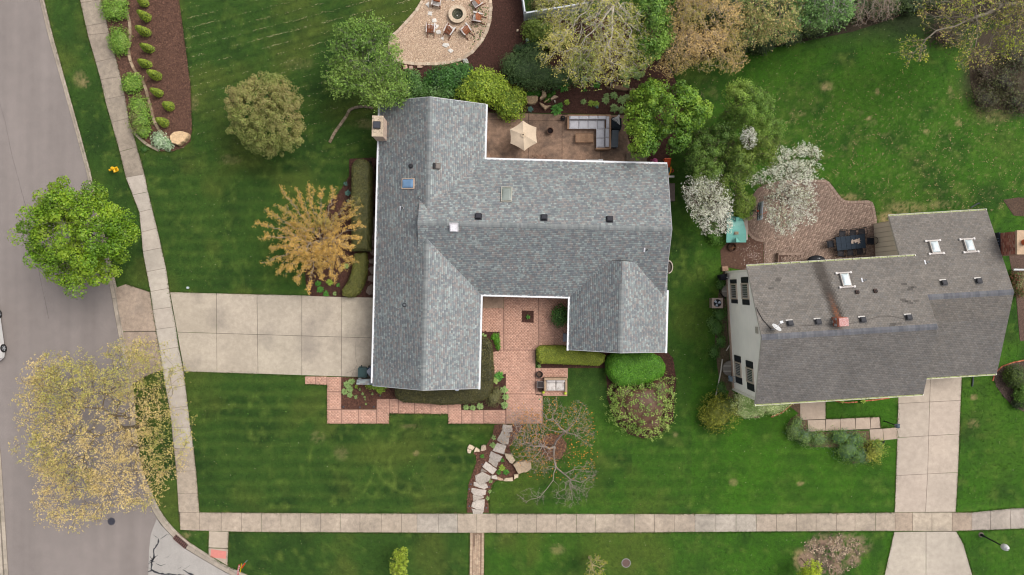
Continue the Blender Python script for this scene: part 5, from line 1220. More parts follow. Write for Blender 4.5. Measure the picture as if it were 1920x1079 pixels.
# pot / small fire bowl and lantern
def pot(px, py, r, h, col, soil, label, name="planter_pot", cat="pot", rim=.03):
 t_ = thing(name, label, cat, P(px, py, h)[:2]+(.024,)); c = t_.location; m = MB(); m.lathe([(r*.7, 0), (r*.95, h*.7), (r, h), (r-rim, h), (r-rim-.01, h*.75)], c, 20, col, caps=False); obj("pot_body", m, M_OLDC, t_, smooth=False)
 m = MB(); m.lathe([(r-rim-.01, h*.74), (.02, h*.78)], c, 20, soil); obj("soil", m, M_MULCH, t_); return t_
pot(1031.5, 245.5, .26, .42, lin(112, 82, 66), lin(34, 22, 22), "round brown pot with a dark opening between umbrella and sofa", rim=.04)
lt = thing("lantern", "black metal lantern on the patio left of the sectional sofa", "lantern", P(1054.5, 224.6, 0)[:2]+(.024,)); c = lt.location
m = MB()
for i in range(4):
 a = pi/4+i*pi/2; m.tube(c+Vector((.17*cos(a), .17*sin(a), 0)), c+Vector((.17*cos(a), .17*sin(a), .45)), .018, .018, 6, lin(30, 28, 30))
for zq in (.02, .45):
 for i in range(4):
  a, b = pi/4+i*pi/2, pi/4+(i+1)*pi/2; m.tube(c+Vector((.17*cos(a), .17*sin(a), zq)), c+Vector((.17*cos(b), .17*sin(b), zq)), .02, .02, 6, lin(30, 28, 30))
obj("cage", m, M_DARK, lt); m = MB(); m.lathe([(.2, .46), (.08, .6), (.05, .62), (.05, .66)], c, 10, lin(36, 34, 36), caps=False); obj("lid", m, M_DARK, lt); m = MB(); m.lathe([(.05, .02), (.05, .25)], c, 8, lin(200, 190, 170)); obj("candle", m, M_PLAST, lt)
# sectional sofa
sf = thing("sectional_sofa", "L shaped wooden sectional sofa with light grey cushions", "sofa", P(1115, 240, 0)); ZC = .45
WDB = lin(176, 140, 112); CUSH = lin(212, 210, 216)
def rbox(mb, x0, x1, y0, y1, z0, z1, col, zt=.6):
 a = P(x0, y1, zt); b = P(x1, y0, zt); mb.box(((a[0]+b[0])/2, (a[1]+b[1])/2, (z0+z1)/2), (b[0]-a[0], b[1]-a[1], z1-z0), 0, col)
def cushion(mb, x0, x1, y0, y1, z0, z1, col, zt=.5):
 a = P(x0, y1, zt); b = P(x1, y0, zt); cx, cy = (a[0]+b[0])/2, (a[1]+b[1])/2; hx, hy = (b[0]-a[0])/2, (b[1]-a[1])/2; N = 8; g_ = []
 for i in range(N+1):
  row = []
  for j in range(N+1):
   u, v = 2*i/N-1, 2*j/N-1; z = z1-.07+.07*(max(0, (1-abs(u)**8))*max(0, (1-abs(v)**8)))**.5; row.append((cx+u*hx, cy+v*hy, z+R.uniform(-.002, .002)))
  g_.append(row)
 for i in range(N):
  for j in range(N): mb.face([g_[i][j], g_[i+1][j], g_[i+1][j+1], g_[i][j+1]], col)
for nm, x0, x1, y0, y1, z0, z1 in (("back_frame", 1064, 1145.5, 215.8, 218, .1, .68), ("back_frame", 1142.4, 1145.5, 218, 279.5, .1, .68), ("armrest", 1064, 1067, 218, 241.5, .1, .55), ("armrest", 1117.5, 1142.4, 277, 280.2, .1, .55), ("base_frame", 1067, 1142, 218, 241, .1, .28), ("base_frame", 1119, 1142, 241, 277, .1, .28)):
 m = MB(); rbox(m, x0, x1, y0, y1, z0, z1, jit(WDB, .05)); obj(nm, m, M_WOOD, sf)
for i in range(4):
 m = MB(); x0 = 1067.3+i*17.7; x1 = x0+17.4 if i < 3 else 1134; cushion(m, x0, x1, 225.2, 241.6, .28, .46, jit(CUSH, .015)); obj("seat_cushion", m, M_FABR, sf, smooth=True)
 m = MB(); cushion(m, x0, x1 if i < 3 else 1136, 218.2, 225, .3, .68, jit(CUSH, .02)); obj("back_cushion", m, M_FABR, sf, smooth=True)
for y0, y1 in ((242, 259), (259.4, 276.5)):
 m = MB(); cushion(m, 1118.2, 1134.2, y0, y1, .28, .46, jit(CUSH, .015)); obj("seat_cushion", m, M_FABR, sf, smooth=True)
 m = MB(); cushion(m, 1134.6, 1142, y0, y1, .3, .68, jit(CUSH, .02)); obj("back_cushion", m, M_FABR, sf, smooth=True)
m = MB(); cushion(m, 1136.2, 1142.2, 219, 241.4, .3, .68, jit(CUSH, .02)); obj("back_cushion", m, M_FABR, sf, smooth=True)
for x, y in ((1066, 218), (1066, 240), (1143, 218), (1143, 278), (1120, 278)):
 m = MB(); q = P(x, y, 0); m.box((q[0], q[1], .06), (.08, .08, .1), 0, WDB); obj("leg", m, M_WOOD, sf)
ct = thing("coffee_table", "slatted brown wooden coffee table in front of the sectional", "coffee table", P(1096, 260, 0)); a = P(1079.5, 267, .42); b = P(1112, 251, .42)
for i in range(16):
 w = (b[0]-a[0])/16; m = MB(); m.box((a[0]+(i+.5)*w, (a[1]+b[1])/2, .40), (w-.03, b[1]-a[1]-.06, .03), 0, jit(lin(184, 146, 116), .07)); obj("slat", m, M_WOOD, ct)
m = MB()
for yy in (a[1], b[1]): m.box(((a[0]+b[0])/2, yy, .385), (b[0]-a[0], .04, .07), 0, lin(150, 114, 88))
for xx in (a[0], b[0]): m.box((xx, (a[1]+b[1])/2, .385), (.04, b[1]-a[1], .07), 0, lin(150, 114, 88))
obj("frame", m, M_WOOD, ct)
for xx in (a[0]+.05, b[0]-.05):
 for yy in (a[1]+.05, b[1]-.05): m = MB(); m.box((xx, yy, .19), (.06, .06, .33), 0, lin(140, 106, 82)); obj("leg", m, M_WOOD, ct)
sb = thing("storage_box", "grey woven storage bench behind the end of the sectional", "storage box", P(1152, 260, 0)); a = P(1146.5, 276, .55); b = P(1159.5, 244.8, .55)
m = MB(); m.prism([(a[0]-.02, a[1]), (b[0]-.06, a[1]), (b[0], b[1]), (a[0]+.05, b[1])], .02, .52, lin(72, 78, 86)); obj("box_body", m, M_PLAST, sb); m = MB(); m.prism([(a[0]-.04, a[1]-.02), (b[0]-.04, a[1]-.02), (b[0]+.02, b[1]+.02), (a[0]+.04, b[1]+.02)], .525, .57, lin(100, 108, 116))
for i in range(12): m.box(((a[0]+b[0])/2, a[1]+.08+i*(b[1]-a[1]-.1)/12, .575), (b[0]-a[0]-.1, .03, .014), 0, lin(84, 92, 100))
obj("lid", m, M_PLAST, sb)
gc = thing("covered_grill", "black fabric covered grill behind the sofa corner", "covered grill", P(1156, 230, 0)); m = MB(); a = P(1145.8, 242, .8); b = P(1166.5, 218.5, .8); cx, cy = (a[0]+b[0])/2, (a[1]+b[1])/2
m.prism([(a[0], a[1]+.12), (a[0]+.15, a[1]-.02), (b[0]-.12, a[1]-.05), (b[0]+.02, a[1]+.15), (b[0], b[1]-.1), (b[0]-.15, b[1]), (a[0]+.1, b[1]), (a[0], b[1]-.1)], .03, .72, lin(32, 40, 48), inset=.06); m.ell((cx, cy, .72), (.36, .40, .12), 12, 6, lin(36, 44, 52)); obj("cover", m, M_FABR, gc)
m = MB(); m.box((cx, a[1]+.1, .15), (.7, .02, .2), 0, lin(28, 34, 40)); obj("cover_skirt", m, M_FABR, gc)
fu = thing("folded_umbrella", "folded white umbrella lying with its ribs spread on the black covered grill", "folded umbrella", P(1158, 226, .88))
q0 = Vector(P(1160.5, 217.5, .95))
for i in range(7):
 e = Vector(P(1148+i*2.3, 224+i*1.6+(i > 3)*1.0, .90)); m = MB(); d = (e-q0); s = d.cross(Vector((0, 0, 1))).normalized(); m.face([q0+s*.02, q0-s*.02, e-s*.028, e+s*.028], jit(lin(222, 220, 216), .04)); m.tube(q0, e, .018, .014, 5, lin(232, 230, 226)); obj("panel_fold", m, M_FABR, fu)
m = MB(); m.ell(q0, (.09, .09, .06), 10, 6, lin(214, 210, 206)); obj("crown_cap", m, M_PLAST, fu)
# things under the north eave of the main wing
ac = thing("patio_bench", "pale grey slatted metal bench against the wall by the eave", "bench", P(1110, 303, 0)); a = P(1099, 309, .5); b = P(1131, 299, .5)
for i in range(5): m = MB(); m.box(((a[0]+b[0])/2-.2, b[1]-.06-i*.1, .46), (.95, .07, .03), 0, lin(196, 198, 196)); obj("slat", m, M_PAINT, ac)
m = MB(); m.box((b[0]-.18, b[1]-.2, .47), (.34, .42, .04), 0, lin(226, 226, 226)); obj("side_tray", m, M_PAINT, ac)
for x in (a[0]+.02, b[0]-.38): m = MB(); m.box((x, b[1]-.2, .23), (.04, .4, .46), 0, lin(206, 208, 206)); obj("leg", m, M_PAINT, ac)
m = MB(); m.path([Vector(P(1131, 303, .45)), Vector(P(1139, 303, .45)), Vector(P(1141, 306, .45)), Vector(P(1141, 312, .45))], .012, 5, lin(206, 200, 196)); obj("handle", m, M_PAINT, ac)
dk = thing("wooden_deck", "weathered grey plank step under the green tree beside the patio", "deck", P(1195, 300, 0)); a = P(1174.5, 312, .25); b = P(1213, 288, .25)
for i in range(11):
 w = (b[0]-a[0])/11; m = MB(); m.box((a[0]+(i+.5)*w, (a[1]+b[1])/2, .22), (w-.012, b[1]-a[1], .035), 0, jit(lin(128, 112, 94), .07)); obj("plank", m, M_WOOD, dk)
m = MB(); m.box(((a[0]+b[0])/2, (a[1]+b[1])/2, .1), (b[0]-a[0]-.05, b[1]-a[1]-.05, .2), 0, lin(84, 70, 58)); obj("deck_base", m, M_WOOD, dk)
# toys at the corner of the house
pk = thing("toy_playhouse", "pink plastic toy partly hidden under the white gutter", "toy", P(1227, 304, 0)); m = MB(); q = P(1228, 303, .5); m.ell((q[0], q[1], .45), (.22, .26, .35), 12, 7, lin(206, 96, 146)); m.box((q[0]-.16, q[1], .2), (.2, .4, .4), .2, lin(150, 50, 90)); obj("toy_body", m, M_PLAST, pk)
m = MB(); m.box((q[0]-.02, q[1]+.16, .62), (.16, .1, .06), .2, lin(226, 120, 166)); obj("toy_roof", m, M_PLAST, pk)
tp_ = thing("toy_slide", "orange and yellow plastic toy slide with a red ring by the house corner", "toy slide", P(1252, 312, 0))
m = MB(); a = P(1245.5, 318, .55); b = P(1256, 299.5, .55); cx = (a[0]+b[0])/2
for i in range(8):
 y0, y1 = a[1]+(b[1]-a[1])*i/8, a[1]+(b[1]-a[1])*(i+1)/8; z = .15+.08*i; z1 = .15+.08*(i+1)
 m.face([(a[0], y0, z), (b[0], y0, z), (b[0], y1, z1), (a[0], y1, z1)], lin(232, 84, 24)); m.face([(a[0], y0, z), (a[0], y1, z1), (a[0]-.03, y1, z1+.1), (a[0]-.03, y0, z+.1)], lin(236, 96, 32)); m.face([(b[0], y0, z), (b[0]+.03, y0, z+.1), (b[0]+.03, y1, z1+.1), (b[0], y1, z1)], lin(236, 96, 32))
m.box((cx, b[1]+.02, .5), (b[0]-a[0]+.06, .06, .75), 0, lin(240, 100, 36)); obj("slide_bed", m, M_PLAST, tp_)
m = MB(); pts = [Vector(P(x, y, .55)) for x, y in ((1258, 313), (1257.8, 320), (1256, 325), (1253.5, 328.5))]; m.path(pts, .05, 8, lin(240, 166, 30)); obj("side_rail", m, M_PLAST, tp_)
m = MB(); q = Vector(P(1260.2, 320.3, .5))
for i in range(18):
 t0, t1 = 2*pi*i/18, 2*pi*(i+1)/18; m.tube(q+Vector((.1*cos(t0), .12*sin(t0), 0)), q+Vector((.1*cos(t1), .12*sin(t1), 0)), .03, .03, 6, lin(200, 30, 50), caps=False)
obj("steering_ring", m, M_PLAST, tp_)
m = MB(); m.box(P(1253, 320, .35), (.2, .4, .3), 0, lin(24, 92, 80)); m.box(P(1253.5, 327, .3), (.16, .2, .26), 0, lin(40, 60, 120)); obj("platform", m, M_PLAST, tp_)
m = MB(); m.box(P(1259, 331.5, 1.2), (.42, .14, .12), 0, lin(208, 200, 194)); m.tube(P(1263.5, 331.5, 0), P(1263.5, 331.5, 1.2), .04, .04, 8, lin(200, 194, 188)); tag(obj("downspout", m, M_PAINT), "short white downspout elbow sticking out from the east gable", "downspout")
m = MB(); q = P(1257.5, 361, .15); m.box((q[0], q[1], .12), (.62, 1.38, .24), 0, lin(118, 104, 100)); tag(obj("equipment_pad", m, M_OLDC), "long brown grey cover box along the east wall", "cover box")
ww = thing("window_well", "small beige curved window well against the east wall of the corner house", "window well", P(1254, 501, 0)); q = P(1253.5, 501, .15); m = MB()
for i in range(12):
 t0, t1 = radians(-90+15*i), radians(-90+15*(i+1))
 for r0, r1, z0, z1 in ((.30, .36, .02, .2),):
  A = [(q[0]+r*cos(t)*.95, q[1]+r*sin(t)*1.45) for r, t in ((r0, t0), (r1, t0), (r1, t1), (r0, t1))]; m.prism(A, z0, z1, lin(190, 176, 160))
obj("rim", m, M_PLAST, ww); m = MB(); m.box((q[0]-.05, q[1], .03), (.5, .8, .04), 0, lin(96, 88, 84)); obj("gravel_floor", m, M_GRAV, ww)
# courtyard: grey bin at the wall
m = MB(); q = P(1061.5, 633, .4); m.box((q[0]+.05, q[1], .35), (.55, .58, .65), MH.ang, lin(104, 108, 116)); m.box((q[0]+.05, q[1], .70), (.6, .62, .06), MH.ang, lin(122, 126, 134)); tag(obj("deck_box", m, M_PLAST), "small grey plastic box against the courtyard wall", "storage box")
# loveseat and pad objects
lv = thing("loveseat", "wooden framed loveseat with two faded white cushions", "loveseat", P(1042, 722, 0)); FR = lin(186, 158, 130)
for nm, x0, x1, y0, y1, z0, z1 in (("back_frame", 1020.5, 1063, 708.5, 712, .1, .8), ("armrest", 1020.5, 1023.8, 712, 733.5, .1, .62), ("armrest", 1059.6, 1062.5, 712, 734.5, .1, .62), ("base_frame", 1023.8, 1059.6, 712, 732, .1, .34)):
 m = MB(); rbox(m, x0, x1, y0, y1, z0, z1, jit(FR, .05), .5); obj(nm, m, M_WOOD, lv)
for x0, x1 in ((1024.2, 1041.2), (1041.6, 1059)):
 m = MB(); cushion(m, x0, x1, 713, 733, .34, .5, jit(lin(222, 214, 208), .02)); obj("seat_cushion", m, M_FABR, lv, smooth=True)
 m = MB(); cushion(m, x0, x1, 712.6, 716, .4, .76, jit(lin(206, 198, 194), .02)); obj("back_cushion", m, M_FABR, lv, smooth=True)
m = MB()
for i in range(26):
 q = P(R.uniform(1026, 1057), R.uniform(716, 731), .51); a = R.uniform(0, 6.28); m.tube(q, (q[0]+.25*cos(a), q[1]+.25*sin(a), .515), .007, .004, 4, lin(128, 100, 84))
obj("fallen_twig", m, M_BARK, lv, kind='stuff')
for x, y in ((1021.8, 732.5), (1061, 733.5)):
 m = MB(); q = P(x, y, .3); m.box((q[0], q[1], .15), (.08, .08, .28), 0, FR); obj("leg", m, M_WOOD, lv)
fb_ = thing("fire_bowl", "round black metal ring planter at the top left of the small brick pad", "fire bowl", P(1011.5, 702.5, 0)); q = P(1011.5, 702.5, .3); m = MB(); m.lathe([(.2, .03), (.25, .3), (.27, .32), (.22, .32), (.17, .08)], (q[0], q[1], 0), 20, lin(46, 40, 38), caps=False); obj("bowl", m, M_DARK, fb_); m = MB(); m.lathe([(.2, .16), (.02, .18)], (q[0], q[1], 0), 16, lin(110, 86, 72)); obj("soil", m, M_MULCH, fb_)
stb = thing("side_table", "small square black metal side table left of the loveseat", "side table", P(1013, 721.5, 0)); q = P(1013, 721.5, .45)
m = MB(); 
for dx, dy, sx, sy in ((0, .24, .54, .05), (0, -.24, .54, .05), (.24, 0, .05, .44), (-.24, 0, .05, .44)): m.box((q[0]+dx, q[1]+dy, .45), (sx, sy, .04), -.03, lin(120, 112, 110))
m.box((q[0], q[1], .44), (.46, .46, .02), -.03, lin(58, 50, 48)); obj("tabletop", m, M_DARK, stb)
for sx in (-1, 1):
 for sy in (-1, 1): m = MB(); m.box((q[0]+sx*.22, q[1]+sy*.22, .22), (.04, .04, .42), 0, lin(40, 36, 36)); obj("leg", m, M_DARK, stb)
pot(1013.5, 730.5, .2, .3, lin(60, 48, 42), lin(70, 52, 44), "small dark pot with twigs below the black side table")
for i, (x, y, lb) in enumerate(((1018.7, 735.8, "yellow green ball light at the left front foot of the loveseat"), (1060, 738, "yellow green ball light at the right front foot of the loveseat"))):
 q = P(x, y, .15); o = thing("ball_light", lb, "ball light", (q[0], q[1], 0), "yellow green ball lights by the loveseat"); m = MB(); m.ell((q[0], q[1], .15), (.125, .125, .12), 14, 8, lin(196, 206, 60)); obj("globe", m, M_PLAST, o, smooth=True); m = MB(); m.tube((q[0], q[1], .02), (q[0], q[1], .06), .05, .04, 8, lin(60, 60, 60)); obj("stake", m, M_DARK, o)
m = MB(); q = P(1012, 749, .03); m.box(q, (.09, .09, .02), .4, lin(30, 150, 90)); tag(obj("green_lid", m, M_PLAST), "tiny green lid lying on the salmon paving", "frisbee")  # loose green lid on the paving
# garbage cans
def bin_(px, py, col, lid, label, rot):
 t_ = thing("garbage_can", label, "garbage can", P(px, py, 1.0)[:2]+(.02,)); c = t_.location; Mz = Matrix.Rotation(rot, 3, 'Z')
 def tr(x, y, z): v = Mz@Vector((x, y, 0)); return (c.x+v.x, c.y+v.y, z)
 m = MB(); b0 = [tr(x, y, .05) for x, y in ((-.24, -.28), (.24, -.28), (.24, .28), (-.24, .28))]; b1 = [tr(x, y, 1.0) for x, y in ((-.31, -.37), (.31, -.37), (.31, .37), (-.31, .37))]
 m.polys(b0+b1, [(0, 1, 5, 4), (1, 2, 6, 5), (2, 3, 7, 6), (3, 0, 4, 7), (4, 5, 6, 7)], col); obj("body", m, M_PLAST, t_)
 m = MB(); pr = [(-.36, -.40), (.36, -.40), (.38, .30), (.30, .42), (-.30, .42), (-.38, .30)]; m.prism([tr(x, y, 0)[:2] for x, y in pr], 1.0, 1.08, lid, inset=.05); m.box(tr(0, -.02, 1.1), (.4, .5, .03), rot, tuple(k*1.15 for k in lid)); obj("lid", m, M_PLAST, t_)
 m = MB(); m.tube(tr(-.28, .46, 1.0), tr(.28, .46, 1.0), .02, .02, 6, col); obj("handle", m, M_PLAST, t_)
 for s in (-1, 1): m = MB(); m.tube(tr(s*.26, .36, .12), tr(s*.32, .36, .12), .11, .11, 12, lin(30, 30, 30)); obj("wheel", m, M_PLAST, t_)
 return t_
bin_(680, 699, lin(38, 62, 62), lin(50, 76, 76), "dark green wheeled garbage can in front of the garage", radians(-2)); bin_(699, 699, lin(60, 90, 140), lin(156, 162, 176), "grey and blue recycling can half hidden under the garage gutter", radians(36))
m = MB(); q = P(675, 710.5, .1); m.ell((q[0], q[1], .1), (.16, .08, .09), 8, 5, lin(206, 202, 192)); tag(obj("hose_box", m, M_STONE), "small pale rock between the green can and the shingled wing wall", "rock")
# fire hydrant
fh = thing("fire_hydrant", "bright yellow fire hydrant in the grass between kerb and sidewalk", "fire hydrant", P(219, 318.5, 0)); YL = lin(250, 190, 10); c = fh.location
m = MB(); m.lathe([(.16, 0), (.16, .05), (.11, .07), (.11, .55), (.14, .57), (.14, .62), (.11, .66), (.07, .74), (.02, .76)], c, 14, YL); obj("barrel", m, M_PAINT, fh)
for d, r, l in ((Vector((-.9, -.35, 0)), .075, .3), (Vector((.9, .35, 0)), .06, .26), (Vector((.4, -.9, 0)), .09, .26)):
 d.normalize(); m = MB(); m.tube(c+Vector((0, 0, .45)), c+Vector((0, 0, .45))+d*l, r, r, 10, YL); m.tube(c+Vector((0, 0, .45))+d*l, c+Vector((0, 0, .45))+d*(l+.05), r*1.25, r*1.1, 6, YL); obj("nozzle", m, M_PAINT, fh)
m = MB(); m.tube(c+Vector((0, 0, .75)), c+Vector((0, 0, .82)), .03, .03, 5, YL); obj("cap_nut", m, M_PAINT, fh)
m = MB(); q = P(351.5, 540, .15); m.lathe([(.09, 0), (.1, .16), (.06, .2)], (q[0], q[1], 0), 10, lin(206, 216, 220)); tag(obj("yard_light", m, M_PLAST), "small pale round light in the lawn at the driveway corner", "yard light")
# manhole covers
def manhole(px, py, r, col, rim, label, z):
 t_ = thing("manhole_cover", label, "manhole cover", P(px, py, z)); c = P(px, py, z); m = MB(); m.lathe([(r, 0), (r, .012), (r*.86, .012), (r*.86, .004)], c, 28, rim, caps=False); obj("rim", m, M_OLDC, t_)
 m = MB(); m.lathe([(r*.86, .003), (r*.85, .009)], c, 28, col)
 for i in range(-4, 5):
  for j in range(-4, 5):
   if math.hypot(i, j) < 4.6: m.box((c[0]+i*r*.17, c[1]+j*r*.17, c[2]+.012), (r*.10, r*.10, .008), 0, tuple(x*.8 for x in col))
 obj("lid", m, M_DARK, t_); return t_
manhole(209, 978, .31, lin(72, 72, 82), lin(100, 96, 100), "dark round manhole cover in the grey road below the tan tree", -.128); manhole(1174, 1056, .36, lin(120, 96, 90), lin(150, 150, 146), "round rusty manhole cover with a pale rim in the lawn strip", .012)
# storm drain grate
sg = thing("storm_drain", "rusty brown slotted storm drain grate in the kerb", "storm drain", P(340, 1013, 0)); qd = [(333, 998), (356, 1017), (347, 1029.5), (324, 1010)]
m = MB(); m.prism(PP(qd), -.16, -.02, lin(40, 28, 28)); obj("frame", m, M_DARK, sg)
A, B, C_, D = [Vector(P(*p)[:2]) for p in qd]
for i in range(8):
 a, b = D.lerp(C_, (i+.15)/8), D.lerp(C_, (i+.5)/8); c, d = A.lerp(B, (i+.5)/8), A.lerp(B, (i+.15)/8); m = MB(); m.prism([tuple(a), tuple(b), tuple(c), tuple(d)], -.02, .02, jit(lin(128, 92, 84), .08)); obj("grate_bar", m, M_DARK, sg)
m = MB()
for f in (.02, .36, .66, .96):
 a, b = D.lerp(A, f), C_.lerp(B, f); m.tube((a.x, a.y, .02), (b.x, b.y, .02), .022, .022, 5, lin(112, 80, 74))
obj("cross_bar", m, M_DARK, sg)
# feather flag
ff = thing("feather_flag", "red white and yellow feather flag on a short pole by the kerb", "flag", P(463.5, 1051, 0)); b0 = Vector(P(463.5, 1051, 0)); t0 = b0+Vector((0, 0, 2.35))
m = MB(); m.tube(b0, t0, .022, .012, 8, lin(170, 186, 190)); obj("pole", m, M_PAINT, ff)
def ribbon(nm, pts, w, col, parent=ff, edge=None):
 m = MB(); q = [Vector(P(x, y, z)) for x, y, z in pts]
 for i in range(len(q)-1):
  m.face([q[i]-Vector((w/2, 0, .05)), q[i]+Vector((w/2, 0, .05)), q[i+1]+Vector((w/2, 0, .05)), q[i+1]-Vector((w/2, 0, .05))], col if not callable(col) else col(i))
 return obj(nm, m, M_FABR, parent)
ribbon("orange_panel", [(459.5, 1056, .9), (457.5, 1059.5, 1.2), (455, 1062.5, 1.45), (453, 1066, 1.7)], .14, lin(250, 80, 30))
ribbon("yellow_panel", [(453, 1057, 1.3), (452.2, 1062, 1.5), (451.3, 1068, 1.8), (450.2, 1074, 2.1)], .10, lin(255, 206, 10))
rp = ribbon("red_panel", [(449.5, 1059, 1.35), (447.8, 1063, 1.5), (446.8, 1068, 1.75), (446, 1074, 2.0), (445.5, 1079, 2.25)], .17, lin(206, 70, 70))
for i in range(5):
 m = MB(); q = Vector(P(449-i*.75, 1061.5+i*3.6, 1.5+i*.15))+Vector((0, 0, .07))
 for dx, sx, sy in ((-.03, .018, .09), (.03, .018, .09), (0, .05, .02)): m.box(q+Vector((dx, 0, 0)), (sx, sy, .004), .1, lin(252, 244, 244))
 obj("letter", m, M_FABR, rp)
# lamp posts
sl = thing("street_lamp", "black post street lamp with a white globe beside the right sidewalk", "street lamp", P(1839.5, 1003, 0)); c = Vector(P(1839.5, 1003, 0)); m = MB(); m.lathe([(.11, 0), (.09, .3), (.05, .35), (.045, 2.25), (.09, 2.3)], c, 12, lin(30, 34, 34)); obj("post", m, M_DARK, sl)
m = MB(); m.lathe([(.10, 2.3), (.22, 2.42), (.25, 2.6), (.2, 2.78), (.12, 2.84)], c, 16, lin(214, 214, 212)); obj("globe", m, M_PLAST, sl, smooth=True); m = MB(); m.lathe([(.15, 2.84), (.1, 2.92), (.04, 2.95), (.0, 3.0)], c, 12, lin(236, 236, 236)); m.lathe([(.03, 2.93), (.03, 3.02)], c, 8, lin(100, 92, 80)); obj("cap", m, M_PAINT, sl)
m = MB(); m.lathe([(.22, .0), (.2, .03), (.1, .05)], c, 10, lin(110, 100, 92)); obj("base", m, M_STONE, sl)
yl = thing("yard_lamp", "short black post lamp with a square glass lantern by the neighbour's driveway", "lamp post", P(1658, 790, 0)); c = Vector(P(1658, 790, 0)); m = MB(); m.lathe([(.06, 0), (.04, .06), (.035, 1.55), (.07, 1.6)], c, 10, lin(22, 24, 26)); obj("post", m, M_DARK, yl)
m = MB(); m.prism([(c.x-.1, c.y-.1), (c.x+.1, c.y-.1), (c.x+.1, c.y+.1), (c.x-.1, c.y+.1)], 1.62, 1.86, lin(120, 130, 140)); obj("lantern_glass", m, M_GLASS, yl); m = MB(); m.prism([(c.x-.16, c.y-.16), (c.x+.16, c.y-.16), (c.x+.16, c.y+.16), (c.x-.16, c.y+.16)], 1.87, 1.98, lin(86, 98, 110), inset=.12)
for sx in (-1, 1):
 for sy in (-1, 1): m.box((c.x+sx*.11, c.y+sy*.11, 1.74), (.02, .02, .26), 0, lin(26, 28, 30))
obj("lantern_cap", m, M_DARK, yl)
# neighbour's yard: ac unit, window wells, meter, downspouts, bench, grill, dining set, hoop, playhouse
au = thing("air_conditioner", "square beige outdoor air conditioner with a dark fan opening", "air conditioner", P(1346, 569, 0)); q = P(1345.3, 568.7, .75); BE = lin(178, 156, 144)
m = MB(); m.box((q[0], q[1], .24), (.82, .76, .48), 0, lin(160, 140, 130))
for dx, dy, sx, sy in ((0, .37, .82, .02), (0, -.37, .82, .02), (.4, 0, .02, .72), (-.4, 0, .02, .72)): m.box((q[0]+dx, q[1]+dy, .61), (sx, sy, .26), 0, lin(160, 140, 130)); obj("cabinet", m, M_PAINT, au); m = MB()
N = 24
for i in range(N):
 t0, t1 = 2*pi*i/N, 2*pi*(i+1)/N
 def sq(t): k = 1/max(abs(cos(t)), abs(sin(t))); return (q[0]+.42*cos(t)*k, q[1]+.39*sin(t)*k, .75)
 a, b = (q[0]+.30*cos(t0), q[1]+.30*sin(t0), .75), (q[0]+.30*cos(t1), q[1]+.30*sin(t1), .75)
 m.face([a, sq(t0), sq(t1), b], BE); m.face([b, (b[0], b[1], .55), (a[0], a[1], .55), a], lin(40, 38, 40))
m.lathe([(.30, .5), (.0, .5)], (q[0], q[1], 0), 20, lin(20, 22, 28)); obj("top_panel", m, M_PAINT, au); m = MB()
for i in range(3):
 a = radians(20+120*i); d = Vector((cos(a), sin(a), 0)); s = Vector((-sin(a), cos(a), 0)); c = Vector((q[0], q[1], .66)); m.face([c+d*.06-s*.06, c+d*.26-s*.11+Vector((0, 0, .04)), c+d*.26+s*.08, c+d*.06+s*.05], lin(196, 206, 216))
m.lathe([(.06, .6), (.06, .72), (.0, .73)], (q[0], q[1], 0), 12, lin(50, 60, 76)); obj("fan", m, M_PAINT, au); m = MB()
for i in range(10):
 r = .05+.025*i
 for k in range(20): t0, t1 = 2*pi*k/20, 2*pi*(k+1)/20; m.tube((q[0]+r*cos(t0), q[1]+r*sin(t0), .76), (q[0]+r*cos(t1), q[1]+r*sin(t1), .76), .003, .003, 3, lin(60, 60, 64), caps=False) if i % 3 == 0 else None
obj("fan_guard", m, M_DARK, au)
def well(px0, px1, py0, py1, label, bars):
 t_ = thing("window_well", label, "window well", P((px0+px1)/2, (py0+py1)/2, 0)); ym, hy = (py0+py1)/2, (py1-py0)/2; pts = []
 for i in range(15):
  a = radians(90+180*i/14); pts.append((px1+(px1-px0)*cos(a)*1.0, ym-hy*sin(a)))
 m = MB(); m.prism(PP(pts, .25)+[P(px1+4, ym-hy, .25)[:2]][:0], .02, .24, lin(134, 126, 116)); obj("cover", m, M_PLAST, t_)
 for k in range(bars):
  y = ym-hy+2*hy*(k+1)/(bars+1); m = MB(); w = (px1-px0); a = P(px0+w*.06, y, .26); b = P(px1, y, .26); m.box(((a[0]+b[0])/2, a[1], .26), (b[0]-a[0], .05, .03), 0, lin(206, 200, 188)); obj("bar", m, M_PAINT, t_)
 return t_
well(1353.5, 1363, 535, 557.5, "half round covered window well by the air conditioner", 1); well(1355.5, 1371, 677, 706, "larger half round window well with two bars near the front corner", 2)
mt = thing("gas_meter", "blue grey gas meter on the west wall near the front corner", "gas meter", P(1370, 712, 0)); q = Vector(P(1370, 711, .6)); m = MB(); m.box(q, (.24, .3, .3), 0, lin(130, 146, 156)); m.ell(q+Vector((-.1, .18, .06)), (.12, .12, .1), 10, 6, lin(112, 130, 142)); obj("meter_body", m, M_PAINT, mt); m = MB(); m.path([q+Vector((0, -.2, -.5)), q+Vector((0, -.2, .05)), q+Vector((.3, -.25, .1)), q+Vector((.36, -.25, .1))], .025, 6, lin(170, 178, 184)); m.path([q+Vector((0, .2, 0)), q+Vector((.3, .2, .1))], .02, 6, lin(150, 160, 166)); obj("pipe", m, M_PAINT, mt)
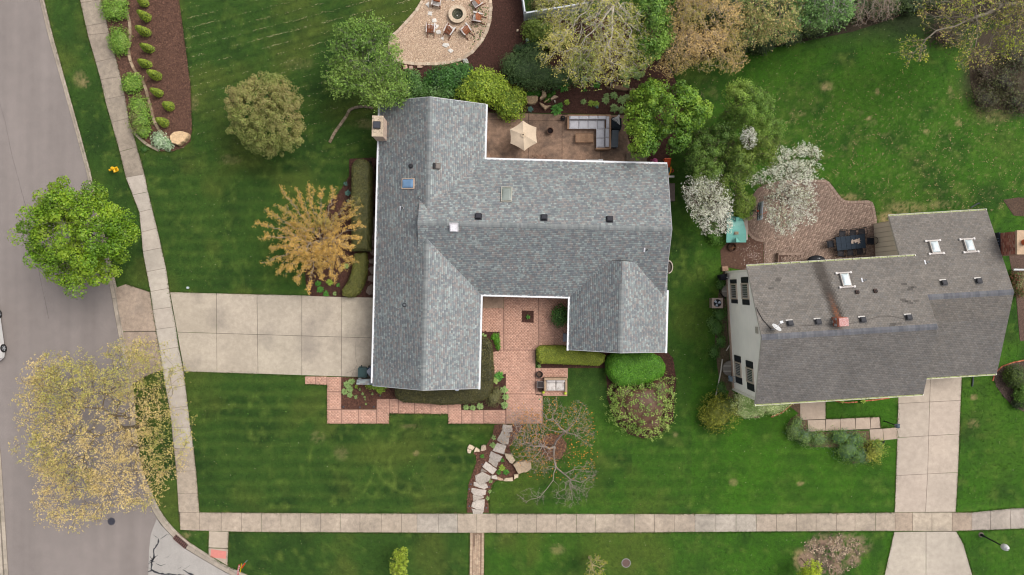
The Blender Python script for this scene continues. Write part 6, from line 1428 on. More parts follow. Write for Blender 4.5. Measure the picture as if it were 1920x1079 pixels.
gk = thing("covered_barbecue", "black covered barbecue at the rear corner of the cream wall", "barbecue", P(1356, 520, 0)); q = P(1357.5, 520, .8); m = MB(); m.box((q[0], q[1], .42), (.5, .42, .8), .2, lin(26, 28, 34)); m.ell((q[0], q[1], .82), (.28, .24, .14), 12, 6, lin(30, 32, 38)); obj("cover", m, M_FABR, gk); m = MB(); m.ell((q[0]+.2, q[1]-.02, .95), (.05, .05, .05), 8, 5, lin(240, 240, 240)); obj("knob", m, M_PLAST, gk)
m = MB(); q = [Vector(P(x, y, .05)) for x, y in ((1347, 519), (1346, 530), (1348, 540), (1350, 550), (1356, 557), (1360, 560))]; m.path(q, .035, 6, lin(24, 26, 30)); tag(obj("garden_hose", m, M_PLAST), "black hose lying along the cream wall beside the window well", "hose")
m = MB(); m.path([Vector(P(1354.5, 674, .06)), Vector(P(1352, 694, .06)), Vector(P(1347, 720, .06)), Vector(P(1342, 743, .06))], .055, 8, lin(206, 196, 180)); tag(obj("downspout_extension", m, M_PAINT), "long white downspout pipe lying from the window well towards the shrub", "downspout")
m = MB(); m.path([Vector(P(1368, 648, .25)), Vector(P(1362, 658, .05))], .045, 6, lin(200, 188, 172)); tag(obj("pipe_stub", m, M_PAINT), "short white pipe stub leaning on the cream wall", "pipe")
m = MB(); q = P(1360, 504, .25); m.box((q[0], q[1], .13), (.46, .36, .26), .1, lin(168, 134, 112)); tag(obj("stone_block", m, M_STONE), "tan block on the grass behind the cream house corner", "block")
m = MB(); m.path([Vector(P(1820, 390, .06)), Vector(P(1835, 381, .06)), Vector(P(1837, 383, .06))], .05, 6, lin(40, 48, 52)); tag(obj("drain_pipe", m, M_PLAST), "black corrugated drain pipe in the grass behind the east block", "drain pipe")
m = MB(); m.path([Vector(P(1823.5, 700, .3)), Vector(P(1824.5, 712, .07)), Vector(P(1823, 725, .06))], .055, 6, lin(70, 78, 78)); tag(obj("drain_pipe", m, M_PLAST), "dark drain pipe in the grass right of the neighbour's driveway", "drain pipe")
m = MB(); m.path([Vector(P(1658, 827, .06)), Vector(P(1651, 838, .06))], .06, 6, lin(26, 30, 34)); tag(obj("drain_pipe", m, M_PLAST), "short black pipe at the lower end of the front walk", "drain pipe")
m = MB(); m.path([Vector(P(1900, 506, 1.2)), Vector(P(1990, 507, 1.2))], .08, 8, lin(214, 214, 216)); m.tube(P(1901, 506, 1.2), P(1901, 506, 0), .05, .05, 6, lin(200, 200, 200)); tag(obj("rail", m, M_PAINT), "white rail at the right picture edge below the brick chimney", "rail")
sbk = thing("brick_bench", "low brick seat block on the neighbour's patio by the gutter", "brick seat", P(1480, 484, 0)); m = MB(); m.prism(PP([(1459.5, 474.5), (1502, 473), (1502.5, 500), (1459.5, 500)], .42), 0, .395, lin(90, 66, 56)); obj("bench_core", m, M_BRICK, sbk)
herring([(1459.5, 480.2), (1501.5, 479), (1501.5, 499), (1459.5, 500)], .21, .105, 0, .43, BR, "brick_top", sbk, gap=.014, h=.04)
for i in range(16):
 q = P(1461+i*2.65, 476.6-.035*i, .42); m = MB(); m.box((q[0], q[1], .415), (.098, .2, .05), 0, R.choice(BR)); obj("capping_brick", m, M_BRICK, sbk)
sg_ = MB()
for i in range(17):
 for lv in range(4): q = P(1459.6, 475+i*1.6, .42); sg_.box((q[0]-.0, q[1]-.03, .07+lv*.1), (.03, .06, .08), 0, R.choice(BR))
obj("side_brick", sg_, M_BRICK, sbk, kind='stuff')
gr = thing("barbecue_grill", "black kettle barbecue half hidden under the neighbour's rear gutter", "barbecue", P(1532, 488, 0)); q = P(1531, 489, 1.0); m = MB(); m.lathe([(.3, .55), (.52, .8), (.55, 1.0), (.42, 1.15), (.2, 1.24), (.0, 1.26)], (q[0], q[1], 0), 18, lin(30, 31, 36), sx=1.25, sy=.75); obj("hood", m, M_DARK, gr, smooth=True)
m = MB(); q2 = P(1535, 483.8, 1.22); m.box((q2[0], q2[1]-.05, 1.2), (.2, .07, .05), .03, lin(206, 210, 216)); obj("badge", m, M_PAINT, gr)
for s in (-1, 1): m = MB(); m.tube((q[0]+s*.3, q[1], .03), (q[0]+s*.3, q[1], .6), .03, .03, 6, lin(30, 30, 34)); obj("leg", m, M_DARK, gr)
dt = thing("dining_table", "dark blue grey rectangular patio dining table", "dining table", P(1596, 455, 0)); TB = lin(34, 50, 66, 1.7)
tq = [P(x, y, .74) for x, y in ((1566.5, 445.5), (1621.5, 439), (1624, 465), (1570, 470.5))]; A, B, C_, D = [Vector(p) for p in tq]
m = MB(); m.prism([tuple(p)[:2] for p in (A, B, C_, D)], .70, .725, tuple(x*.7 for x in TB)); obj("tabletop", m, M_DARK, dt)
for i in range(6):
 for j in range(2):
  m = MB(); f = lambda u, v: A.lerp(B, u).lerp(D.lerp(C_, u), v); q = [f(u, v) for u, v in ((i/6+.006, j/2+.01), ((i+1)/6-.006, j/2+.01), ((i+1)/6-.006, (j+1)/2-.01), (i/6+.006, (j+1)/2-.01))]; m.prism([tuple(p)[:2] for p in q], .725, .74, jit(TB, .06)); obj("table_panel", m, M_DARK, dt)
for p in (A, B, C_, D): m = MB(); w = (A+C_)/2; e = p.lerp(w, .1); m.tube((e.x, e.y, .034), (e.x, e.y, .7), .03, .03, 8, lin(34, 40, 48)); obj("leg", m, M_DARK, dt)
def pchair():
 t_ = thing("patio_chair", "x", "chair", (0, 0, 0), "dark metal chairs around the patio dining table"); K = lin(34, 34, 40)
 m = MB()
 for i in range(6): m.box((0, -.22+i*.088, .43), (.48, .08, .02), col=lin(34, 36, 44))
 obj("seat", m, M_DARK, t_)
 m = MB(); pts = [Vector((.27*cos(radians(a)), -.22-.07-.06*sin(radians(a)), .45+.42*max(0, sin(radians(a)))**.6)) for a in range(0, 181, 12)]; m.path(pts, .018, 6, K)
 for i in range(7): x = -.2+i*.066; m.tube((x, -.25, .45), (x*1.05, -.34, .45+.42*(1-(x/.27)**2)**.5*.95), .009, .009, 5, K)
 obj("backrest", m, M_DARK, t_)
 for s in (-1, 1):
  m = MB(); m.path([Vector((s*.27, -.3, .66)), Vector((s*.31, -.1, .66)), Vector((s*.31, .14, .65)), Vector((s*.27, .2, .45))], .017, 6, K); obj("armrest", m, M_DARK, t_)
  for y in (-.22, .22): m = MB(); m.tube((s*.24, y, .43), (s*.26, y*1.1, 0), .014, .012, 6, K); obj("leg", m, M_DARK, t_)
 return t_
pc = pchair()
for i, (px, py, a, lb) in enumerate([(1579, 439.5, 172, "black metal chair at the left end of the table's far side"), (1599, 438, 176, "black metal chair in the middle of the table's far side"), (1616, 436, 184, "black metal chair at the right end of the table's far side"),
                                     (1632, 452, 88, "black metal chair at the right head of the table"), (1557, 458, -84, "black metal chair at the left head of the table"), (1576, 474, -4, "black metal chair at the left end of the table's near side"), (1594, 473, 2, "black metal chair in the middle of the table's near side"), (1612, 470, 6, "black metal chair at the right end of the table's near side")]):
 o = pc if i == 0 else copy_tree(pc); q = P(px, py, .45); o.location = (q[0], q[1], .034); o.rotation_euler = (0, 0, radians(a+3)); o['label'] = lb
cpz = thing("table_centrepiece", "dried beige leaf centrepiece on the dark dining table", "centrepiece", P(1604, 452.5, .74)); m = MB()
for i in range(70):
 a = R.uniform(0, 6.28); q = Vector(P(1604+R.uniform(-7, 8), 452.5+R.uniform(-2.4, 2.4)*(1.6 if i % 4 == 0 else 1), .77)); d = Vector((cos(a), sin(a), R.uniform(0, .5)))*.12; s = d.cross(Vector((0, 0, 1))).normalized()*.05; m.face([q, q+d*.5+s, q+d, q+d*.5-s], jit(lin(206, 184, 168), .1))
obj("dried_leaves", m, M_FABR, cpz); m = MB(); q = P(1612.5, 452.5, .76); m.lathe([(.03, 0), (.05, .04), (.02, .06)], q, 8, lin(40, 44, 52)); obj("candle_holder", m, M_DARK, cpz)
# basketball hoop
bh = thing("basketball_hoop", "portable basketball hoop with clear backboard and orange rim on the brick patio", "basketball hoop", P(1408, 396, 0)); zb = 2.3
p0 = Vector(P(1406, 396, .034)); m = MB(); m.prism([(p0.x-.4, p0.y-.25), (p0.x+.25, p0.y-.35), (p0.x+.25, p0.y+.35), (p0.x-.4, p0.y+.25)], .034, .18, lin(40, 40, 44), inset=.05); obj("base", m, M_PLAST, bh)
bb = Vector(P(1425.5, 396, zb)); m = MB(); m.tube(p0+Vector((.1, 0, .15)), bb+Vector((-.35, 0, 0)), .04, .04, 8, lin(60, 58, 60)); obj("pole", m, M_DARK, bh)
m = MB()
for s in (-1, 1): m.tube(bb+Vector((-.45, s*.05, -.3)), bb+Vector((-.06, s*.42, -.1)), .018, .018, 6, lin(70, 66, 68)); m.tube(bb+Vector((-.45, 0, .05)), bb+Vector((-.06, s*.42, .25)), .018, .018, 6, lin(70, 66, 68))
m.box(bb+Vector((-.18, 0, 0)), (.14, .1, .1), 0, lin(236, 90, 60)); obj("bracket", m, M_DARK, bh)
m = MB(); m.box(bb+Vector((0, 0, .05)), (.035, 1.36, .9), -.06, lin(236, 238, 250)); obj("backboard", m, M_PLAST, bh); m = MB()
for dz in (-.41,): m.box(bb+Vector((-.04, 0, dz)), (.06, 1.3, .04), -.06, lin(60, 60, 64))
m.box(bb+Vector((-.07, .0, .05)), (.04, 1.2, .05), -.06, lin(60, 60, 64)); m.box(bb+Vector((-.10, -.3, .28)), (.06, .1, .5), -.06, lin(196, 180, 160)); obj("backboard_frame", m, M_DARK, bh); m = MB(); rc = bb+Vector((.30, .06, -.15))
for i in range(24): t0, t1 = 2*pi*i/24, 2*pi*(i+1)/24; m.tube(rc+Vector((.23*cos(t0), .23*sin(t0), 0)), rc+Vector((.23*cos(t1), .23*sin(t1), 0)), .013, .013, 5, lin(236, 96, 66), caps=False)
obj("rim", m, M_PAINT, bh); m = MB()
for i in range(12): t0 = 2*pi*i/12; t1 = 2*pi*(i+1)/12; m.tube(rc+Vector((.23*cos(t0), .23*sin(t0), 0)), rc+Vector((.14*cos(t1), .14*sin(t1), -.4)), .005, .005, 3, lin(220, 216, 210)); m.tube(rc+Vector((.23*cos(t1), .23*sin(t1), 0)), rc+Vector((.14*cos(t0), .14*sin(t0), -.4)), .005, .005, 3, lin(220, 216, 210))
obj("net", m, M_FABR, bh)
# plastic playhouse with teal roof
ph = thing("playhouse", "plastic playhouse with a scalloped teal roof under the white blossom tree", "playhouse", P(1376, 428, 0)); TE = lin(126, 196, 184)
zr_, ze_ = 1.55, 1.15; m = MB()
N = 8
prof = [(1362, 1399, 455), (1362, 1399.5, 449), (1362.5, 1399.5, 440), (1363, 1398.5, 431), (1363, 1397.5, 428.5), (1363, 1396.5, 424), (1363, 1394, 415), (1364, 1390, 409), (1366, 1386, 406.5)]
hts = [ze_-.02, ze_+.12, ze_+.3, zr_, zr_+.02, zr_-.04, ze_+.28, ze_+.12, ze_]
rowsP = []
for (x0, x1, y), h in zip(prof, hts): rowsP.append([Vector(P(x0+(x1-x0)*k/N, y, h)) for k in range(N+1)])
for a, b in zip(rowsP[:-1], rowsP[1:]):
 for k in range(N): m.face([a[k], a[k+1], b[k+1], b[k]], TE)
 for k in (0, N): m.face([a[k], b[k], b[k]-Vector((0, 0, .1)), a[k]-Vector((0, 0, .1))], TE)
obj("roof", m, M_PLAST, ph); m = MB()
for r in range(9):
 for k in range(13): y = 434+r*2.2; x = 1364+k*2.7+(r % 2)*1.3; h = zr_-(y-431)/24*.5; m.box(P(x, y, h+.012), (.10, .08, .012), 0, jit(TE, .04))
obj("roof_scallop", m, M_PLAST, ph, kind='stuff'); 
m = MB(); a, b = P(1364, 453, 0), P(1396, 410, 0); m.box(((a[0]+b[0])/2, (a[1]+b[1])/2, .55), (b[0]-a[0]-.25, b[1]-a[1]-.1, 1.1), 0, lin(196, 176, 164)); obj("wall", m, M_PLAST, ph)
for y0, y1, yy in ((454.5, 445, 1), (408, 416, -1)):
 m = MB(); a, b, c = Vector(P(1372, y0, ze_+.05)), Vector(P(1389, y0, ze_+.05)), Vector(P(1380.5, y0, ze_+.45)); d = Vector(P(1380.5, y1, ze_+.5)); m.face([a, c, d], tuple(x*.8 for x in TE)); m.face([c, b, d], TE); m.face([a, b, c], TE); obj("dormer", m, M_PLAST, ph)
m = MB(); q = P(1380.5, 437.5, zr_-.05); m.box(q, (.30, .22, .16), 0, lin(150, 130, 110)); m.box((q[0], q[1], q[2]+.09), (.22, .14, .04), 0, lin(120, 110, 70)); obj("toy_chimney", m, M_PLAST, ph)
m = MB(); q = P(1368.5, 403, .8); m.box((q[0], q[1], .8), (.55, .34, .1), 0, tuple(x*.85 for x in TE)); obj("porch_roof", m, M_PLAST, ph)
for px, py, col, lb in ((1379, 405, lin(200, 30, 30), "small red toy at the back of the teal playhouse"), (1395, 419.5, lin(246, 120, 120), "pink ball half under the right eave of the playhouse"), (1395, 414, lin(240, 214, 170), "pale yellow ball beside the pink one at the playhouse")):
 m = MB(); q = P(px, py, .16); m.ell((q[0], q[1], .16), (.14, .14, .13), 12, 7, col); tag(obj("toy_ball", m, M_PLAST, smooth=True), lb, "ball", "toy balls by the playhouse")
m = MB(); q = P(1371.5, 464, .02); m.lathe([(.32, 0), (.32, .22), (.28, .22), (.26, .05)], q, 18, lin(76, 52, 40), caps=False); m.tube((q[0]-.2, q[1]-.1, .2), (q[0]+.25, q[1]+.0, .2), .03, .03, 6, lin(140, 100, 70)); m.tube((q[0]-.0, q[1]-.2, .2), (q[0]+.1, q[1]+.15, .2), .03, .03, 6, lin(130, 92, 66)); tag(obj("fire_ring", m, M_STONE), "rusty round fire ring with sticks below the playhouse", "fire ring")
# window well area steps on west side of the corner house
ar = thing("areaway", "dark recessed areaway with timber steps between hedge and west wall", "areaway", P(699, 360, 0))
m = MB(); m.box(P(700.5, 357, .015), (.62, 3.9, .03), 0, lin(40, 32, 30)); obj("floor", m, M_MULCH, ar)
for y in (325, 343, 361, 374, 387, 398): m = MB(); q = P(701, y, .1); m.box((q[0], q[1], .08+.002*y % .05), (.55, .1, .1), 0, lin(72, 60, 52)); obj("timber_step", m, M_WOOD, ar)
m = MB(); m.box(P(694.5, 352, .35), (.09, 4.1, .7), 0, lin(60, 50, 44)); obj("timber_rail", m, M_WOOD, ar)
m = MB(); m.prism(PP([(691, 407), (709, 407), (708, 448), (690, 448)]), 0, .06, lin(124, 110, 102)); tag(obj("concrete_pad", m, M_OLDC), "grey concrete pad between the tall hedge and the west wall", "concrete pad")
# tree grate pit edging, path lights
for i, (x, y) in enumerate([(644, 763), (675, 764), (701, 763), (713, 742)]):
 t_ = thing("path_light", ["flat round path light in the left front bed corner", "flat round path light in the middle of the left front bed", "flat round path light at the right of the left front bed", "flat round path light near the step in the left front bed"][i], "path light", P(x, y, .034), "path lights in the left front bed"); m = MB(); m.lathe([(.075, .0), (.08, .06), (.05, .09)], t_.location, 12, lin(84, 80, 84)); obj("lamp_head", m, M_DARK, t_)
for i, (x, y) in enumerate([(904, 871), (883, 908), (879.5, 917), (917, 913), (880, 949), (911.5, 952)]):
 t_ = thing("path_light", ["path light beside the sixth flagstone step", "path light left of the stone steps above the lowest pair", "pale path light at the outer left bed edge", "path light right of the steps near the small plants", "path light left of the bottom flagstone", "path light right of the bottom flagstone"][i], "path light", P(x, y, .03), "path lights along the stone steps"); m = MB(); m.lathe([(.05, .0), (.055, .07), (.03, .1)], t_.location, 10, lin(110, 112, 124)); obj("lamp_head", m, M_DARK, t_)
# white car at the left edge
car = thing("parked_car", "white car parked on the road, only its right side in view", "car", P(-14, 628, -.13)); CA = radians(90-8.0)  # heading of the length axis
cc_ = Vector(P(-13.5, 624, -.13)); dF = Vector((sin(radians(8)), -cos(radians(8)), 0)); dS = Vector((cos(radians(8)), sin(radians(8)), 0)); WHT = lin(236, 234, 232)
def cp_(l, s, z): return cc_+dF*l+dS*s+Vector((0, 0, z))
sec = [(-2.25, .72, .45, .75), (-2.15, .84, .28, .95), (-1.7, .90, .22, 1.0), (-1.0, .91, .2, 1.02), (0, .91, .2, 1.02), (1.0, .91, .2, .98), (1.6, .90, .22, .9), (2.05, .82, .26, .78), (2.25, .62, .4, .62)]
m = MB(); rowsC = []
for l, w, z0, z1 in sec: rowsC.append([cp_(l, s, z) for s, z in ((-w, z0), (-w, (z0+z1)/2), (-w*.95, z1*.93), (-w*.8, z1), (0, z1+.03), (w*.8, z1), (w*.95, z1*.93), (w, (z0+z1)/2), (w, z0))])
for a, b in zip(rowsC[:-1], rowsC[1:]):
 for k in range(8): m.face([a[k], b[k], b[k+1], a[k+1]], WHT)
m.face(rowsC[0][::-1], WHT); m.face(rowsC[-1], WHT); obj("body", m, mat("car_paint", .25, [], None, spec=.6), car, smooth=True)
m = MB(); cab = [(-1.75, .60, 1.0, .02), (-1.1, .66, 1.0, .42), (-.2, .68, 1.0, .46), (.45, .66, 1.0, .38), (1.05, .60, .98, .02)]; rc_ = []
for l, w, zb2, h in cab: rc_.append([cp_(l, s, z) for s, z in ((-w-.12, zb2), (-w, zb2+h*.9), (0, zb2+h), (w, zb2+h*.9), (w+.12, zb2))])
for i_, (a, b) in enumerate(zip(rc_[:-1], rc_[1:])):
 for k in range(4): m.face([a[k], b[k], b[k+1], a[k+1]], lin(40, 44, 50) if (k in (0, 3) or i_ in (0, 3)) else WHT)
obj("cabin", m, M_GLASS, car)
for l in (-1.36, 1.34):
 for s in (-1, 1):
  w_ = thing("wheel", None, None, (0, 0, 0)) if False else None
  m = MB(); a, b = cp_(l, s*.72, .33), cp_(l, s*.93, .33); m.tube(a, b, .33, .33, 20, lin(30, 30, 32)); wh = obj("wheel", m, M_PLAST, car)
  m = MB(); m.tube(cp_(l, s*.925, .33), cp_(l, s*.94, .33), .22, .2, 14, lin(90, 92, 96)); 
  for k in range(5): t_ = 2*pi*k/5; m.tube(cp_(l, s*.945, .33), cp_(l, s*.945, .33)+dF*.2*cos(t_)+Vector((0, 0, .2*sin(t_))), .025, .02, 5, lin(190, 192, 196))
  obj("rim", m, M_PAINT, wh)
for s in (-1, 1):
 m = MB(); m.box(cp_(2.1, s*.62, .66), (.28, .12, .12), radians(30)*s, lin(70, 76, 84)); obj("headlight", m, M_GLASS, car); m = MB(); m.box(cp_(.75, s*1.0, 1.0), (.18, .1, .12), 0, WHT); obj("mirror", m, M_PAINT, car)
m = MB(); m.box(cp_(2.22, 0, .5), (.9, .08, .12), 0, lin(40, 40, 44)); obj("grille", m, M_DARK, car)

# ------------------------------------------------------------------ vegetation
def norm(a): return a/np.maximum(1e-9, np.linalg.norm(a, axis=-1, keepdims=True))
def leaf_quads(pos, size, cols, g, up=.6, aspect=.62, nrm=None):
 n = len(pos); N = g.normal(size=(n, 3)); N[:, 2] += up*2
 if nrm is not None: N = N*.55+nrm*1.2
 N = norm(N); T = norm(np.cross(N, g.normal(size=(n, 3)))); B = np.cross(N, T); s = (size*g.uniform(.65, 1.25, n))[:, None]/2 if np.isscalar(size) else (size*g.uniform(.75, 1.2, n))[:, None]/2
 bend = N*s*.25
 V = np.stack([pos-T*s-bend, pos+B*s*aspect, pos+T*s-bend, pos-B*s*aspect], 1).reshape(-1, 3)
 return V, np.arange(n*4).reshape(-1, 4), cols
def spal(cols, pos, g, var=.09, fr=.55):
 k = len(cols); t = vnoise(pos[:, 0], pos[:, 1]+pos[:, 2]*.3, fr, 90, 2)*1.4-.2+g.normal(size=len(pos))*.22; i = np.clip((t*k).astype(int), 0, k-1); c = np.array(cols)[i]
 return c*g.uniform(1-var, 1+var, (len(pos), 1))*(.86+.28*vnoise(pos[:, 1], pos[:, 0], fr*1.3, 91, 2))[:, None]
def palette(cols, n, g, var=.14):
 c = np.array(cols)[g.integers(0, len(cols), n)]; return c*g.uniform(1-var, 1+var, (n, 1))
def tubes(P0, P1, R0, R1, n=4):
 P0, P1 = np.asarray(P0), np.asarray(P1); d = norm(P1-P0); ref = np.where(np.abs(d[:, 2:3]) < .9, np.array([[0, 0, 1.0]]), np.array([[1.0, 0, 0]])); a = norm(np.cross(d, ref)); b = np.cross(d, a)
 V = []
 for i in range(n):
  t = 2*pi*i/n; V.append(P0+(a*cos(t)+b*sin(t))*R0[:, None])
 for i in range(n):
  t = 2*pi*i/n; V.append(P1+(a*cos(t)+b*sin(t))*R1[:, None])
 V = np.stack(V, 1).reshape(-1, 3); m = len(P0)
 F = np.array([(i, (i+1) % n, n+(i+1) % n, n+i) for i in range(n)])
 return V, (np.arange(m)[:, None, None]*2*n+F[None]).reshape(-1, 4)
def skeleton(base, guides, pts, bf, g, wig=.06):
 """minimum spanning tree with path length cost; guides: list of (parent index or -1, point)"""
 nodes = [np.array(base, float)]; par = [-1]; plen = [0.0]
 for p, q in guides:
  q = np.array(q, float); pi_ = p; nodes.append(q); par.append(pi_); plen.append(plen[pi_]+np.linalg.norm(q-nodes[pi_]))
 pts = np.array(pts); m = len(pts); ng = len(nodes)
 # subdivide nothing; start set = guide nodes except the base unless alone
 start = list(range(1, ng)) if ng > 1 else [0]
 best = np.full(m, 1e9); bp = np.zeros(m, int)
 for s in start:
  c = np.linalg.norm(pts-nodes[s], axis=1)+bf*plen[s]; k = c < best; best[k] = c[k]; bp[k] = s
 best0 = best.copy(); done = np.zeros(m, bool)
 for _ in range(m):
  c = np.where(done, 1e9, best); i = int(np.argmin(c)); done[i] = True; idx = len(nodes)
  nodes.append(pts[i]); par.append(int(bp[i])); L = plen[bp[i]]+np.linalg.norm(pts[i]-nodes[bp[i]]); plen.append(L)
  d = np.linalg.norm(pts-pts[i], axis=1)+bf*L; k = (d < best) & ~done; best[k] = d[k]; bp[k] = idx
 nodes = np.array(nodes); par = np.array(par)
 w = np.zeros(len(nodes)); has = np.zeros(len(nodes), bool); has[par[par >= 0]] = True; w[~has] = 1
 for i in range(len(nodes)-1, 0, -1):
  w[par[i]] += w[i]
 return nodes, par, w
def tree(name, label, base, crown, wood_col, leaf_cols, leaf_size, n_leaf, n_pts=500, bf=.35, guides=None, tip=.008, pw=.5, rmax=.22, spread=.22, shape='ell', group=None, clumps=None, seed=1, up=.5, mat_=None, cat="tree", shell=.35, cluster=1, aspect=.62, leafpar="crown", twigs=True, low=.25, leaf_keep=1.0, extra_pts=None, dens=None):
 """crown: list of (cx, cy, cz, rx, ry, rz) ellipsoids in metres"""
 g = np.random.default_rng(seed*977+13); t_ = thing(name, label, cat, tuple(base), group); base = np.array(base, float)
 vol = np.array([c[3]*c[4]*c[5] for c in crown]); vol = vol**.8; pk = vol/vol.sum()
 pts = []
 while len(pts) < n_pts:
  c = crown[g.choice(len(crown), p=pk)]; d = norm(g.normal(size=3)); r = (g.uniform(shell**3, 1))**(1/3)
  lump = .82+.3*vnoise(np.array([d[0]*3+c[0]]), np.array([d[1]*3+d[2]*2+c[1]]), .9, seed % 50, 2)[0]
  p = np.array([c[0]+d[0]*c[3]*r*lump, c[1]+d[1]*c[4]*r*lump, c[2]+d[2]*c[5]*r*lump])
  if d[2] < -low*1.5 and g.random() < .7: continue
  pts.append(p)
 if extra_pts is not None: pts += list(extra_pts)
 if guides is None:
  c0 = np.mean([c[:3] for c in crown], axis=0); top = np.array([base[0]*.8+c0[0]*.2, base[1]*.8+c0[1]*.2, base[2]+(c0[2]-base[2])*.45]); guides = [(0, base*.5+top*.5+np.array([.03, 0, 0])), (1, top)]
 nodes, par, w = skeleton(base, guides, pts, bf, g)
 rad = np.minimum(rmax, tip*w**pw)
 idx = np.arange(1, len(nodes)); P0, P1 = nodes[par[idx]], nodes[idx]; R0 = np.minimum(rad[par[idx]], rad[idx]*1.5+.003); R1 = rad[idx]
 R0 = np.where(par[idx] == 0, rad[idx]*1.25, R0)
 # give each segment a kink in the middle
 mid = (P0+P1)/2+g.normal(size=P0.shape)*np.linalg.norm(P1-P0, axis=1)[:, None]*.055; Rm = (R0+R1)/2
 big = w[idx] > 6
 woods = []; V1, F1 = tubes(np.concatenate([P0[big], mid[big]]), np.concatenate([mid[big], P1[big]]), np.concatenate([R0[big], Rm[big]]), np.concatenate([Rm[big], R1[big]]), 6)
 V2, F2 = tubes(np.concatenate([P0[~big], mid[~big]]), np.concatenate([mid[~big], P1[~big]]), np.concatenate([R0[~big], Rm[~big]]), np.concatenate([Rm[~big], R1[~big]]), 3)
 fast("trunk", V1, F1, palette([wood_col], len(F1), g, .1), M_BARK, t_)
 fast("twigs", V2, F2, palette([wood_col], len(F2), g, .15), M_BARK, t_, kind='stuff')
 # fine side twigs
 tips = idx[w[idx] <= 4]
 if twigs:
  a = nodes[tips]; pdir = norm(nodes[tips]-nodes[par[tips]]); k = 3
  A = np.repeat(a, k, 0)-np.repeat(pdir, k, 0)*g.uniform(0, .3, (len(a)*k, 1)); D = norm(np.repeat(pdir, k, 0)+g.normal(size=(len(a)*k, 3))*.7)*g.uniform(.12, .42, (len(a)*k, 1))*(spread/.22)
  V3, F3 = tubes(A, A+D, np.full(len(A), tip*.75), np.full(len(A), tip*.35), 3); fast("twig_ends", V3, F3, palette([wood_col], len(F3), g, .15), M_BARK, t_, kind='stuff')
  ends = np.concatenate([a, A+D, A+D*.6])
 else: ends = nodes[tips]
 if n_leaf:
  if clumps:   # leaves gathered in rounded clumps
   K, rc, surf = clumps; sel = []
   while len(sel) < K:
    c = crown[g.choice(len(crown), p=pk)]; d = norm(g.normal(size=3)); 
    if d[2] < -.35: continue
    r = g.uniform(surf, .95); lump = .8+.32*vnoise(np.array([d[0]*3+c[0]]), np.array([d[1]*3+d[2]*2+c[1]]), .9, seed % 50, 2)[0]
    sel.append((c[0]+d[0]*c[3]*r*lump, c[1]+d[1]*c[4]*r*lump, c[2]+d[2]*c[5]*r*lump))
   sel = np.array(sel); per = n_leaf//K; rcs = g.uniform(.6, 1.25, K)*rc; D = norm(g.normal(size=(K*per, 3))+np.array([0, 0, .45])); ci = np.repeat(np.arange(K), per)
   rr = rcs[ci]*g.uniform(.55, 1.05, K*per)**.6; pos = sel[ci]+D*rr[:, None]*np.array([1, 1, .8]); tone = g.uniform(.86, 1.14, K)[ci][:, None]; nrm = D
   V, F, C_ = leaf_quads(pos, leaf_size, spal(leaf_cols, pos, g)*tone, g, up, aspect, nrm)
  else:
   if leaf_keep < 1: ends = ends[g.random(len(ends)) < leaf_keep]
   if dens is not None: ends = ends[g.random(len(ends)) < dens(ends)]
   nc = max(1, n_leaf//cluster); ci = g.integers(0, len(ends), nc); cen = ends[ci]+g.normal(size=(nc, 3))*spread*np.array([1, 1, .8])*g.uniform(.2, 1, (nc, 1)); pos = np.repeat(cen, cluster, 0)+g.normal(size=(nc*cluster, 3))*leaf_size*.55
   tone = np.repeat(g.uniform(.86, 1.16, (nc, 1)), cluster, 0); V, F, C_ = leaf_quads(pos, leaf_size, spal(leaf_cols, pos, g)*tone, g, up, aspect)
  fast(leafpar, V, F, C_, mat_ or M_LEAF, t_)
 return t_
def el(px, py, z, rpx, rpy, rz):
 x, y, _ = P(px, py, z); k = (CAM_H-z)/FPX; return (x, y, z, rpx*k, rpy*k, rz)
def L3(*cs, g=1.12): return [lin(*c, g) for c in cs]
BASE = lambda px, py: P(px, py, 0)
# 1 bright maple over the road
tree("maple_tree", "dense bright green round maple tree leaning over the road", BASE(205, 448), [el(147, 440, 5.2, 104, 104, 3.2), el(100, 440, 5, 60, 60, 2.4), el(195, 430, 5, 55, 60, 2.4), el(150, 500, 5, 50, 50, 2.2), el(140, 380, 5.2, 60, 50, 2.4)], lin(110, 100, 88), L3((78, 114, 20), (94, 130, 24), (108, 144, 28), (122, 154, 34), (140, 166, 40), g=1.15), .16, 36000, 350, clumps=(170, .66, .64), seed=2, rmax=.2)
# 2 tan budding tree lower left
tree("budding_tree", "large tan yellow budding tree over the road and lower left sidewalk", BASE(262, 800), [el(180, 800, 6, 120, 130, 3.3), el(100, 800, 5.5, 60, 110, 2.4), el(120, 710, 5.5, 60, 60, 2.2), el(270, 700, 5.5, 75, 65, 2.2), el(290, 820, 5, 68, 85, 2.2), el(148, 925, 5.5, 84, 66, 2.2), el(262, 910, 5, 44, 50, 1.8), el(240, 660, 5, 40, 32, 1.5), el(85, 700, 5.4, 40, 40, 1.5)], lin(128, 112, 90), L3((176, 172, 92), (190, 176, 100), (206, 182, 114), (216, 190, 128), (226, 200, 142), g=1.12), .088, 54000, 1500, bf=.22, seed=3, cluster=4, spread=.26, tip=.007, pw=.46, rmax=.2)
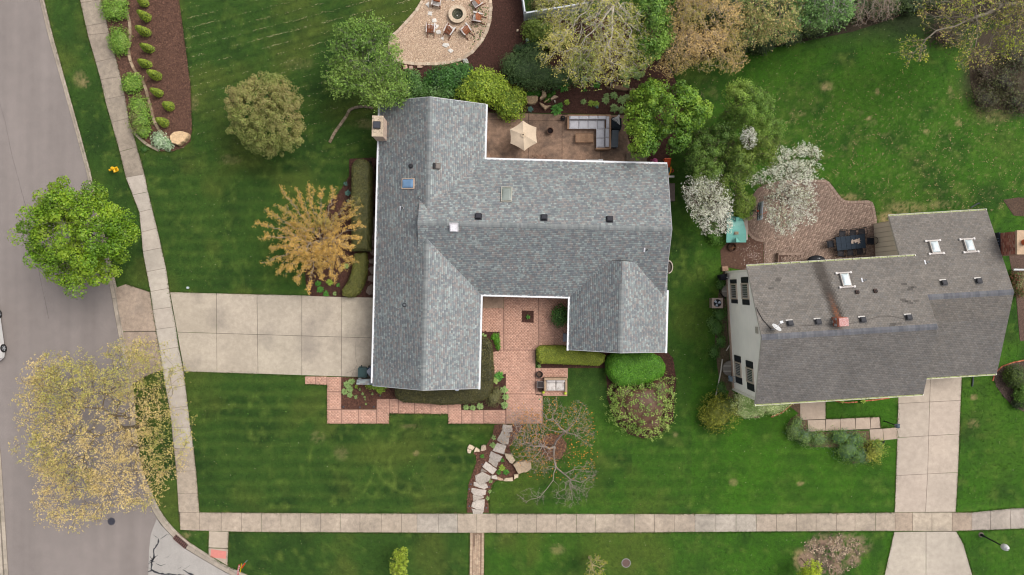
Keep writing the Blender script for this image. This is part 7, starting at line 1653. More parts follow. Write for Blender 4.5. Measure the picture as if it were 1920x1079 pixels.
# 3 olive brown dense round tree
def t3c():
 return [el(499, 220, 3.6, 72, 74, 2.7), el(478, 200, 3.7, 52, 52, 2.4), el(520, 245, 3.5, 52, 50, 2.3), el(505, 175, 3.5, 50, 38, 2.0)]
tree("linden_tree", "dense olive green tree on the left half of the back lawn trio", BASE(524, 238), t3c(), lin(90, 78, 64), L3((112, 124, 58), (124, 132, 66), (136, 138, 76), (142, 134, 80), (134, 124, 76), g=.96), .10, 52000, 300, clumps=(640, .32, .78), seed=4, rmax=.16, twigs=False)['label'] = "dense rounded olive brown tree standing alone on the upper left lawn"
# 4 orange spiky
g4 = [(0, P(607, 458, .8)), (1, P(603, 452, 1.3))]
ex = []
gg = np.random.default_rng(44)
for a in np.linspace(0, 2*pi, 24, endpoint=False):
 ln = gg.uniform(3.2, 4.25); c = np.array(P(590, 446, 3.0)); el_ = gg.uniform(.15, .6); d = np.array([cos(a), sin(a), el_]); d /= np.linalg.norm(d)
 for s in np.linspace(.6, ln, 15):
  p = c+d*s+np.array([0, 0, -1.0+s*.18])+gg.normal(size=3)*.05; ex.append(p)
  for _ in range(2):
   q = p+norm(d+gg.normal(size=3)*.55)*gg.uniform(.2, .55); ex.append(q)
tree("crabapple_tree", "spiky vase shaped tree with orange yellow buds beside the west wall", BASE(610, 462), [el(592, 448, 3.4, 62, 62, 1.6)], lin(176, 160, 146), L3((150, 140, 70), (176, 148, 76), (194, 156, 78), (206, 164, 82), (216, 178, 98), g=.95), .066, 44000, 420, bf=.55, guides=g4, seed=5, cluster=3, spread=.10, tip=.0085, pw=.45, rmax=.12, extra_pts=ex, low=.5)
# 5 light green with grey limbs
tree("locust_tree", "light green loose tree with grey limbs at the upper left house corner", BASE(712, 165), [el(690, 118, 4.6, 66, 70, 2.3), el(668, 80, 4.6, 40, 42, 1.8), el(720, 160, 4.2, 50, 42, 1.7), el(645, 140, 4.4, 34, 42, 1.6), el(740, 175, 4.0, 32, 22, 1.1), el(700, 60, 4.6, 40, 26, 1.4)], lin(150, 142, 134), L3((92, 124, 50), (108, 140, 58), (122, 152, 66), (136, 162, 76), g=1.05), .13, 25000, 900, bf=.3, seed=6, cluster=4, spread=.25, tip=.008, pw=.47, rmax=.14, dens=lambda e: np.clip(np.hypot((e[:, 0]-P(688, 118, 4.6)[0])/1.2, (e[:, 1]-P(688, 118, 4.6)[1])/1.2)*.8, .18, 1))
# 6 bare tree over the front path
gz = lambda x, y, z: P(x, y, z)
G6 = [(0, gz(1038, 836, 1.0)), (1, gz(1042, 828, 1.8)), (2, gz(1050, 818, 2.6)), (3, gz(1061, 810, 3.2)),      # 1..4 hub north east
      (4, gz(1046, 797, 3.6)), (5, gz(1036, 785, 4.0)), (5, gz(1052, 784, 4.0)), (4, gz(1075, 796, 3.7)), (8, gz(1086, 778, 4.2)), (9, gz(1092, 758, 4.4)), (4, gz(1078, 815, 3.6)), (11, gz(1092, 826, 3.8)), (12, gz(1106, 836, 3.9)),
      (1, gz(1030, 842, 1.9)), (14, gz(1018, 836, 2.7)), (15, gz(1000, 838, 3.2)), (16, gz(985, 830, 3.6)), (15, gz(1003, 858, 3.3)),
      (1, gz(1038, 855, 1.8)), (19, gz(1042.5, 877, 2.6)), (20, gz(1037, 901, 3.1)), (21, gz(1026, 916, 3.5)), (22, gz(1013, 932, 3.8)), (23, gz(1006, 946, 3.9)), (23, gz(996, 936, 4.0)), (20, gz(1059, 890, 3.2)), (26, gz(1070, 900, 3.6)), (27, gz(1071, 920, 3.9)), (27, gz(1088, 905, 3.9)), (29, gz(1102, 898, 4.1)), (28, gz(1074, 938, 4.1)), (4, gz(1030, 806, 3.5)), (32, gz(1005, 790, 3.8)), (33, gz(985, 784, 4.0))]
tree("bare_tree", "nearly bare grey branched tree with a few orange buds beside the stone steps", BASE(1040, 840), [el(1080, 788, 4.0, 34, 40, .9), el(1035, 772, 4.1, 28, 34, .8), el(1098, 815, 3.9, 22, 30, .7), el(985, 805, 3.8, 44, 42, 1.0), el(1010, 860, 3.4, 42, 34, .9), el(985, 820, 3.5, 50, 46, 1.0), el(1000, 800, 3.8, 40, 36, .8), el(1085, 905, 4.0, 36, 34, .8), el(1070, 930, 4.0, 38, 24, .7), el(1104, 885, 4.1, 18, 22, .6), el(1000, 932, 4.0, 32, 18, .5), el(968, 775, 4.0, 26, 24, .6)], lin(162, 148, 138), L3((206, 142, 62), (190, 126, 54), (170, 130, 70), g=1.0), .085, 1700, 2200, bf=.18, guides=G6, seed=7, cluster=2, spread=.14, tip=.0062, pw=.44, rmax=.10, shell=.15, low=1.0, dens=lambda e: (e[:, 1] > P(0, 880, 4)[1])*1.0)
# 7 green maple by the patio
tree("young_maple_tree", "lobed yellow green tree between the patio and the side yard", BASE(1232, 236), [el(1250, 205, 4.2, 58, 52, 2.2), el(1290, 210, 4.0, 38, 44, 1.8), el(1215, 185, 3.8, 36, 36, 1.6), el(1205, 255, 3.7, 28, 44, 1.6), el(1262, 255, 3.8, 36, 28, 1.5), el(1200, 215, 3.6, 30, 40, 1.5)], lin(100, 90, 76), L3((76, 112, 30), (92, 128, 34), (110, 144, 40), (130, 158, 48), g=1.1), .17, 24000, 300, clumps=(230, .48, .6), seed=8, rmax=.14)
# 8 loose green trees in the side yard
SC = L3((100, 128, 46), (84, 112, 38), (118, 142, 56), (70, 98, 36), g=.92)
tree("side_yard_tree", "fine leaved light green tree north of the white blossoms", BASE(1375, 235), [el(1405, 203, 4.2, 50, 48, 2.0), el(1388, 178, 3.9, 30, 24, 1.4), el(1430, 245, 3.8, 38, 34, 1.5), el(1375, 225, 3.6, 28, 26, 1.3)], lin(96, 84, 66), L3((86, 116, 40), (102, 132, 46), (118, 146, 56), (134, 158, 66), g=.92), .10, 24000, 500, clumps=(190, .40, .5), bf=.25, seed=9, cluster=4, spread=.24, tip=.007, rmax=.12)
tree("side_yard_tree", "mid green tree nearest the toy slide and house corner", BASE(1310, 315), [el(1315, 290, 3.2, 34, 50, 1.7), el(1350, 262, 3.2, 32, 34, 1.5), el(1328, 322, 3.0, 36, 30, 1.4), el(1312, 262, 2.8, 18, 22, 1.1)], lin(92, 80, 62), L3((66, 94, 32), (80, 108, 38), (92, 120, 44), (106, 132, 52), g=.98), .11, 21000, 500, clumps=(170, .38, .45), bf=.25, seed=10, cluster=4, spread=.22, tip=.007, rmax=.11)
tree("side_yard_tree", "olive green tree with pale tufts beside the white blossoms on the right", BASE(1390, 300), [el(1430, 272, 3.6, 38, 42, 1.6), el(1385, 300, 3.4, 34, 46, 1.6), el(1372, 350, 3.2, 28, 30, 1.3), el(1392, 380, 2.8, 18, 22, 1.1)], lin(96, 84, 66), L3((80, 104, 36), (94, 116, 42), (108, 130, 48), (124, 142, 58), g=.95), .10, 22000, 500, clumps=(190, .36, .45), bf=.25, seed=11, cluster=4, spread=.22, tip=.007, rmax=.11)
# white blossom trees
WH_ = L3((236, 236, 220), (222, 222, 202), (244, 243, 232), (196, 200, 168), g=1.05)
tree("blossom_tree", "white flowering tree on the left beside the teal playhouse", BASE(1322, 398), [el(1322, 380, 3.4, 38, 46, 1.5), el(1342, 412, 3.2, 34, 34, 1.3), el(1305, 360, 3.2, 28, 30, 1.2), el(1350, 380, 3.2, 26, 30, 1.2), el(1330, 340, 3.2, 30, 18, 1.0)], lin(120, 104, 92), WH_, .085, 11500, 1000, bf=.3, seed=12, cluster=4, spread=.15, tip=.007, rmax=.09, mat_=M_PETAL, leafpar="blossom")
tree("blossom_tree", "larger white flowering tree spreading over the neighbour's brick patio", BASE(1448, 368), [el(1490, 345, 4.0, 46, 40, 1.6), el(1505, 300, 3.9, 36, 32, 1.3), el(1470, 385, 3.6, 44, 44, 1.4), el(1452, 335, 3.6, 30, 26, 1.2), el(1510, 390, 3.7, 26, 34, 1.1), el(1468, 422, 3.3, 24, 20, 1.0), el(1416, 338, 3.2, 20, 14, .8), el(1462, 295, 3.7, 22, 22, .9)], lin(132, 116, 102), WH_, .085, 13000, 1400, bf=.28, seed=13, cluster=4, spread=.15, tip=.007, rmax=.09, mat_=M_PETAL, leafpar="blossom")
tree("blossom_tree", "small white blossom tuft emerging between the side yard trees", BASE(1394, 268), [el(1404, 258, 4.6, 15, 24, .8)], lin(96, 78, 70), WH_, .08, 1300, 160, bf=.3, seed=14, cluster=3, spread=.10, tip=.006, rmax=.05, mat_=M_PETAL, leafpar="blossom")
# top row
tree("silver_maple_tree", "pale yellow budding tree with long grey branches beside the white fence", BASE(1095, 40), [el(1120, 60, 6.5, 90, 72, 2.6), el(1140, 110, 6.0, 64, 54, 2.0), el(1060, 95, 5.6, 56, 42, 1.6), el(1175, 50, 6.2, 36, 50, 2.0), el(1060, 20, 6.0, 56, 40, 1.8), el(1120, -50, 6.5, 90, 60, 2.4), el(1100, 135, 5.6, 40, 32, 1.4), el(1190, 110, 5.6, 36, 30, 1.3)], lin(206, 196, 182), L3((128, 144, 66), (152, 158, 76), (176, 172, 84), (190, 182, 96), (202, 192, 110), g=1.0), .095, 26000, 1700, bf=.32, seed=15, cluster=3, spread=.22, tip=.0105, pw=.45, rmax=.16, guides=[(0, P(1130, 5, 3.5)), (1, P(1140, 5, 5.2)), (2, P(1150, 12, 6.5)), (3, P(1148, 50, 7.4)), (4, P(1140, 85, 7.6)), (3, P(1125, 45, 7.2)), (6, P(1098, 70, 7.3)), (7, P(1080, 92, 7.0)), (3, P(1110, 5, 7))], dens=lambda e: np.where(e[:, 2] > 7.3, .45, 1.0))
tree("green_tree", "mid green tree wedged between the pale yellow and the tan budding trees", BASE(1200, 40), [el(1222, 55, 5.8, 40, 54, 2.0), el(1205, 95, 5.2, 30, 26, 1.4), el(1235, 10, 5.8, 40, 34, 1.6), el(1208, 20, 5.8, 40, 30, 1.6)], lin(90, 80, 64), L3((92, 126, 44), (76, 110, 36), (112, 144, 54), g=.95), .15, 16000, 260, clumps=(130, .5, .5), seed=16, rmax=.14)
tree("elm_tree", "orange tan budding tree with drooping twigs at the top centre right", BASE(1290, 30), [el(1320, 45, 6.0, 74, 62, 2.4), el(1330, 95, 5.6, 60, 40, 1.7), el(1275, 100, 5.2, 40, 38, 1.4), el(1255, 125, 4.8, 30, 24, 1.0), el(1300, -25, 6.2, 70, 50, 2.2), el(1372, 105, 5.2, 30, 34, 1.2), el(1275, 20, 5.6, 46, 52, 1.8)], lin(196, 176, 152), L3((166, 156, 84), (188, 164, 94), (202, 172, 106), (212, 180, 118), (220, 188, 128), g=1.0), .075, 27000, 2000, bf=.35, seed=17, cluster=3, spread=.17, tip=.0075, pw=.45, rmax=.18)
tree("mixed_bud_tree", "tan and green tree right of the drooping tan tree at the top", BASE(1430, 0), [el(1440, 25, 5.4, 66, 50, 2.0), el(1400, 45, 5.0, 46, 40, 1.6), el(1460, 60, 4.6, 42, 24, 1.2), el(1430, -40, 5.4, 80, 46, 2.0)], lin(160, 146, 126), L3((204, 178, 116), (130, 152, 84), (112, 138, 70), (208, 182, 122), (154, 160, 92), g=1.0), .10, 19000, 1000, bf=.28, seed=18, cluster=4, spread=.24, tip=.0075, rmax=.15)
tree("ash_tree", "soft green tree with bare white branches along the top edge", BASE(1545, -20), [el(1555, 5, 5.6, 48, 42, 1.8), el(1520, -10, 5.4, 60, 40, 1.8), el(1500, 30, 5.0, 26, 24, 1.0)], lin(196, 190, 182), L3((112, 148, 78), (96, 134, 68), (128, 160, 92), g=.92), .13, 14000, 600, bf=.4, seed=19, cluster=4, spread=.26, tip=.011, pw=.46, rmax=.14, dens=lambda e: np.where(e[:, 2] > 6.4, .25, 1.0))
tree("bare_branch_tree", "leafless brown twigged tree hanging over the top edge of the back lawn", BASE(1640, -40), [el(1635, 15, 5.2, 40, 30, 1.0), el(1605, 30, 5.0, 22, 22, .8), el(1662, 10, 5.0, 26, 30, .8), el(1640, -40, 5.6, 60, 40, 1.4)], lin(176, 158, 146), L3((160, 128, 104), (140, 112, 90), g=1.0), .05, 3500, 1300, bf=.24, seed=20, cluster=2, spread=.12, tip=.0065, pw=.45, rmax=.10)
G17 = [(0, P(1940, -20, 4)), (1, P(1880, 10, 6.5)), (2, P(1830, 32, 7)), (3, P(1790, 50, 7.2)), (4, P(1755, 58, 7.2)), (5, P(1735, 75, 7.0)), (6, P(1712, 100, 6.8)), (3, P(1836, 45, 7.0)), (8, P(1832, 70, 6.8)), (9, P(1826, 100, 6.5)), (2, P(1905, 45, 6.5)), (11, P(1895, 80, 6.2)), (4, P(1772, 20, 7.4)), (9, P(1800, 66, 6.6))]
tree("large_maple_tree", "big overhanging tree with thick grey limbs and yellow green leaves at the top right", BASE(1985, -60), [el(1840, 20, 7.2, 70, 42, 1.6), el(1900, 50, 6.8, 44, 52, 1.5), el(1826, 110, 6.4, 32, 28, .9), el(1800, 65, 6.8, 42, 26, 1.0), el(1712, 95, 6.8, 36, 26, .8), el(1770, 15, 7.4, 50, 36, 1.2), el(1880, 90, 6.2, 36, 26, .9), el(1930, 0, 7, 60, 60, 2)], lin(138, 128, 112), L3((152, 162, 44), (136, 150, 40), (166, 148, 92), (170, 146, 98), (172, 176, 56), g=.95), .11, 7000, 1300, bf=.3, guides=G17, seed=21, cluster=3, spread=.2, tip=.010, pw=.47, rmax=.2, low=1.0)
# saplings in the verge
tree("sapling", "small bright yellow green sapling in the verge left of the brick walk", BASE(750, 1040), [el(748, 1062, 2.2, 17, 24, .9), el(752, 1040, 2.0, 12, 14, .6)], lin(150, 130, 100), L3((148, 166, 48), (130, 150, 40), (160, 176, 62), g=1.0), .12, 2200, 130, bf=.5, seed=22, cluster=3, spread=.1, tip=.007, rmax=.04)
tree("sapling", "sparse twiggy sapling with thin yellow leaves near the manhole cover", BASE(1104, 1044), [el(1118, 1058, 2.4, 22, 20, .7), el(1112, 1080, 2.4, 18, 16, .7)], lin(196, 178, 140), L3((178, 176, 60), (160, 160, 50), g=.95), .07, 650, 150, bf=.5, seed=23, cluster=2, spread=.07, tip=.009, pw=.42, rmax=.045)
tree("sapling", "yellow green sapling beside the bare brown patch at the lower right", BASE(1502, 1048), [el(1522, 1068, 2.0, 20, 18, .8), el(1518, 1080, 2.0, 22, 16, .8)], lin(150, 130, 100), L3((160, 176, 44), (140, 160, 38), (176, 186, 60), g=.9), .12, 2000, 110, bf=.5, seed=24, cluster=3, spread=.1, tip=.007, rmax=.04)

# ---- shrubs, hedges and perennials
def blob_shrub(name, label, blobs, cols, leaf, n, cat="shrub", group=None, seed=1, core=.86, corecol=None, up=.7, aspect=.6, stems=True, mat_=None, base=None, jitter=.28, tuft=3):
 """blobs: (px, py, rpx, rpy, h) picture ellipses at half height; h in metres"""
 g = np.random.default_rng(seed*131+7); E = []
 for px, py, rx, ry, h in blobs:
  x, y, _ = P(px, py, h*.5); k = (CAM_H-h*.5)/FPX; E.append((x, y, h*.48, rx*k, ry*k, h*.52))
 E = np.array(E); b0 = (float(E[:, 0].mean()), float(E[:, 1].mean()), 0.02) if base is None else base
 t_ = thing(name, label, cat, b0, group); area = E[:, 3]*E[:, 4]+E[:, 5]*(E[:, 3]+E[:, 4]); pk = area/area.sum()
 ci = g.choice(len(E), n, p=pk); D = norm(g.normal(size=(n, 3))+np.array([0, 0, .35])); e = E[ci]
 lump = .84+.28*vnoise(D[:, 0]*3+e[:, 0]*2, D[:, 1]*3+D[:, 2]*2+e[:, 1]*2, 1.3, seed % 60, 2)
 rr = (lump*(1+g.normal(size=n)*jitter*.5))[:, None]; pos = e[:, :3]+D*e[:, 3:]*rr
 keep = pos[:, 2] > .03
 for j, q in enumerate(E):
  ins = (((pos-q[:3])/q[3:])**2).sum(1) < .62; keep &= ~(ins & (ci != j))
 pos, D, ci = pos[keep], D[keep], ci[keep]; tf = tuft; m_ = len(pos)//tf; pos = np.repeat(pos[:m_], tf, 0)+g.normal(size=(m_*tf, 3))*leaf*(.62 if tf < 5 else .8); D = np.repeat(D[:m_], tf, 0); tn = np.repeat(g.uniform(.78, 1.2, (m_, 1)), tf, 0)
 V, F, C_ = leaf_quads(pos, leaf, spal(cols, pos, g, fr=.9)*tn, g, up, aspect, D); VV = [V]; FF = [F]; CC = [C_]; off = len(V)
 fast("foliage", V, F, C_, mat_ or M_LEAF, t_)
 if core:
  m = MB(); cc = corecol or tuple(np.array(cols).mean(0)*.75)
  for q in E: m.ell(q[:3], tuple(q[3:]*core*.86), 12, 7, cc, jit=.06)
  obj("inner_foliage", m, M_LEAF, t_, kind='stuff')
 if stems:
  A, B = [], []
  for q in E:
   for _ in range(7):
    a = np.array([q[0], q[1], .02])+np.append(g.normal(size=2)*q[3:5]*.15, 0); A.append(a); B.append(q[:3]+norm(g.normal(size=3)+np.array([0, 0, .6]))*q[3:]*.85)
  V, F = tubes(np.array(A), np.array(B), np.full(len(A), .02), np.full(len(A), .006), 4); fast("stems", V, F, palette([lin(104, 84, 68)], len(F), g), M_BARK, t_)
 return t_
def hedge(name, label, poly_px, h, cols, leaf, n, seed=1, rnd=.35, cat="hedge", tilt=0.0, bumpy=.05):
 g = np.random.default_rng(seed*77+1); zm = h*.85; poly = PP(poly_px, zm); pa = np.array(poly); x0, y0 = pa.min(0)-.1; x1, y1 = pa.max(0)+.1
 cx, cy = pa.mean(0); t_ = thing(name, label, cat, (float(cx), float(cy), 0.02))
 def dist(X, Y):
  d = np.full(X.shape, 9.0)
  for i in range(len(pa)):
   a, b = pa[i], pa[(i+1) % len(pa)]; ab = b-a; L2 = max(1e-9, (ab**2).sum()); t = np.clip(((X-a[0])*ab[0]+(Y-a[1])*ab[1])/L2, 0, 1); d = np.minimum(d, np.hypot(X-a[0]-ab[0]*t, Y-a[1]-ab[1]*t))
  return np.where(inpoly(X, Y, poly), d, -d)
 def H(X, Y):
  d = dist(X, Y); k = np.clip(d/rnd, 0, 1); z = h-rnd*(1-np.sqrt(np.clip(1-(1-k)**2, 0, 1)))
  return z+(vnoise(X, Y, 1.3, seed, 2)-.5)*bumpy*2*(k > .05), d
 st = .09; gx, gy = np.meshgrid(np.arange(x0, x1, st), np.arange(y0, y1, st)); Z, d = H(gx, gy); Z = np.where(d > 0, Z-.05, .0); V = np.stack([gx, gy, Z], -1).reshape(-1, 3); nY, nX = gx.shape; idx = np.arange(nX*nY).reshape(nY, nX)
 Q = np.stack([idx[:-1, :-1], idx[:-1, 1:], idx[1:, 1:], idx[1:, :-1]], -1).reshape(-1, 4); ok = (V[Q, 2] > .05).any(1); Q = Q[ok]
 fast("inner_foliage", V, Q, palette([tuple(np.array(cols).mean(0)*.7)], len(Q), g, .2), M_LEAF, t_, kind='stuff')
 X = g.uniform(x0, x1, n*3); Y = g.uniform(y0, y1, n*3); Z, d = H(X, Y); k = d > 0; X, Y, Z, d = X[k][:n], Y[k][:n], Z[k][:n], d[k][:n]
 pos = np.stack([X, Y, Z+g.normal(size=len(X))*.028-.03*(g.random(len(X)) < .3)], -1); e = .05; hx = (H(X+e, Y)[0]-H(X-e, Y)[0])/(2*e); hy = (H(X, Y+e)[0]-H(X, Y-e)[0])/(2*e); N = norm(np.stack([-np.clip(hx, -3, 3), -np.clip(hy, -3, 3), np.ones(len(X))], -1))
 # sides
 m = int(n*.45); per = []; L = 0
 seg = [(pa[i], pa[(i+1) % len(pa)]) for i in range(len(pa))]; ls = np.array([np.linalg.norm(b-a) for a, b in seg]); si = g.choice(len(seg), m, p=ls/ls.sum()); tt = g.random(m); A = np.array([s[0] for s in seg])[si]; B = np.array([s[1] for s in seg])[si]; S = A+(B-A)*tt[:, None]; out = np.stack([(B-A)[:, 1], -(B-A)[:, 0]], -1); out = norm(out)
 inside = inpoly(S[:, 0]+out[:, 0]*.02, S[:, 1]+out[:, 1]*.02, poly); out[inside] *= -1; zs = g.uniform(.08, h-rnd*.6, m); sp = np.stack([S[:, 0]+out[:, 0]*g.normal(size=m)*.02, S[:, 1]+out[:, 1]*g.normal(size=m)*.02, zs], -1); sn = np.stack([out[:, 0], out[:, 1], np.full(m, .25)], -1)
 pos = np.concatenate([pos, sp]); N = np.concatenate([N, sn]); n2 = vnoise(pos[:, 0], pos[:, 1], 1.8, seed+3, 3)[:, None]
 V, F, C_ = leaf_quads(pos, leaf, palette(cols, len(pos), g, .2)*(.72+.56*n2), g, .5, .7, N); fast("foliage", V, F, C_, M_LEAF, t_)
 return t_
DK = L3((88, 88, 46), (74, 76, 38), (102, 98, 54), (62, 68, 34), g=.95)
hedge("hedge", "tall straight dark olive hedge with a rounded end beside the west wall", [(659, 470), (659, 318), (661, 308), (666, 301), (674, 298), (683, 299), (690, 304), (693, 314), (693, 400), (691, 470)], 1.45, DK, .085, 7000, 1, rnd=.3)
hedge("hedge", "curved olive hedge sweeping down to the driveway by the stepping stones", [(664, 476), (684, 474), (687, 490), (686, 512), (681, 532), (672, 550), (664, 556), (652, 558), (642, 554), (641, 544), (650, 532), (658, 512), (662, 492)], .85, L3((96, 98, 44), (80, 84, 36), (110, 108, 50), g=.95), .085, 5000, 2, rnd=.28)
hedge("hedge", "dark L shaped hedge wrapping around the garage front corner", [(740, 700), (740, 738), (744, 748), (756, 755), (800, 757), (828, 760), (860, 758), (888, 757), (905, 752), (916, 742), (923, 728), (925, 706), (924, 670), (921, 646), (914, 636), (902, 631), (884, 634), (882, 700)], 1.15, L3((80, 76, 40), (66, 64, 34), (92, 88, 50), (54, 56, 30), g=.95), .09, 15000, 3, rnd=.3)
hedge("hedge", "long clipped yellow green hedge along the courtyard path", [(1007, 655), (1012, 651), (1054, 650), (1068, 653), (1078, 657), (1118, 661), (1135, 667), (1133, 679), (1124, 686), (1070, 684), (1013, 682), (1007, 677)], 1.0, L3((128, 138, 44), (112, 124, 36), (142, 148, 54), (96, 112, 34), g=.92), .075, 9000, 4, rnd=.35)
hedge("hedge", "large rounded bright green clipped hedge below the east wing", [(1138, 684), (1142, 671), (1152, 665), (1168, 662), (1200, 661), (1224, 664), (1240, 672), (1248, 684), (1249, 694), (1244, 706), (1226, 716), (1200, 722), (1178, 725), (1160, 724), (1147, 714), (1140, 702)], 1.35, L3((78, 128, 24), (64, 112, 20), (92, 142, 30), g=1.02), .10, 9000, 5, rnd=.6)
blob_shrub("rhododendron", "big loose round shrub with light green leaf tufts over brown twigs", [(1205, 762, 56, 52, 1.5), (1235, 735, 30, 34, 1.2), (1180, 770, 36, 34, 1.1), (1215, 790, 38, 28, 1.0), (1170, 740, 28, 24, .9)], L3((112, 140, 58), (130, 156, 68), (146, 168, 80), (160, 178, 94), g=1.05), .115, 7200, seed=6, core=.80, corecol=lin(112, 80, 62), up=1.4, jitter=.3, tuft=9)
blob_shrub("conifer_shrub", "round golden green conifer bush left of the variegated ground cover", [(1347, 776, 32, 33, 1.5), (1352, 762, 24, 22, 1.6), (1335, 785, 22, 22, 1.2)], L3((122, 128, 36), (102, 110, 30), (142, 144, 46), (70, 84, 26), g=.95), .14, 4200, seed=7, aspect=.4, jitter=.4)
YG = L3((136, 158, 44), (122, 146, 38), (154, 170, 56), (98, 124, 34), g=1.02)
blob_shrub("viburnum", "yellow green loose bush at the rear corner of the garage wing", [(900, 168, 34, 28, 2.3), (880, 178, 24, 20, 2.0), (925, 170, 30, 28, 2.1), (905, 148, 26, 16, 1.9)], YG, .16, 6500, seed=8, jitter=.25)
blob_shrub("viburnum", "bright yellow green bush touching the back patio edge", [(956, 198, 28, 26, 1.7), (940, 182, 22, 18, 1.7), (968, 184, 18, 18, 1.5), (935, 165, 18, 16, 1.8)], YG, .15, 5500, seed=9, jitter=.22)
DG = L3((62, 104, 40), (50, 90, 34), (76, 118, 48), (40, 74, 28), g=.95)
blob_shrub("laurel_shrub", "dark green glossy bush below the gravel terrace edging", [(838, 147, 34, 24, 1.6), (860, 142, 26, 20, 1.5), (820, 152, 24, 20, 1.5)], DG, .15, 5200, seed=10)
blob_shrub("laurel_shrub", "dark green bush at the right end under the gravel edging", [(872, 138, 14, 18, 1.3), (862, 158, 18, 16, 1.4)], DG, .15, 2000, seed=11)
blob_shrub("laurel_shrub", "mid green bush behind the garage roof peak", [(805, 172, 26, 18, 1.3), (835, 176, 24, 14, 1.3), (780, 168, 22, 22, 1.3), (770, 145, 16, 14, 1.1)], L3((78, 112, 50), (64, 98, 42), (94, 126, 66), g=.95), .14, 4800, seed=12)
blob_shrub("yew_shrub", "large dark green evergreen mound beside the mulch slope", [(985, 132, 40, 34, 2.2), (1010, 145, 34, 24, 1.9), (962, 125, 22, 24, 1.6), (1040, 148, 30, 20, 1.5), (1000, 110, 26, 18, 2.0), (1070, 140, 22, 20, 1.4)], L3((62, 86, 44), (50, 74, 38), (76, 100, 54), (84, 106, 58), g=.95), .12, 11000, seed=13, aspect=.45)
blob_shrub("yew_shrub", "small evergreen bush just below the green garden light", [(975, 94, 12, 8, 1.0), (1000, 88, 16, 12, 1.2)], L3((58, 84, 42), (48, 72, 36), g=.95), .11, 1500, seed=14)
blob_shrub("understory_shrub", "yellow green bush between the white fence and the evergreen mound", [(1010, 62, 28, 20, 1.8), (1040, 75, 26, 20, 1.7), (1000, 52, 18, 12, 1.5)], L3((104, 122, 44), (86, 106, 36), (126, 140, 56), g=.95), .14, 3600, seed=15)
blob_shrub("understory_shrub", "shadowed green shrub mass inside the white fence corner", [(1015, 8, 24, 12, .7), (1050, 0, 26, 10, .8)], L3((110, 108, 56), (96, 92, 50), g=1.0), .12, 1500, seed=16)
UL = L3((112, 146, 52), (94, 128, 42), (130, 156, 66), (112, 112, 66), g=.92)
blob_shrub("spirea_shrub", "topmost green shrub between sidewalk and stone edging", [(212, 20, 24, 18, 1.0), (216, 4, 22, 14, .95)], UL, .12, 2800, seed=17)
blob_shrub("spirea_shrub", "second green shrub from the top beside the sidewalk", [(222, 75, 18, 24, 1.0), (226, 84, 16, 16, .9)], UL[:3], .12, 2500, seed=18)
blob_shrub("spirea_shrub", "small green shrub in the middle of the sidewalk bed", [(246, 157, 17, 18, .85), (252, 150, 12, 12, .8)], UL[:3], .12, 1900, seed=19)
blob_shrub("spirea_shrub", "tall narrow green shrub at the lower end of the sidewalk bed", [(260, 200, 18, 20, .95), (262, 225, 20, 22, .95), (266, 246, 14, 12, .8)], UL, .12, 3400, seed=20)
VG = L3((176, 194, 158), (150, 176, 130), (196, 208, 180), (110, 146, 94), g=1.05)
blob_shrub("variegated_plant", "pale grey green variegated plant at the pointed end of the bed", [(298, 263, 14, 15, .5)], VG, .11, 900, seed=21, stems=False, cat="plant"); blob_shrub("variegated_plant", "smaller pale variegated plant right beside the boulder", [(315, 272, 9, 10, .45)], VG, .11, 500, seed=22, stems=False, cat="plant")
blob_shrub("weedy_tuft", "small dark green tuft in the lawn just below the bed tip", [(270, 281, 7, 6, .25)], L3((70, 110, 40), (60, 96, 36)), .09, 180, seed=23, stems=False, cat="plant")
# little upright arborvitaes
arb = [(265, 2, "first small conifer at the top edge of the row in mulch"), (270, 29.5, "second small conifer from the top in the mulch row"), (268, 58, "third small conifer from the top in the mulch row"), (274, 89, "fourth small conifer from the top in the mulch row"), (269, 118, "widest small conifer in the middle of the mulch row"), (289, 140.5, "sixth small conifer from the top just right of the widest"), (292.5, 172.5, "third small conifer from the bottom of the mulch row"), (313, 197.5, "small conifer farthest to the right in the mulch row"), (304, 228.5, "lowest small conifer in the mulch row nearest the boulder")]
for i, (px, py, lb) in enumerate(arb):
 zc = .85; x1, y1, _ = P(px-9*.3-2, py-3, 1.35); bx, by, _ = P(px+5, py+4, .0); g = np.random.default_rng(500+i); n = 950; h = 1.5*R.uniform(.8, 1.15); wk = R.uniform(.85, 1.2)
 t_ = thing("arborvitae", lb, "conifer", (bx, by, .03), "small upright conifers in the mulch bed"); tt = g.random(n)**.8; a = g.uniform(0, 2*pi, n); rr = .42*(1-tt*.97)**.5*np.minimum(1, .45+tt*3)*g.uniform(.8, 1.06, n)
 cx = P(px, py, .7)[0]; cy = P(px, py, .7)[1]; pos = np.stack([cx+rr*np.cos(a)*1.12*wk, cy+rr*np.sin(a)*.95*R.uniform(.85, 1.1), .04+tt*h], -1); N = np.stack([np.cos(a), np.sin(a), np.full(n, .6)], -1)
 V, F, C_ = leaf_quads(pos, .11, palette(L3((124, 142, 38), (108, 128, 32), (142, 156, 46), (88, 108, 28), g=.95), n, g), g, .8, .4, N); fast("foliage", V, F, C_, M_LEAF, t_)
 t_.location.x, t_.location.y = t_.location.x, t_.location.y
 m = MB(); m.ell((cx, cy, h*.36), (.27, .24, h*.34), 10, 7, lin(60, 76, 26)); obj("inner_foliage", m, M_LEAF, t_, kind='stuff')
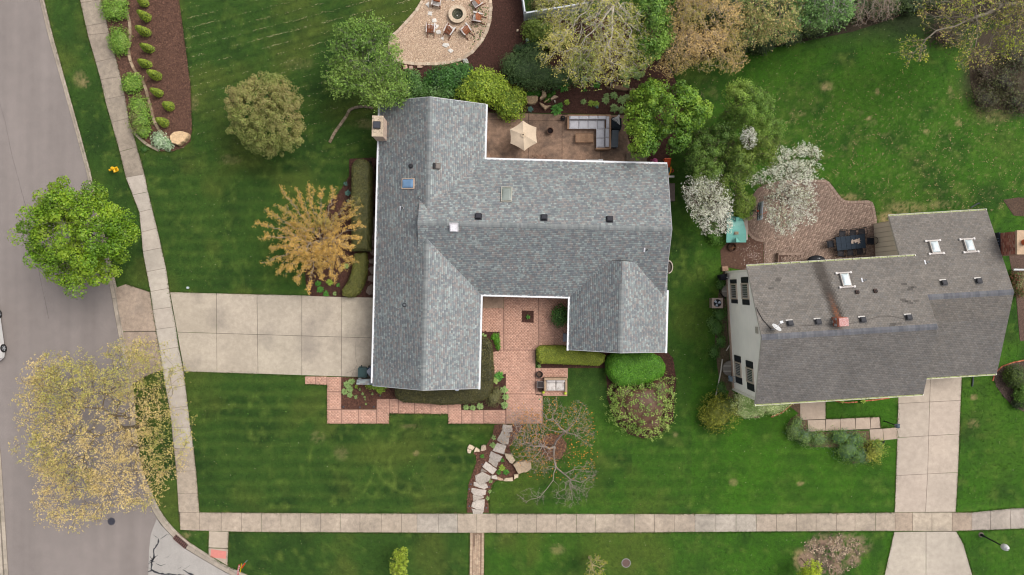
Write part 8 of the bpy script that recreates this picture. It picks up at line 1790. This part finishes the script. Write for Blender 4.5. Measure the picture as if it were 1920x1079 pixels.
# hostas and perennials: rosettes of arching leaves
def rosette(px, py, r_px, cols, label, n=26, h=.28, edge=None, name="hosta", grp=None, wid=.42, seed=None):
 g = np.random.default_rng(int(px*7+py*13)); c = P(px, py, .15); r = r_px/24.0; t_ = thing(name, label, "plant", (c[0], c[1], .03), grp); V = []; F = []; C_ = []; 
 for i in range(n):
  a = 2.399*i+g.uniform(-.3, .3); ln = r*(.35+.65*(i/n)**.6)*g.uniform(.85, 1.12); w = ln*wid*g.uniform(.8, 1.1)*.5; top = h*(1.15-.75*i/n); d = np.array([cos(a), sin(a), 0]); s = np.array([-sin(a), cos(a), 0]); o = np.array([c[0], c[1], .03])
  p0 = o+d*ln*.08+[0, 0, top*.5]; p1 = o+d*ln*.55+[0, 0, top]; p2 = o+d*ln+[0, 0, top*.55]; col = np.array(cols[g.integers(0, len(cols))])*g.uniform(.88, 1.12); ec = np.array(edge)*g.uniform(.9, 1.1) if edge else col
  b = len(V); V += [p0, p1+s*w*.55+[0, 0, -.01], p2, p1-s*w*.55+[0, 0, -.01], p1+s*w+[0, 0, .01], p1-s*w+[0, 0, .01]]
  F += [(b, b+3, b+2, b+1), (b, b+1, b+2, b+4), (b, b+5, b+2, b+3)]; C_ += [col, ec, ec]
 fast("leaves", np.array(V), np.array(F), np.array(C_), M_LEAF, t_); return t_
HG = L3((100, 142, 62), (84, 126, 52), g=1.0); HE = lin(184, 200, 136, 1.05); GR_ = L3((76, 132, 44), (64, 116, 38), (92, 148, 56), g=.95); BLU = L3((96, 132, 120), (84, 120, 110), g=1.0); YH = L3((150, 172, 66), (132, 158, 58), g=.95)
hostas = [
 (1168, 141, 9, HG, HE, "green white hosta at the top of the group under the green tree"), (1175, 144, 8, HG, HE, "hosta overlapping the topmost one by the tree"), (1173.5, 161, 9, HG, HE, "large pale hosta resting against the brown ledge rock"), (1195, 142, 10, HG, HE, "variegated hosta highest on the right of the ledge"), (1204, 139, 7, HG, HE, "small variegated hosta beside the ledge group on the far right"),
 (1136, 188, 9, HG, HE, "tall pale hosta left in the cluster below the ledge"), (1137, 180, 7, HG, HE, "small pale hosta at the upper left of the lower cluster"), (1151, 180, 9, GR_, HE, "green centred hosta directly under the ledge rock"), (1152, 203, 10, HG, HE, "round pale hosta at the bottom of the cluster"), (1165, 206, 9, HG, HE, "pale hosta closest to the black covered grill"), (1166, 188, 10, HG, HE, "pale hosta on the right of the cluster"), (1175, 183, 8, HG, HE, "pale hosta nearest the green tree trunk"),
 (1094, 191, 6.5, HG, HE, "lone small variegated hosta in open mulch above the sofa"), (1108, 194, 7.5, YH, None, "yellow green perennial mound left of two above the sofa"), (1118, 195, 7.5, YH, None, "yellow green perennial mound right of two above the sofa"), (1119, 200, 5, BLU, None, "small blue green plant at the foot of the yellow mound"),
 (1096.5, 169, 5, GR_, None, "tiny green plant alone in dark mulch below the pale tree"), (1166, 131, 9, GR_, None, "round green hosta at the top of the back bed path"), (1188, 130, 8, GR_, None, "second round green hosta at the top of the back bed path"), (1207, 123, 8, GR_, None, "green plant at the edge of the tan tree in mulch"), (1145, 152, 6, BLU, None, "bluish plant left of the ledge rock"), (1119, 160, 8, GR_, None, "leafy plant beside the left end rock of the ledge"), (1096, 150, 9, BLU, None, "blue green plant under the edge of the pale budding tree"),
 (1055, 162, 14, GR_, None, "big leafy green perennial left of the pale tree edge"), (1043, 206, 12.5, GR_, None, "large leafy green perennial touching the patio lantern"), (1050, 198, 7, GR_, None, "smaller leafy clump above the large perennial by the lantern"), (1063, 192, 7, YH, None, "round yellow green plant right of the large perennial"), (994.5, 205, 6.5, BLU, None, "dark blue green plant below the broad boulder"),
 (596, 532, 7, GR_, None, "topmost of three bright green plants in the orange tree bed"), (600, 543, 8, GR_, None, "middle of three bright green plants in the orange tree bed"), (611, 551, 7, GR_, None, "lowest of three bright green plants at the driveway edge"), (618, 530, 8, YH, None, "loose yellow green plant right of the three bright ones"), (634, 535, 5, GR_, None, "tiny green plant right of the loose one"), (627.5, 551, 5, HG, HE, "small white edged hosta by the driveway"), (649, 499, 6.5, HG, HE, "pale hosta half under the orange tree by the curved hedge"),
 (648, 345, 6, BLU, None, "silvery blue plant left of the tall hedge"), (652, 362, 7, BLU, None, "second silvery plant between orange tree and hedge"), (653, 377, 5, BLU, None, "third silvery plant just above the orange tree branches"),
 (905, 632, 9, HG, HE, "pale hosta at the courtyard gutter corner"), (903, 640, 7, HG, HE, "small pale hosta hidden under the courtyard gutter"), (930, 770-57, 9, YH, HE, "yellow speckled hosta at the top of the courtyard bed"), (945, 731, 9, HG, HE, "pale hosta on the right side of the lower courtyard bed"), (948, 745, 8, HG, HE, "middle pale hosta along the courtyard bed edge"), (946, 760, 9, HG, HE, "lowest pale hosta at the courtyard bed corner"), (874, 764, 7, HG, HE, "left white edged hosta under the dark hedge corner"), (886, 765, 7, HG, HE, "middle white edged hosta under the dark hedge corner"), (900, 762, 8, HG, HE, "right white edged hosta under the dark hedge corner"),
 (935, 706, 12, GR_, None, "round deep green mound in the courtyard bed"), (990, 595, 6, GR_, None, "low green plant in the square courtyard planting pit"), (1011, 687, 5, HG, HE, "small pale plant between hedge and brick pad"),
 (650, 721, 8, HG, HE, "upper left variegated hosta in the bed by the garage cans"), (659, 716, 8, HG, HE, "top variegated hosta in the bed by the garage cans"), (646, 735, 8, HG, HE, "left variegated hosta in the front garage bed"), (656, 741, 7, HG, HE, "lower variegated hosta in the front garage bed"), (656, 729, 8, HG, HE, "central variegated hosta in the front garage bed"), (668, 726, 5, YH, None, "thin yellow plant beside the variegated hostas"), (674.5, 731, 3.5, HG, HE, "tiny pale plant in the front bed left of centre"), (680, 739, 4, HG, HE, "tiny pale plant in the centre of the front bed"), (683.5, 745, 3, HG, HE, "tiny plant below the central one in the front bed"), (684.5, 749.5, 2.5, HG, HE, "tiniest plant in the lower middle of the front bed"), (686, 758, 3, HG, HE, "tiny plant lowest in the front bed"), (667, 745, 5, HG, HE, "flat grey green plant under the hostas in the front bed"), (698, 739, 3.5, HG, HE, "tiny white plant right of centre in the front bed"),
 (926, 821, 6, HG, HE, "upper pale plant left of the flagstone steps"), (924, 835, 7, HG, HE, "lower pale plant left of the flagstone steps"), (904, 856, 5.5, GR_, None, "round green plant alone left of the flagstone steps"), (942, 864, 5, GR_, None, "small plant at the top of the triangular bed right of the steps"), (941, 878, 8, YH, None, "largest loose plant in the triangular bed right of the steps"), (949, 886, 7, GR_, None, "loose plant near the lower rocks right of the steps"), (935, 886, 6, GR_, None, "small plant left in the triangular bed right of the steps"), (920, 903, 5, HG, HE, "pale plant right of the broad flagstone"), (918, 922, 5, HG, HE, "pale plant on the lower right bed edge"), (914, 935, 5, HG, HE, "lowest pale plant on the right bed edge"),
 (1579, 752, 6, YH, None, "yellow green plant under the neighbour's front gutter"), (1618, 752, 7, YH, None, "bright yellow plant in the brick edged strip by the front gutter"),
]
for px, py, r, c, e, lb in hostas: rosette(px, py, r, c, lb, edge=e, n=48 if r > 6 else 20, h=.16+.014*r, wid=.34 if e or c is not YH else .3, name="hosta" if e else "perennial")
blob_shrub("boxwood_shrub", "round green shrub in the courtyard beside the east wing gutter", [(1051, 593, 16, 18, 1.3)], L3((70, 108, 44), (56, 92, 38), (86, 122, 54), g=.95), .11, 1900, seed=30)
blob_shrub("groundcover_plant", "bright green low ground cover in the small courtyard bed", [(929, 630, 7, 5, .22), (932, 640, 6, 8, .22), (934, 652, 4, 6, .2), (925, 634, 4, 4, .2)], L3((88, 140, 32), (74, 124, 26), g=.95), .06, 1300, seed=31, stems=False, cat="plant")
blob_shrub("barberry_shrub", "olive brown shrub in the middle of the lower courtyard bed", [(925, 748, 14, 15, .8), (930, 736, 10, 10, .7)], L3((104, 102, 62), (88, 88, 54), (118, 112, 70), g=.95), .08, 1500, seed=32)
blob_shrub("weeping_shrub", "yellow green leaves peeking from under the garage eave above the front bed", [(700, 724, 12, 5, .8), (712, 727, 12, 5, .8), (715, 732, 5, 5, .7)], L3((132, 160, 52), (112, 142, 44), g=.95), .11, 700, seed=33)
blob_shrub("moss_cover", "bright green moss mat above the broad boulder in the back bed", [(992, 177, 13, 6, .18), (1008, 176, 8, 6, .18)], L3((60, 122, 22), (50, 106, 20), (74, 134, 30), g=.95), .05, 2200, seed=34, stems=False, cat="plant")
blob_shrub("moss_cover", "two tone moss patch between the narrow boulders", [(1030, 180, 6, 5, .18), (1038, 175, 5, 5, .18), (1026, 188, 6, 4, .15)], L3((58, 112, 26), (90, 136, 34), g=.95), .05, 1000, seed=35, stems=False, cat="plant")
blob_shrub("variegated_groundcover", "pale cream and green leafy ground cover along the neighbour's front corner", [(1395, 750, 18, 16, .45), (1420, 765, 26, 14, .45), (1450, 762, 22, 14, .45), (1400, 772, 20, 10, .4), (1370, 762, 10, 12, .4), (1472, 756, 12, 6, .35)], L3((190, 200, 140), (166, 182, 112), (206, 212, 162), (130, 156, 84), g=.85), .10, 9000, seed=36, jitter=.4, stems=False, cat="plant")
blob_shrub("wild_rose_shrub", "blue green and grassy shrub row left under the neighbour's front walk", [(1487, 808, 12, 16, .7), (1510, 820, 16, 16, .7), (1535, 824, 18, 14, .65), (1495, 792, 10, 10, .5)], L3((92, 120, 88), (88, 118, 50), (110, 136, 62), (126, 148, 84), (66, 92, 50), g=.98), .14, 3800, seed=37, jitter=.55, aspect=.3)
blob_shrub("wild_rose_shrub", "large mixed blue green shrub with small pale flowers below the front walk", [(1575, 820, 20, 14, .8), (1590, 845, 24, 20, .9), (1610, 855, 18, 14, .8), (1605, 825, 18, 14, .7)], L3((88, 116, 88), (84, 116, 48), (110, 142, 58), (70, 104, 66), g=.98), .14, 5000, seed=38, jitter=.6, aspect=.3)
blob_shrub("barberry_shrub", "yellow leaved shrub at the right end below the front walk", [(1637, 848, 16, 18, .9), (1645, 838, 12, 12, .8)], L3((148, 150, 58), (130, 136, 48), (100, 126, 44), g=.95), .12, 2200, seed=39, jitter=.6)
blob_shrub("boxwood_shrub", "dark round shrub in the curved bed at the right picture edge", [(1903, 706, 17, 20, 1.2)], L3((66, 84, 28), (54, 72, 24), (80, 98, 34), g=.95), .10, 2500, seed=40)
blob_shrub("boxwood_shrub", "brighter green round shrub below the dark one at the right edge", [(1923, 738, 18, 22, 1.2)], L3((92, 128, 44), (78, 112, 36), (106, 140, 54), g=.95), .10, 2300, seed=41)
blob_shrub("boxwood_shrub", "low dark shrub at the bottom of the curved bed on the right edge", [(1910, 757, 12, 9, .6)], L3((50, 66, 28), (42, 56, 24), g=.95), .09, 800, seed=42)
blob_shrub("barberry_shrub", "reddish olive shrub below the brick chimney at the right edge", [(1908, 520, 10, 14, 1.0), (1915, 545, 9, 12, .9), (1905, 535, 7, 10, .8)], L3((122, 106, 72), (110, 120, 70), (150, 92, 74), g=.98), .10, 2000, seed=43)
blob_shrub("spirea_shrub", "green shrub under the left blossom tree below the playhouse", [(1345, 445, 16, 14, .8), (1338, 430, 12, 12, .9)], L3((84, 124, 42), (70, 108, 36), g=.95), .11, 1800, seed=44)
blob_shrub("spirea_shrub", "bright green bush between playhouse and basketball hoop", [(1390, 395, 17, 18, 1.7), (1402, 380, 12, 14, 1.6)], L3((122, 150, 52), (104, 134, 42), (134, 160, 62), g=.92), .12, 2800, seed=45)
for i, (x, y, r, lb) in enumerate([(1350, 590, 12, "leafy weed patch under the air conditioner"), (1345, 615, 12, "leafy weed patch in the middle of the narrow wall bed"), (1352, 640, 9, "leafy weed patch below the middle of the cream wall"), (1340, 660, 9, "round weed by the front window well"), (1352, 728, 9, "leafy green plant at the front corner behind the golden conifer"), (1335, 605, 8, "small weed at the lawn side of the wall bed"), (1352, 532, 8, "leafy plant behind the barbecue by the rear corner")]):
 blob_shrub("weed_patch", lb, [(x, y, r, r*1.3, .3)], L3((76, 114, 44), (62, 98, 38), (92, 126, 56), g=.95), .09, 620, seed=50+i, stems=False, cat="plant")
# dark hedgerow behind the lawn and thicket at the right: each bush its own
HR = L3((60, 78, 36), (48, 64, 30), (76, 92, 44), g=1.0)
for i, (x, y, rx, ry, h, lb) in enumerate([(1262, 95, 22, 18, 1.3, "dark bush left under the orange tan tree"), (1385, 82, 26, 18, 1.2, "dark bush under the gap right of the orange tan tree"), (1425, 88, 22, 12, 1.0, "low dark bush under the tan and green tree"), (1475, 72, 24, 12, 1.1, "dark bush left of the soft green tree"), (1522, 55, 28, 14, 1.3, "deep shaded bush below the soft green tree"), (1560, 42, 24, 14, 1.3, "shaded bush below the white branches"), (1595, 20, 24, 20, 1.6, "dark bush behind the leafless twigs"), (1650, 15, 34, 18, 1.4, "broad dark bush behind the leafless tree"), (1705, 8, 24, 16, 1.2, "dark bush right of the leafless tree"), (1745, 0, 26, 14, 1.1, "bush at the top edge left of the big overhanging tree"), (1340, 20, 60, 40, 1.6, "thicket under the orange tan tree crown"), (1440, 10, 60, 36, 1.6, "thicket under the tan and green crown")]):
 blob_shrub("thicket_bush", lb, [(x, y, rx, ry, h), (x+rx*.5, y-ry*.4, rx*.6, ry*.7, h*.8)], HR, .15, int(55*(rx+ry)), seed=70+i)
TH = L3((84, 80, 50), (66, 66, 42), (96, 104, 54), (78, 62, 50), (58, 72, 34), g=1.15)
for i, (x, y, rx, ry, h, lb) in enumerate([(1845, 185, 22, 22, .7, "brown green thicket at the left edge of the right side undergrowth"), (1880, 150, 28, 30, .9, "dense twiggy thicket in the middle of the right side undergrowth"), (1905, 190, 24, 22, .8, "lower right thicket at the picture edge"), (1900, 105, 30, 22, .9, "upper thicket under the big overhanging tree"), (1845, 135, 16, 20, .6, "dark reddish thicket beside the lawn"), (1770, 62, 26, 18, .7, "reddish brown twig thicket under the long grey limb")]):
 g = np.random.default_rng(900+i); blob_shrub("undergrowth_thicket", lb, [(x, y, rx, ry, h), (x+rx*.4, y+ry*.3, rx*.7, ry*.7, h*.8)], TH if i not in (4, 5) else L3((84, 62, 56), (70, 54, 46), (92, 84, 58), g=1.1), .10, int(70*(rx+ry)), seed=90+i, core=.45, corecol=lin(52, 44, 36), jitter=1.0)
# ---- stuff nobody could count: grass blades, straw clippings, fallen petals, mulch chips, ground litter
g = np.random.default_rng(321)
def scatter(n, box, exclude, g):
 x = g.uniform(box[0], box[2], n); y = g.uniform(box[1], box[3], n); k = np.ones(n, bool)
 for p in exclude: k &= ~inpoly(x, y, p)
 return x[k], y[k]
kpoly = [(-400, -90)]+[(a, b) for a, b in B_EDGE]+[(760, 1400), (-400, 1400)]
gx_, gy_ = scatter(330000, (60, -20, 1930, 1095), HARD+[kpoly], g)
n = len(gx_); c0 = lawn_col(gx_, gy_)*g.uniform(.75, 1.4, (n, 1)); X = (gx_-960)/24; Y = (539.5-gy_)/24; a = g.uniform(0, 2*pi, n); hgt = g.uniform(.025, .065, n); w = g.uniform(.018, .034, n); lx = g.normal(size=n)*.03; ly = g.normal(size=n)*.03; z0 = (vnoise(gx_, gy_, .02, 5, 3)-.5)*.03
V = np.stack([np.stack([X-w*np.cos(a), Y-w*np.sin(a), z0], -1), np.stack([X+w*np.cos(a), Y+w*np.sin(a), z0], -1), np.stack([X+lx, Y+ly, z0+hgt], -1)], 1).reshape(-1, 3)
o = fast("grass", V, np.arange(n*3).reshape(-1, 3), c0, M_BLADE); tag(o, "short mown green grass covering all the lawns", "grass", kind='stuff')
# ragged grass along the hard edges
def edge_tufts(lines, n_per_m, g, spread=.05):
 Xs, Ys = [], []
 for ln in lines:
  pts = [P(*p)[:2] for p in ln]
  for (a0, a1), (b0_, b1) in zip(pts[:-1], pts[1:]):
   L = math.hypot(b0_-a0, b1-a1); k = max(1, int(L*n_per_m)); t = g.random(k); Xs.append(a0+(b0_-a0)*t+g.normal(size=k)*spread*vnoise(t*L*1.3+a0, t*0+a1, 1.0, 3, 2)*2); Ys.append(a1+(b1-a1)*t+g.normal(size=k)*spread*vnoise(t*L*1.3+a1, t*0+a0, 1.0, 4, 2)*2)
 return np.concatenate(Xs), np.concatenate(Ys)
EL = [SWL, [p for p in SWR if p[1] < 700], [p for p in SWR if p[1] > 690 and p[1] < 965], [(374, 961), (480, 962), (700, 963), (874, 963)], [(918, 964), (1440, 964.5), (1678, 961.5)], [(338, 995), (390, 996)], [(430, 998), (480, 998.5), (880, 1000)], [(909, 1000), (1440, 997.5), (1676, 996.5)], [(1793, 961), (1822, 961), (1880, 955), (1925, 953)], [(1795, 996), (1860, 994), (1925, 991)], [(391, 997), (391, 1040)], [(429, 998), (427, 1061)],
      [(317, 548), (580, 555)], [(345, 697), (480, 701), (572, 706)], [(572, 721), (613, 722), (613, 795), (729, 795), (730, 776), (840, 777), (840, 795), (925, 795)], [(1018, 795), (1018, 744)], [(1684, 757), (1680, 890), (1677, 961)], [(1803, 708), (1796, 890), (1792, 961)], [(1548, 786), (1549, 750)], [(1549, 785), (1650, 781), (1651, 802), (1684, 800)], [(1676, 997), (1668, 1035), (1656, 1085)], [(1793, 996), (1806, 1020), (1826, 1085)], [(881, 1000), (880, 1085)], [(908, 1000), (907, 1085)],
      [p for p in B_EDGE if 0 <= p[1] < 540], [p for p in B_EDGE if 700 < p[1] < 1100], [(236, 533), (281, 547)], [(252, 720), (280, 703), (308, 694)], [(334, 0), (346, 75), (358, 165), (360, 245), (357, 266), (325, 284), (300, 284)], [(793, 0), (780, 19), (755, 47), (730, 73)], [(1547, 337), (1560, 348), (1577, 371), (1593, 377), (1628, 376), (1640, 389), (1644, 413)], [(875, 962), (876, 938), (889, 880), (894, 866), (893, 857)], [(917, 962), (917, 928), (929, 901), (962, 901), (974, 889)], [(574, 535), (572, 505), (580, 470), (600, 420), (640, 355)], [(1138, 745), (1160, 797), (1203, 822), (1240, 812), (1262, 790), (1268, 710)]]
ex_, ey_ = edge_tufts(EL, 110, g); n = len(ex_); gx_ = ex_*24+960; gy_ = 539.5-ey_*24; c0 = lawn_col(gx_, gy_)*g.uniform(.7, 1.45, (n, 1)); br = g.random(n) < .16; c0[br] = np.array(lin(150, 126, 92))*g.uniform(.7, 1.2, (br.sum(), 1))
a = g.uniform(0, 2*pi, n); w = g.uniform(.014, .03, n); h_ = g.uniform(.04, .09, n); lx = g.normal(size=n)*.035; ly = g.normal(size=n)*.035
V = np.stack([np.stack([ex_-w*np.cos(a), ey_-w*np.sin(a), np.full(n, .0)], -1), np.stack([ex_+w*np.cos(a), ey_+w*np.sin(a), np.full(n, .0)], -1), np.stack([ex_+lx, ey_+ly, h_], -1)], 1).reshape(-1, 3)
tag(fast("edge_grass", V, np.arange(n*3).reshape(-1, 3), c0, M_BLADE), "ragged grass growing over the edges of walks and kerbs", "grass", kind='stuff')
# flat flecks helper
def flecks(name, x, y, z, size, cols, label, cat, elong=1.0, ang=None, m=M_FABR, zj=.012):
 n = len(x); a = g.uniform(0, pi, n) if ang is None else ang+g.normal(size=n)*.35; s = size*g.uniform(.5, 1.4, n); X = (x-960)/24; Y = (539.5-y)/24; c, s_ = np.cos(a), np.sin(a); q = []
 for u, v in ((-1, -1), (1, -1), (1, 1), (-1, 1)): q.append(np.stack([X+(c*u*elong-s_*v)*s, Y+(s_*u*elong+c*v)*s, z+g.uniform(0, zj, n)], -1))
 tag(fast(name, np.stack(q, 1).reshape(-1, 3), np.arange(n*4).reshape(-1, 4), palette(cols, n, g, .2), m), label, cat, kind='stuff')
fx, fy = scatter(2600, (60, 0, 1920, 1079), HARD+[kpoly], g); flecks("lawn_litter", fx, fy, .05, .013, L3((186, 170, 120), (120, 136, 70), (90, 74, 52), (206, 200, 170), g=1.4), "tiny fallen leaves and weeds scattered over the lawns", "litter", 1.3)
fx, fy = scatter(9000, (60, 0, 1920, 1079), HARD+[kpoly], g); d = vnoise(fx, fy, .035, 57, 3); k = g.random(len(fx)) < np.clip((d-.55)*5, 0, 1)
flecks("clover", fx[k], fy[k], .05, .03, L3((84, 118, 40), (70, 106, 34), (98, 124, 56), g=1.3), "patches of paler clover and coarse grass in the lawns", "clover", 1.1, m=M_BLADE)
xs, ys_ = [], []
for k in range(-8, 26):   # rows of dried clippings on the upper left lawn
 for xx in np.arange(340, 790, 1.0):
  yy = k*18.5+(790-xx)*.26-60+g.normal()*.9
  dens = vnoise(np.array([xx*1.0]), np.array([yy*2.0]), .03, 77, 3)[0]
  if 0 < yy < 300 and g.random() < .9*max(0, dens-.36)*2.4*(1-yy/330): xs.append(xx); ys_.append(yy)
xs, ys_ = np.array(xs), np.array(ys_); k = np.ones(len(xs), bool)
for p in HARD: k &= ~inpoly(xs, ys_, p)
flecks("dry_clippings", xs[k], ys_[k], .05, .0145, L3((196, 186, 140), (176, 164, 120), (206, 200, 160), g=1.7), "rows of pale dried clippings across the upper left lawn", "clippings", 1.8, .3)
fx, fy = scatter(26000, (1300, 100, 1920, 400), HARD, g); d = vnoise(fx, fy, .16, 12, 3); k = g.random(len(fx)) < np.clip((d-.53)*3.0, 0, .6)*np.clip((fy-110)/140, .12, 1)
flecks("straw_flecks", fx[k], fy[k], .045, .019, L3((170, 150, 104), (150, 134, 88), (184, 166, 122), g=1.75), "pale dead straw flecks in the neighbour's back lawn", "straw", 1.6)
fx, fy = scatter(9000, (1500, 1000, 1625, 1079), HARD, g); d = vnoise(fx, fy, .12, 31, 3); rr = np.hypot((fx-1560)/56, (fy-1035)/34); k = g.random(len(fx)) < np.clip(1.2-rr, 0, 1)*np.clip((d-.42)*4, 0, 1)
flecks("dead_thatch", fx[k], fy[k], .04, .026, L3((186, 162, 136), (156, 134, 112), (112, 94, 82), (196, 176, 148), (96, 80, 70), g=1.5), "dead tan thatch over the bare patch in the lower right verge", "thatch", 1.8)
# fallen blossom petals and orange buds
fx, fy = g.normal(1412, 16, 200), g.normal(478, 12, 200); flecks("fallen_petals", fx, fy, .03, .014, L3((226, 210, 204), (208, 190, 180), g=1.1), "scattered white petals on the bare soil by the cream house", "petals")
fx, fy = g.normal(1036, 17, 900), g.normal(836, 17, 900); flecks("leaf_litter", fx, fy, .06, .028, L3((138, 96, 72), (112, 76, 58), (160, 116, 86), (90, 62, 50), g=1.4), "brown leaf litter and old mulch around the bare tree trunk", "leaf litter")
fx, fy = g.uniform(985, 1120, 320), g.uniform(770, 900, 320); flecks("fallen_buds", fx, fy, .05, .03, L3((196, 136, 60), (176, 116, 50), g=1.1), "orange buds fallen in the grass around the bare tree", "buds")
# mulch chips on the beds
mx, my, mcx = [], [], []
for pts, c, z in BEDS[:10]+BEDS[-1:]:
 if c is None or pts is BEDS[9][0] and False: continue
 xa = [p[0] for p in pts]; ya = [p[1] for p in pts]; A = (max(xa)-min(xa))*(max(ya)-min(ya)); n = int(min(16000, A*1.6)); x = g.uniform(max(min(xa), 0), max(xa), n); y = g.uniform(max(min(ya), -5), max(ya), n); k = inpoly(x, y, pts)
 for p in PAVED: k &= ~inpoly(x, y, p)
 x, y = x[k], y[k]; mx.append(x); my.append(y); mcx.append(np.array(c)[None]*g.uniform(.55, 1.7, (len(x), 1)))
x = np.concatenate(mx); y = np.concatenate(my); cc = np.concatenate(mcx); n = len(x); a = g.uniform(0, pi, n); s = g.uniform(.012, .03, n); X = (x-960)/24; Y = (539.5-y)/24; c, s_ = np.cos(a), np.sin(a); tl = g.normal(size=(n, 2))*.5; q = []
for u, v in ((-1, -1), (1, -1), (1, 1), (-1, 1)): q.append(np.stack([X+(c*u*2-s_*v)*s, Y+(s_*u*2+c*v)*s, .045+(u*tl[:, 0]+v*tl[:, 1])*s], -1))
tag(fast("mulch_chips", np.stack(q, 1).reshape(-1, 3), np.arange(n*4).reshape(-1, 4), cc, M_BARK), "shredded brown bark chips lying on the planting beds", "bark chips", kind='stuff')
# pebbles on the gravel terrace
x, y = g.uniform(728, 924, 26000), g.uniform(-5, 124, 26000); k = inpoly(x, y, GRAV); flecks("gravel_pebbles", x[k], y[k], .045, .018, L3((216, 188, 160), (190, 160, 134), (230, 206, 180), (150, 126, 108), g=1.25), "loose tan pea gravel on the seating terrace", "gravel", 1.2)
x, y = g.normal(900, 12, 240), g.normal(50, 24, 240); k = inpoly(x, y, GRAV); flecks("gravel_weeds", x[k], y[k], .06, .035, L3((96, 116, 60), (80, 96, 56), (60, 56, 48), g=1.1), "small weeds and dark crumbs in the gravel right of the fire pit", "weeds")
# red brick edging strips at the neighbour's front
for ln, lb in (([(1484, 757), (1475, 765), (1465, 773), (1445, 781)], "red brick edging at the right end of the variegated ground cover"), ([(1564, 752), (1575, 755.5), (1590, 756.5), (1608, 755)], "wavy red brick edging under the front gutter, left part"), ([(1622, 753), (1640, 751.5), (1668, 747.5)], "straight red brick edging under the front gutter, right part"), ([(1862, 715), (1866, 700), (1880, 688), (1900, 681), (1925, 676)], "brick edging around the curved bed at the right picture edge")):
 t_ = thing("brick_edging", lb, "brick edging", P(*ln[0])); border(ln, .24, .1, .22, .06, L3((182, 104, 76), (168, 92, 66), (196, 120, 90), g=1.3), t_, name="edging_brick", h=.09)
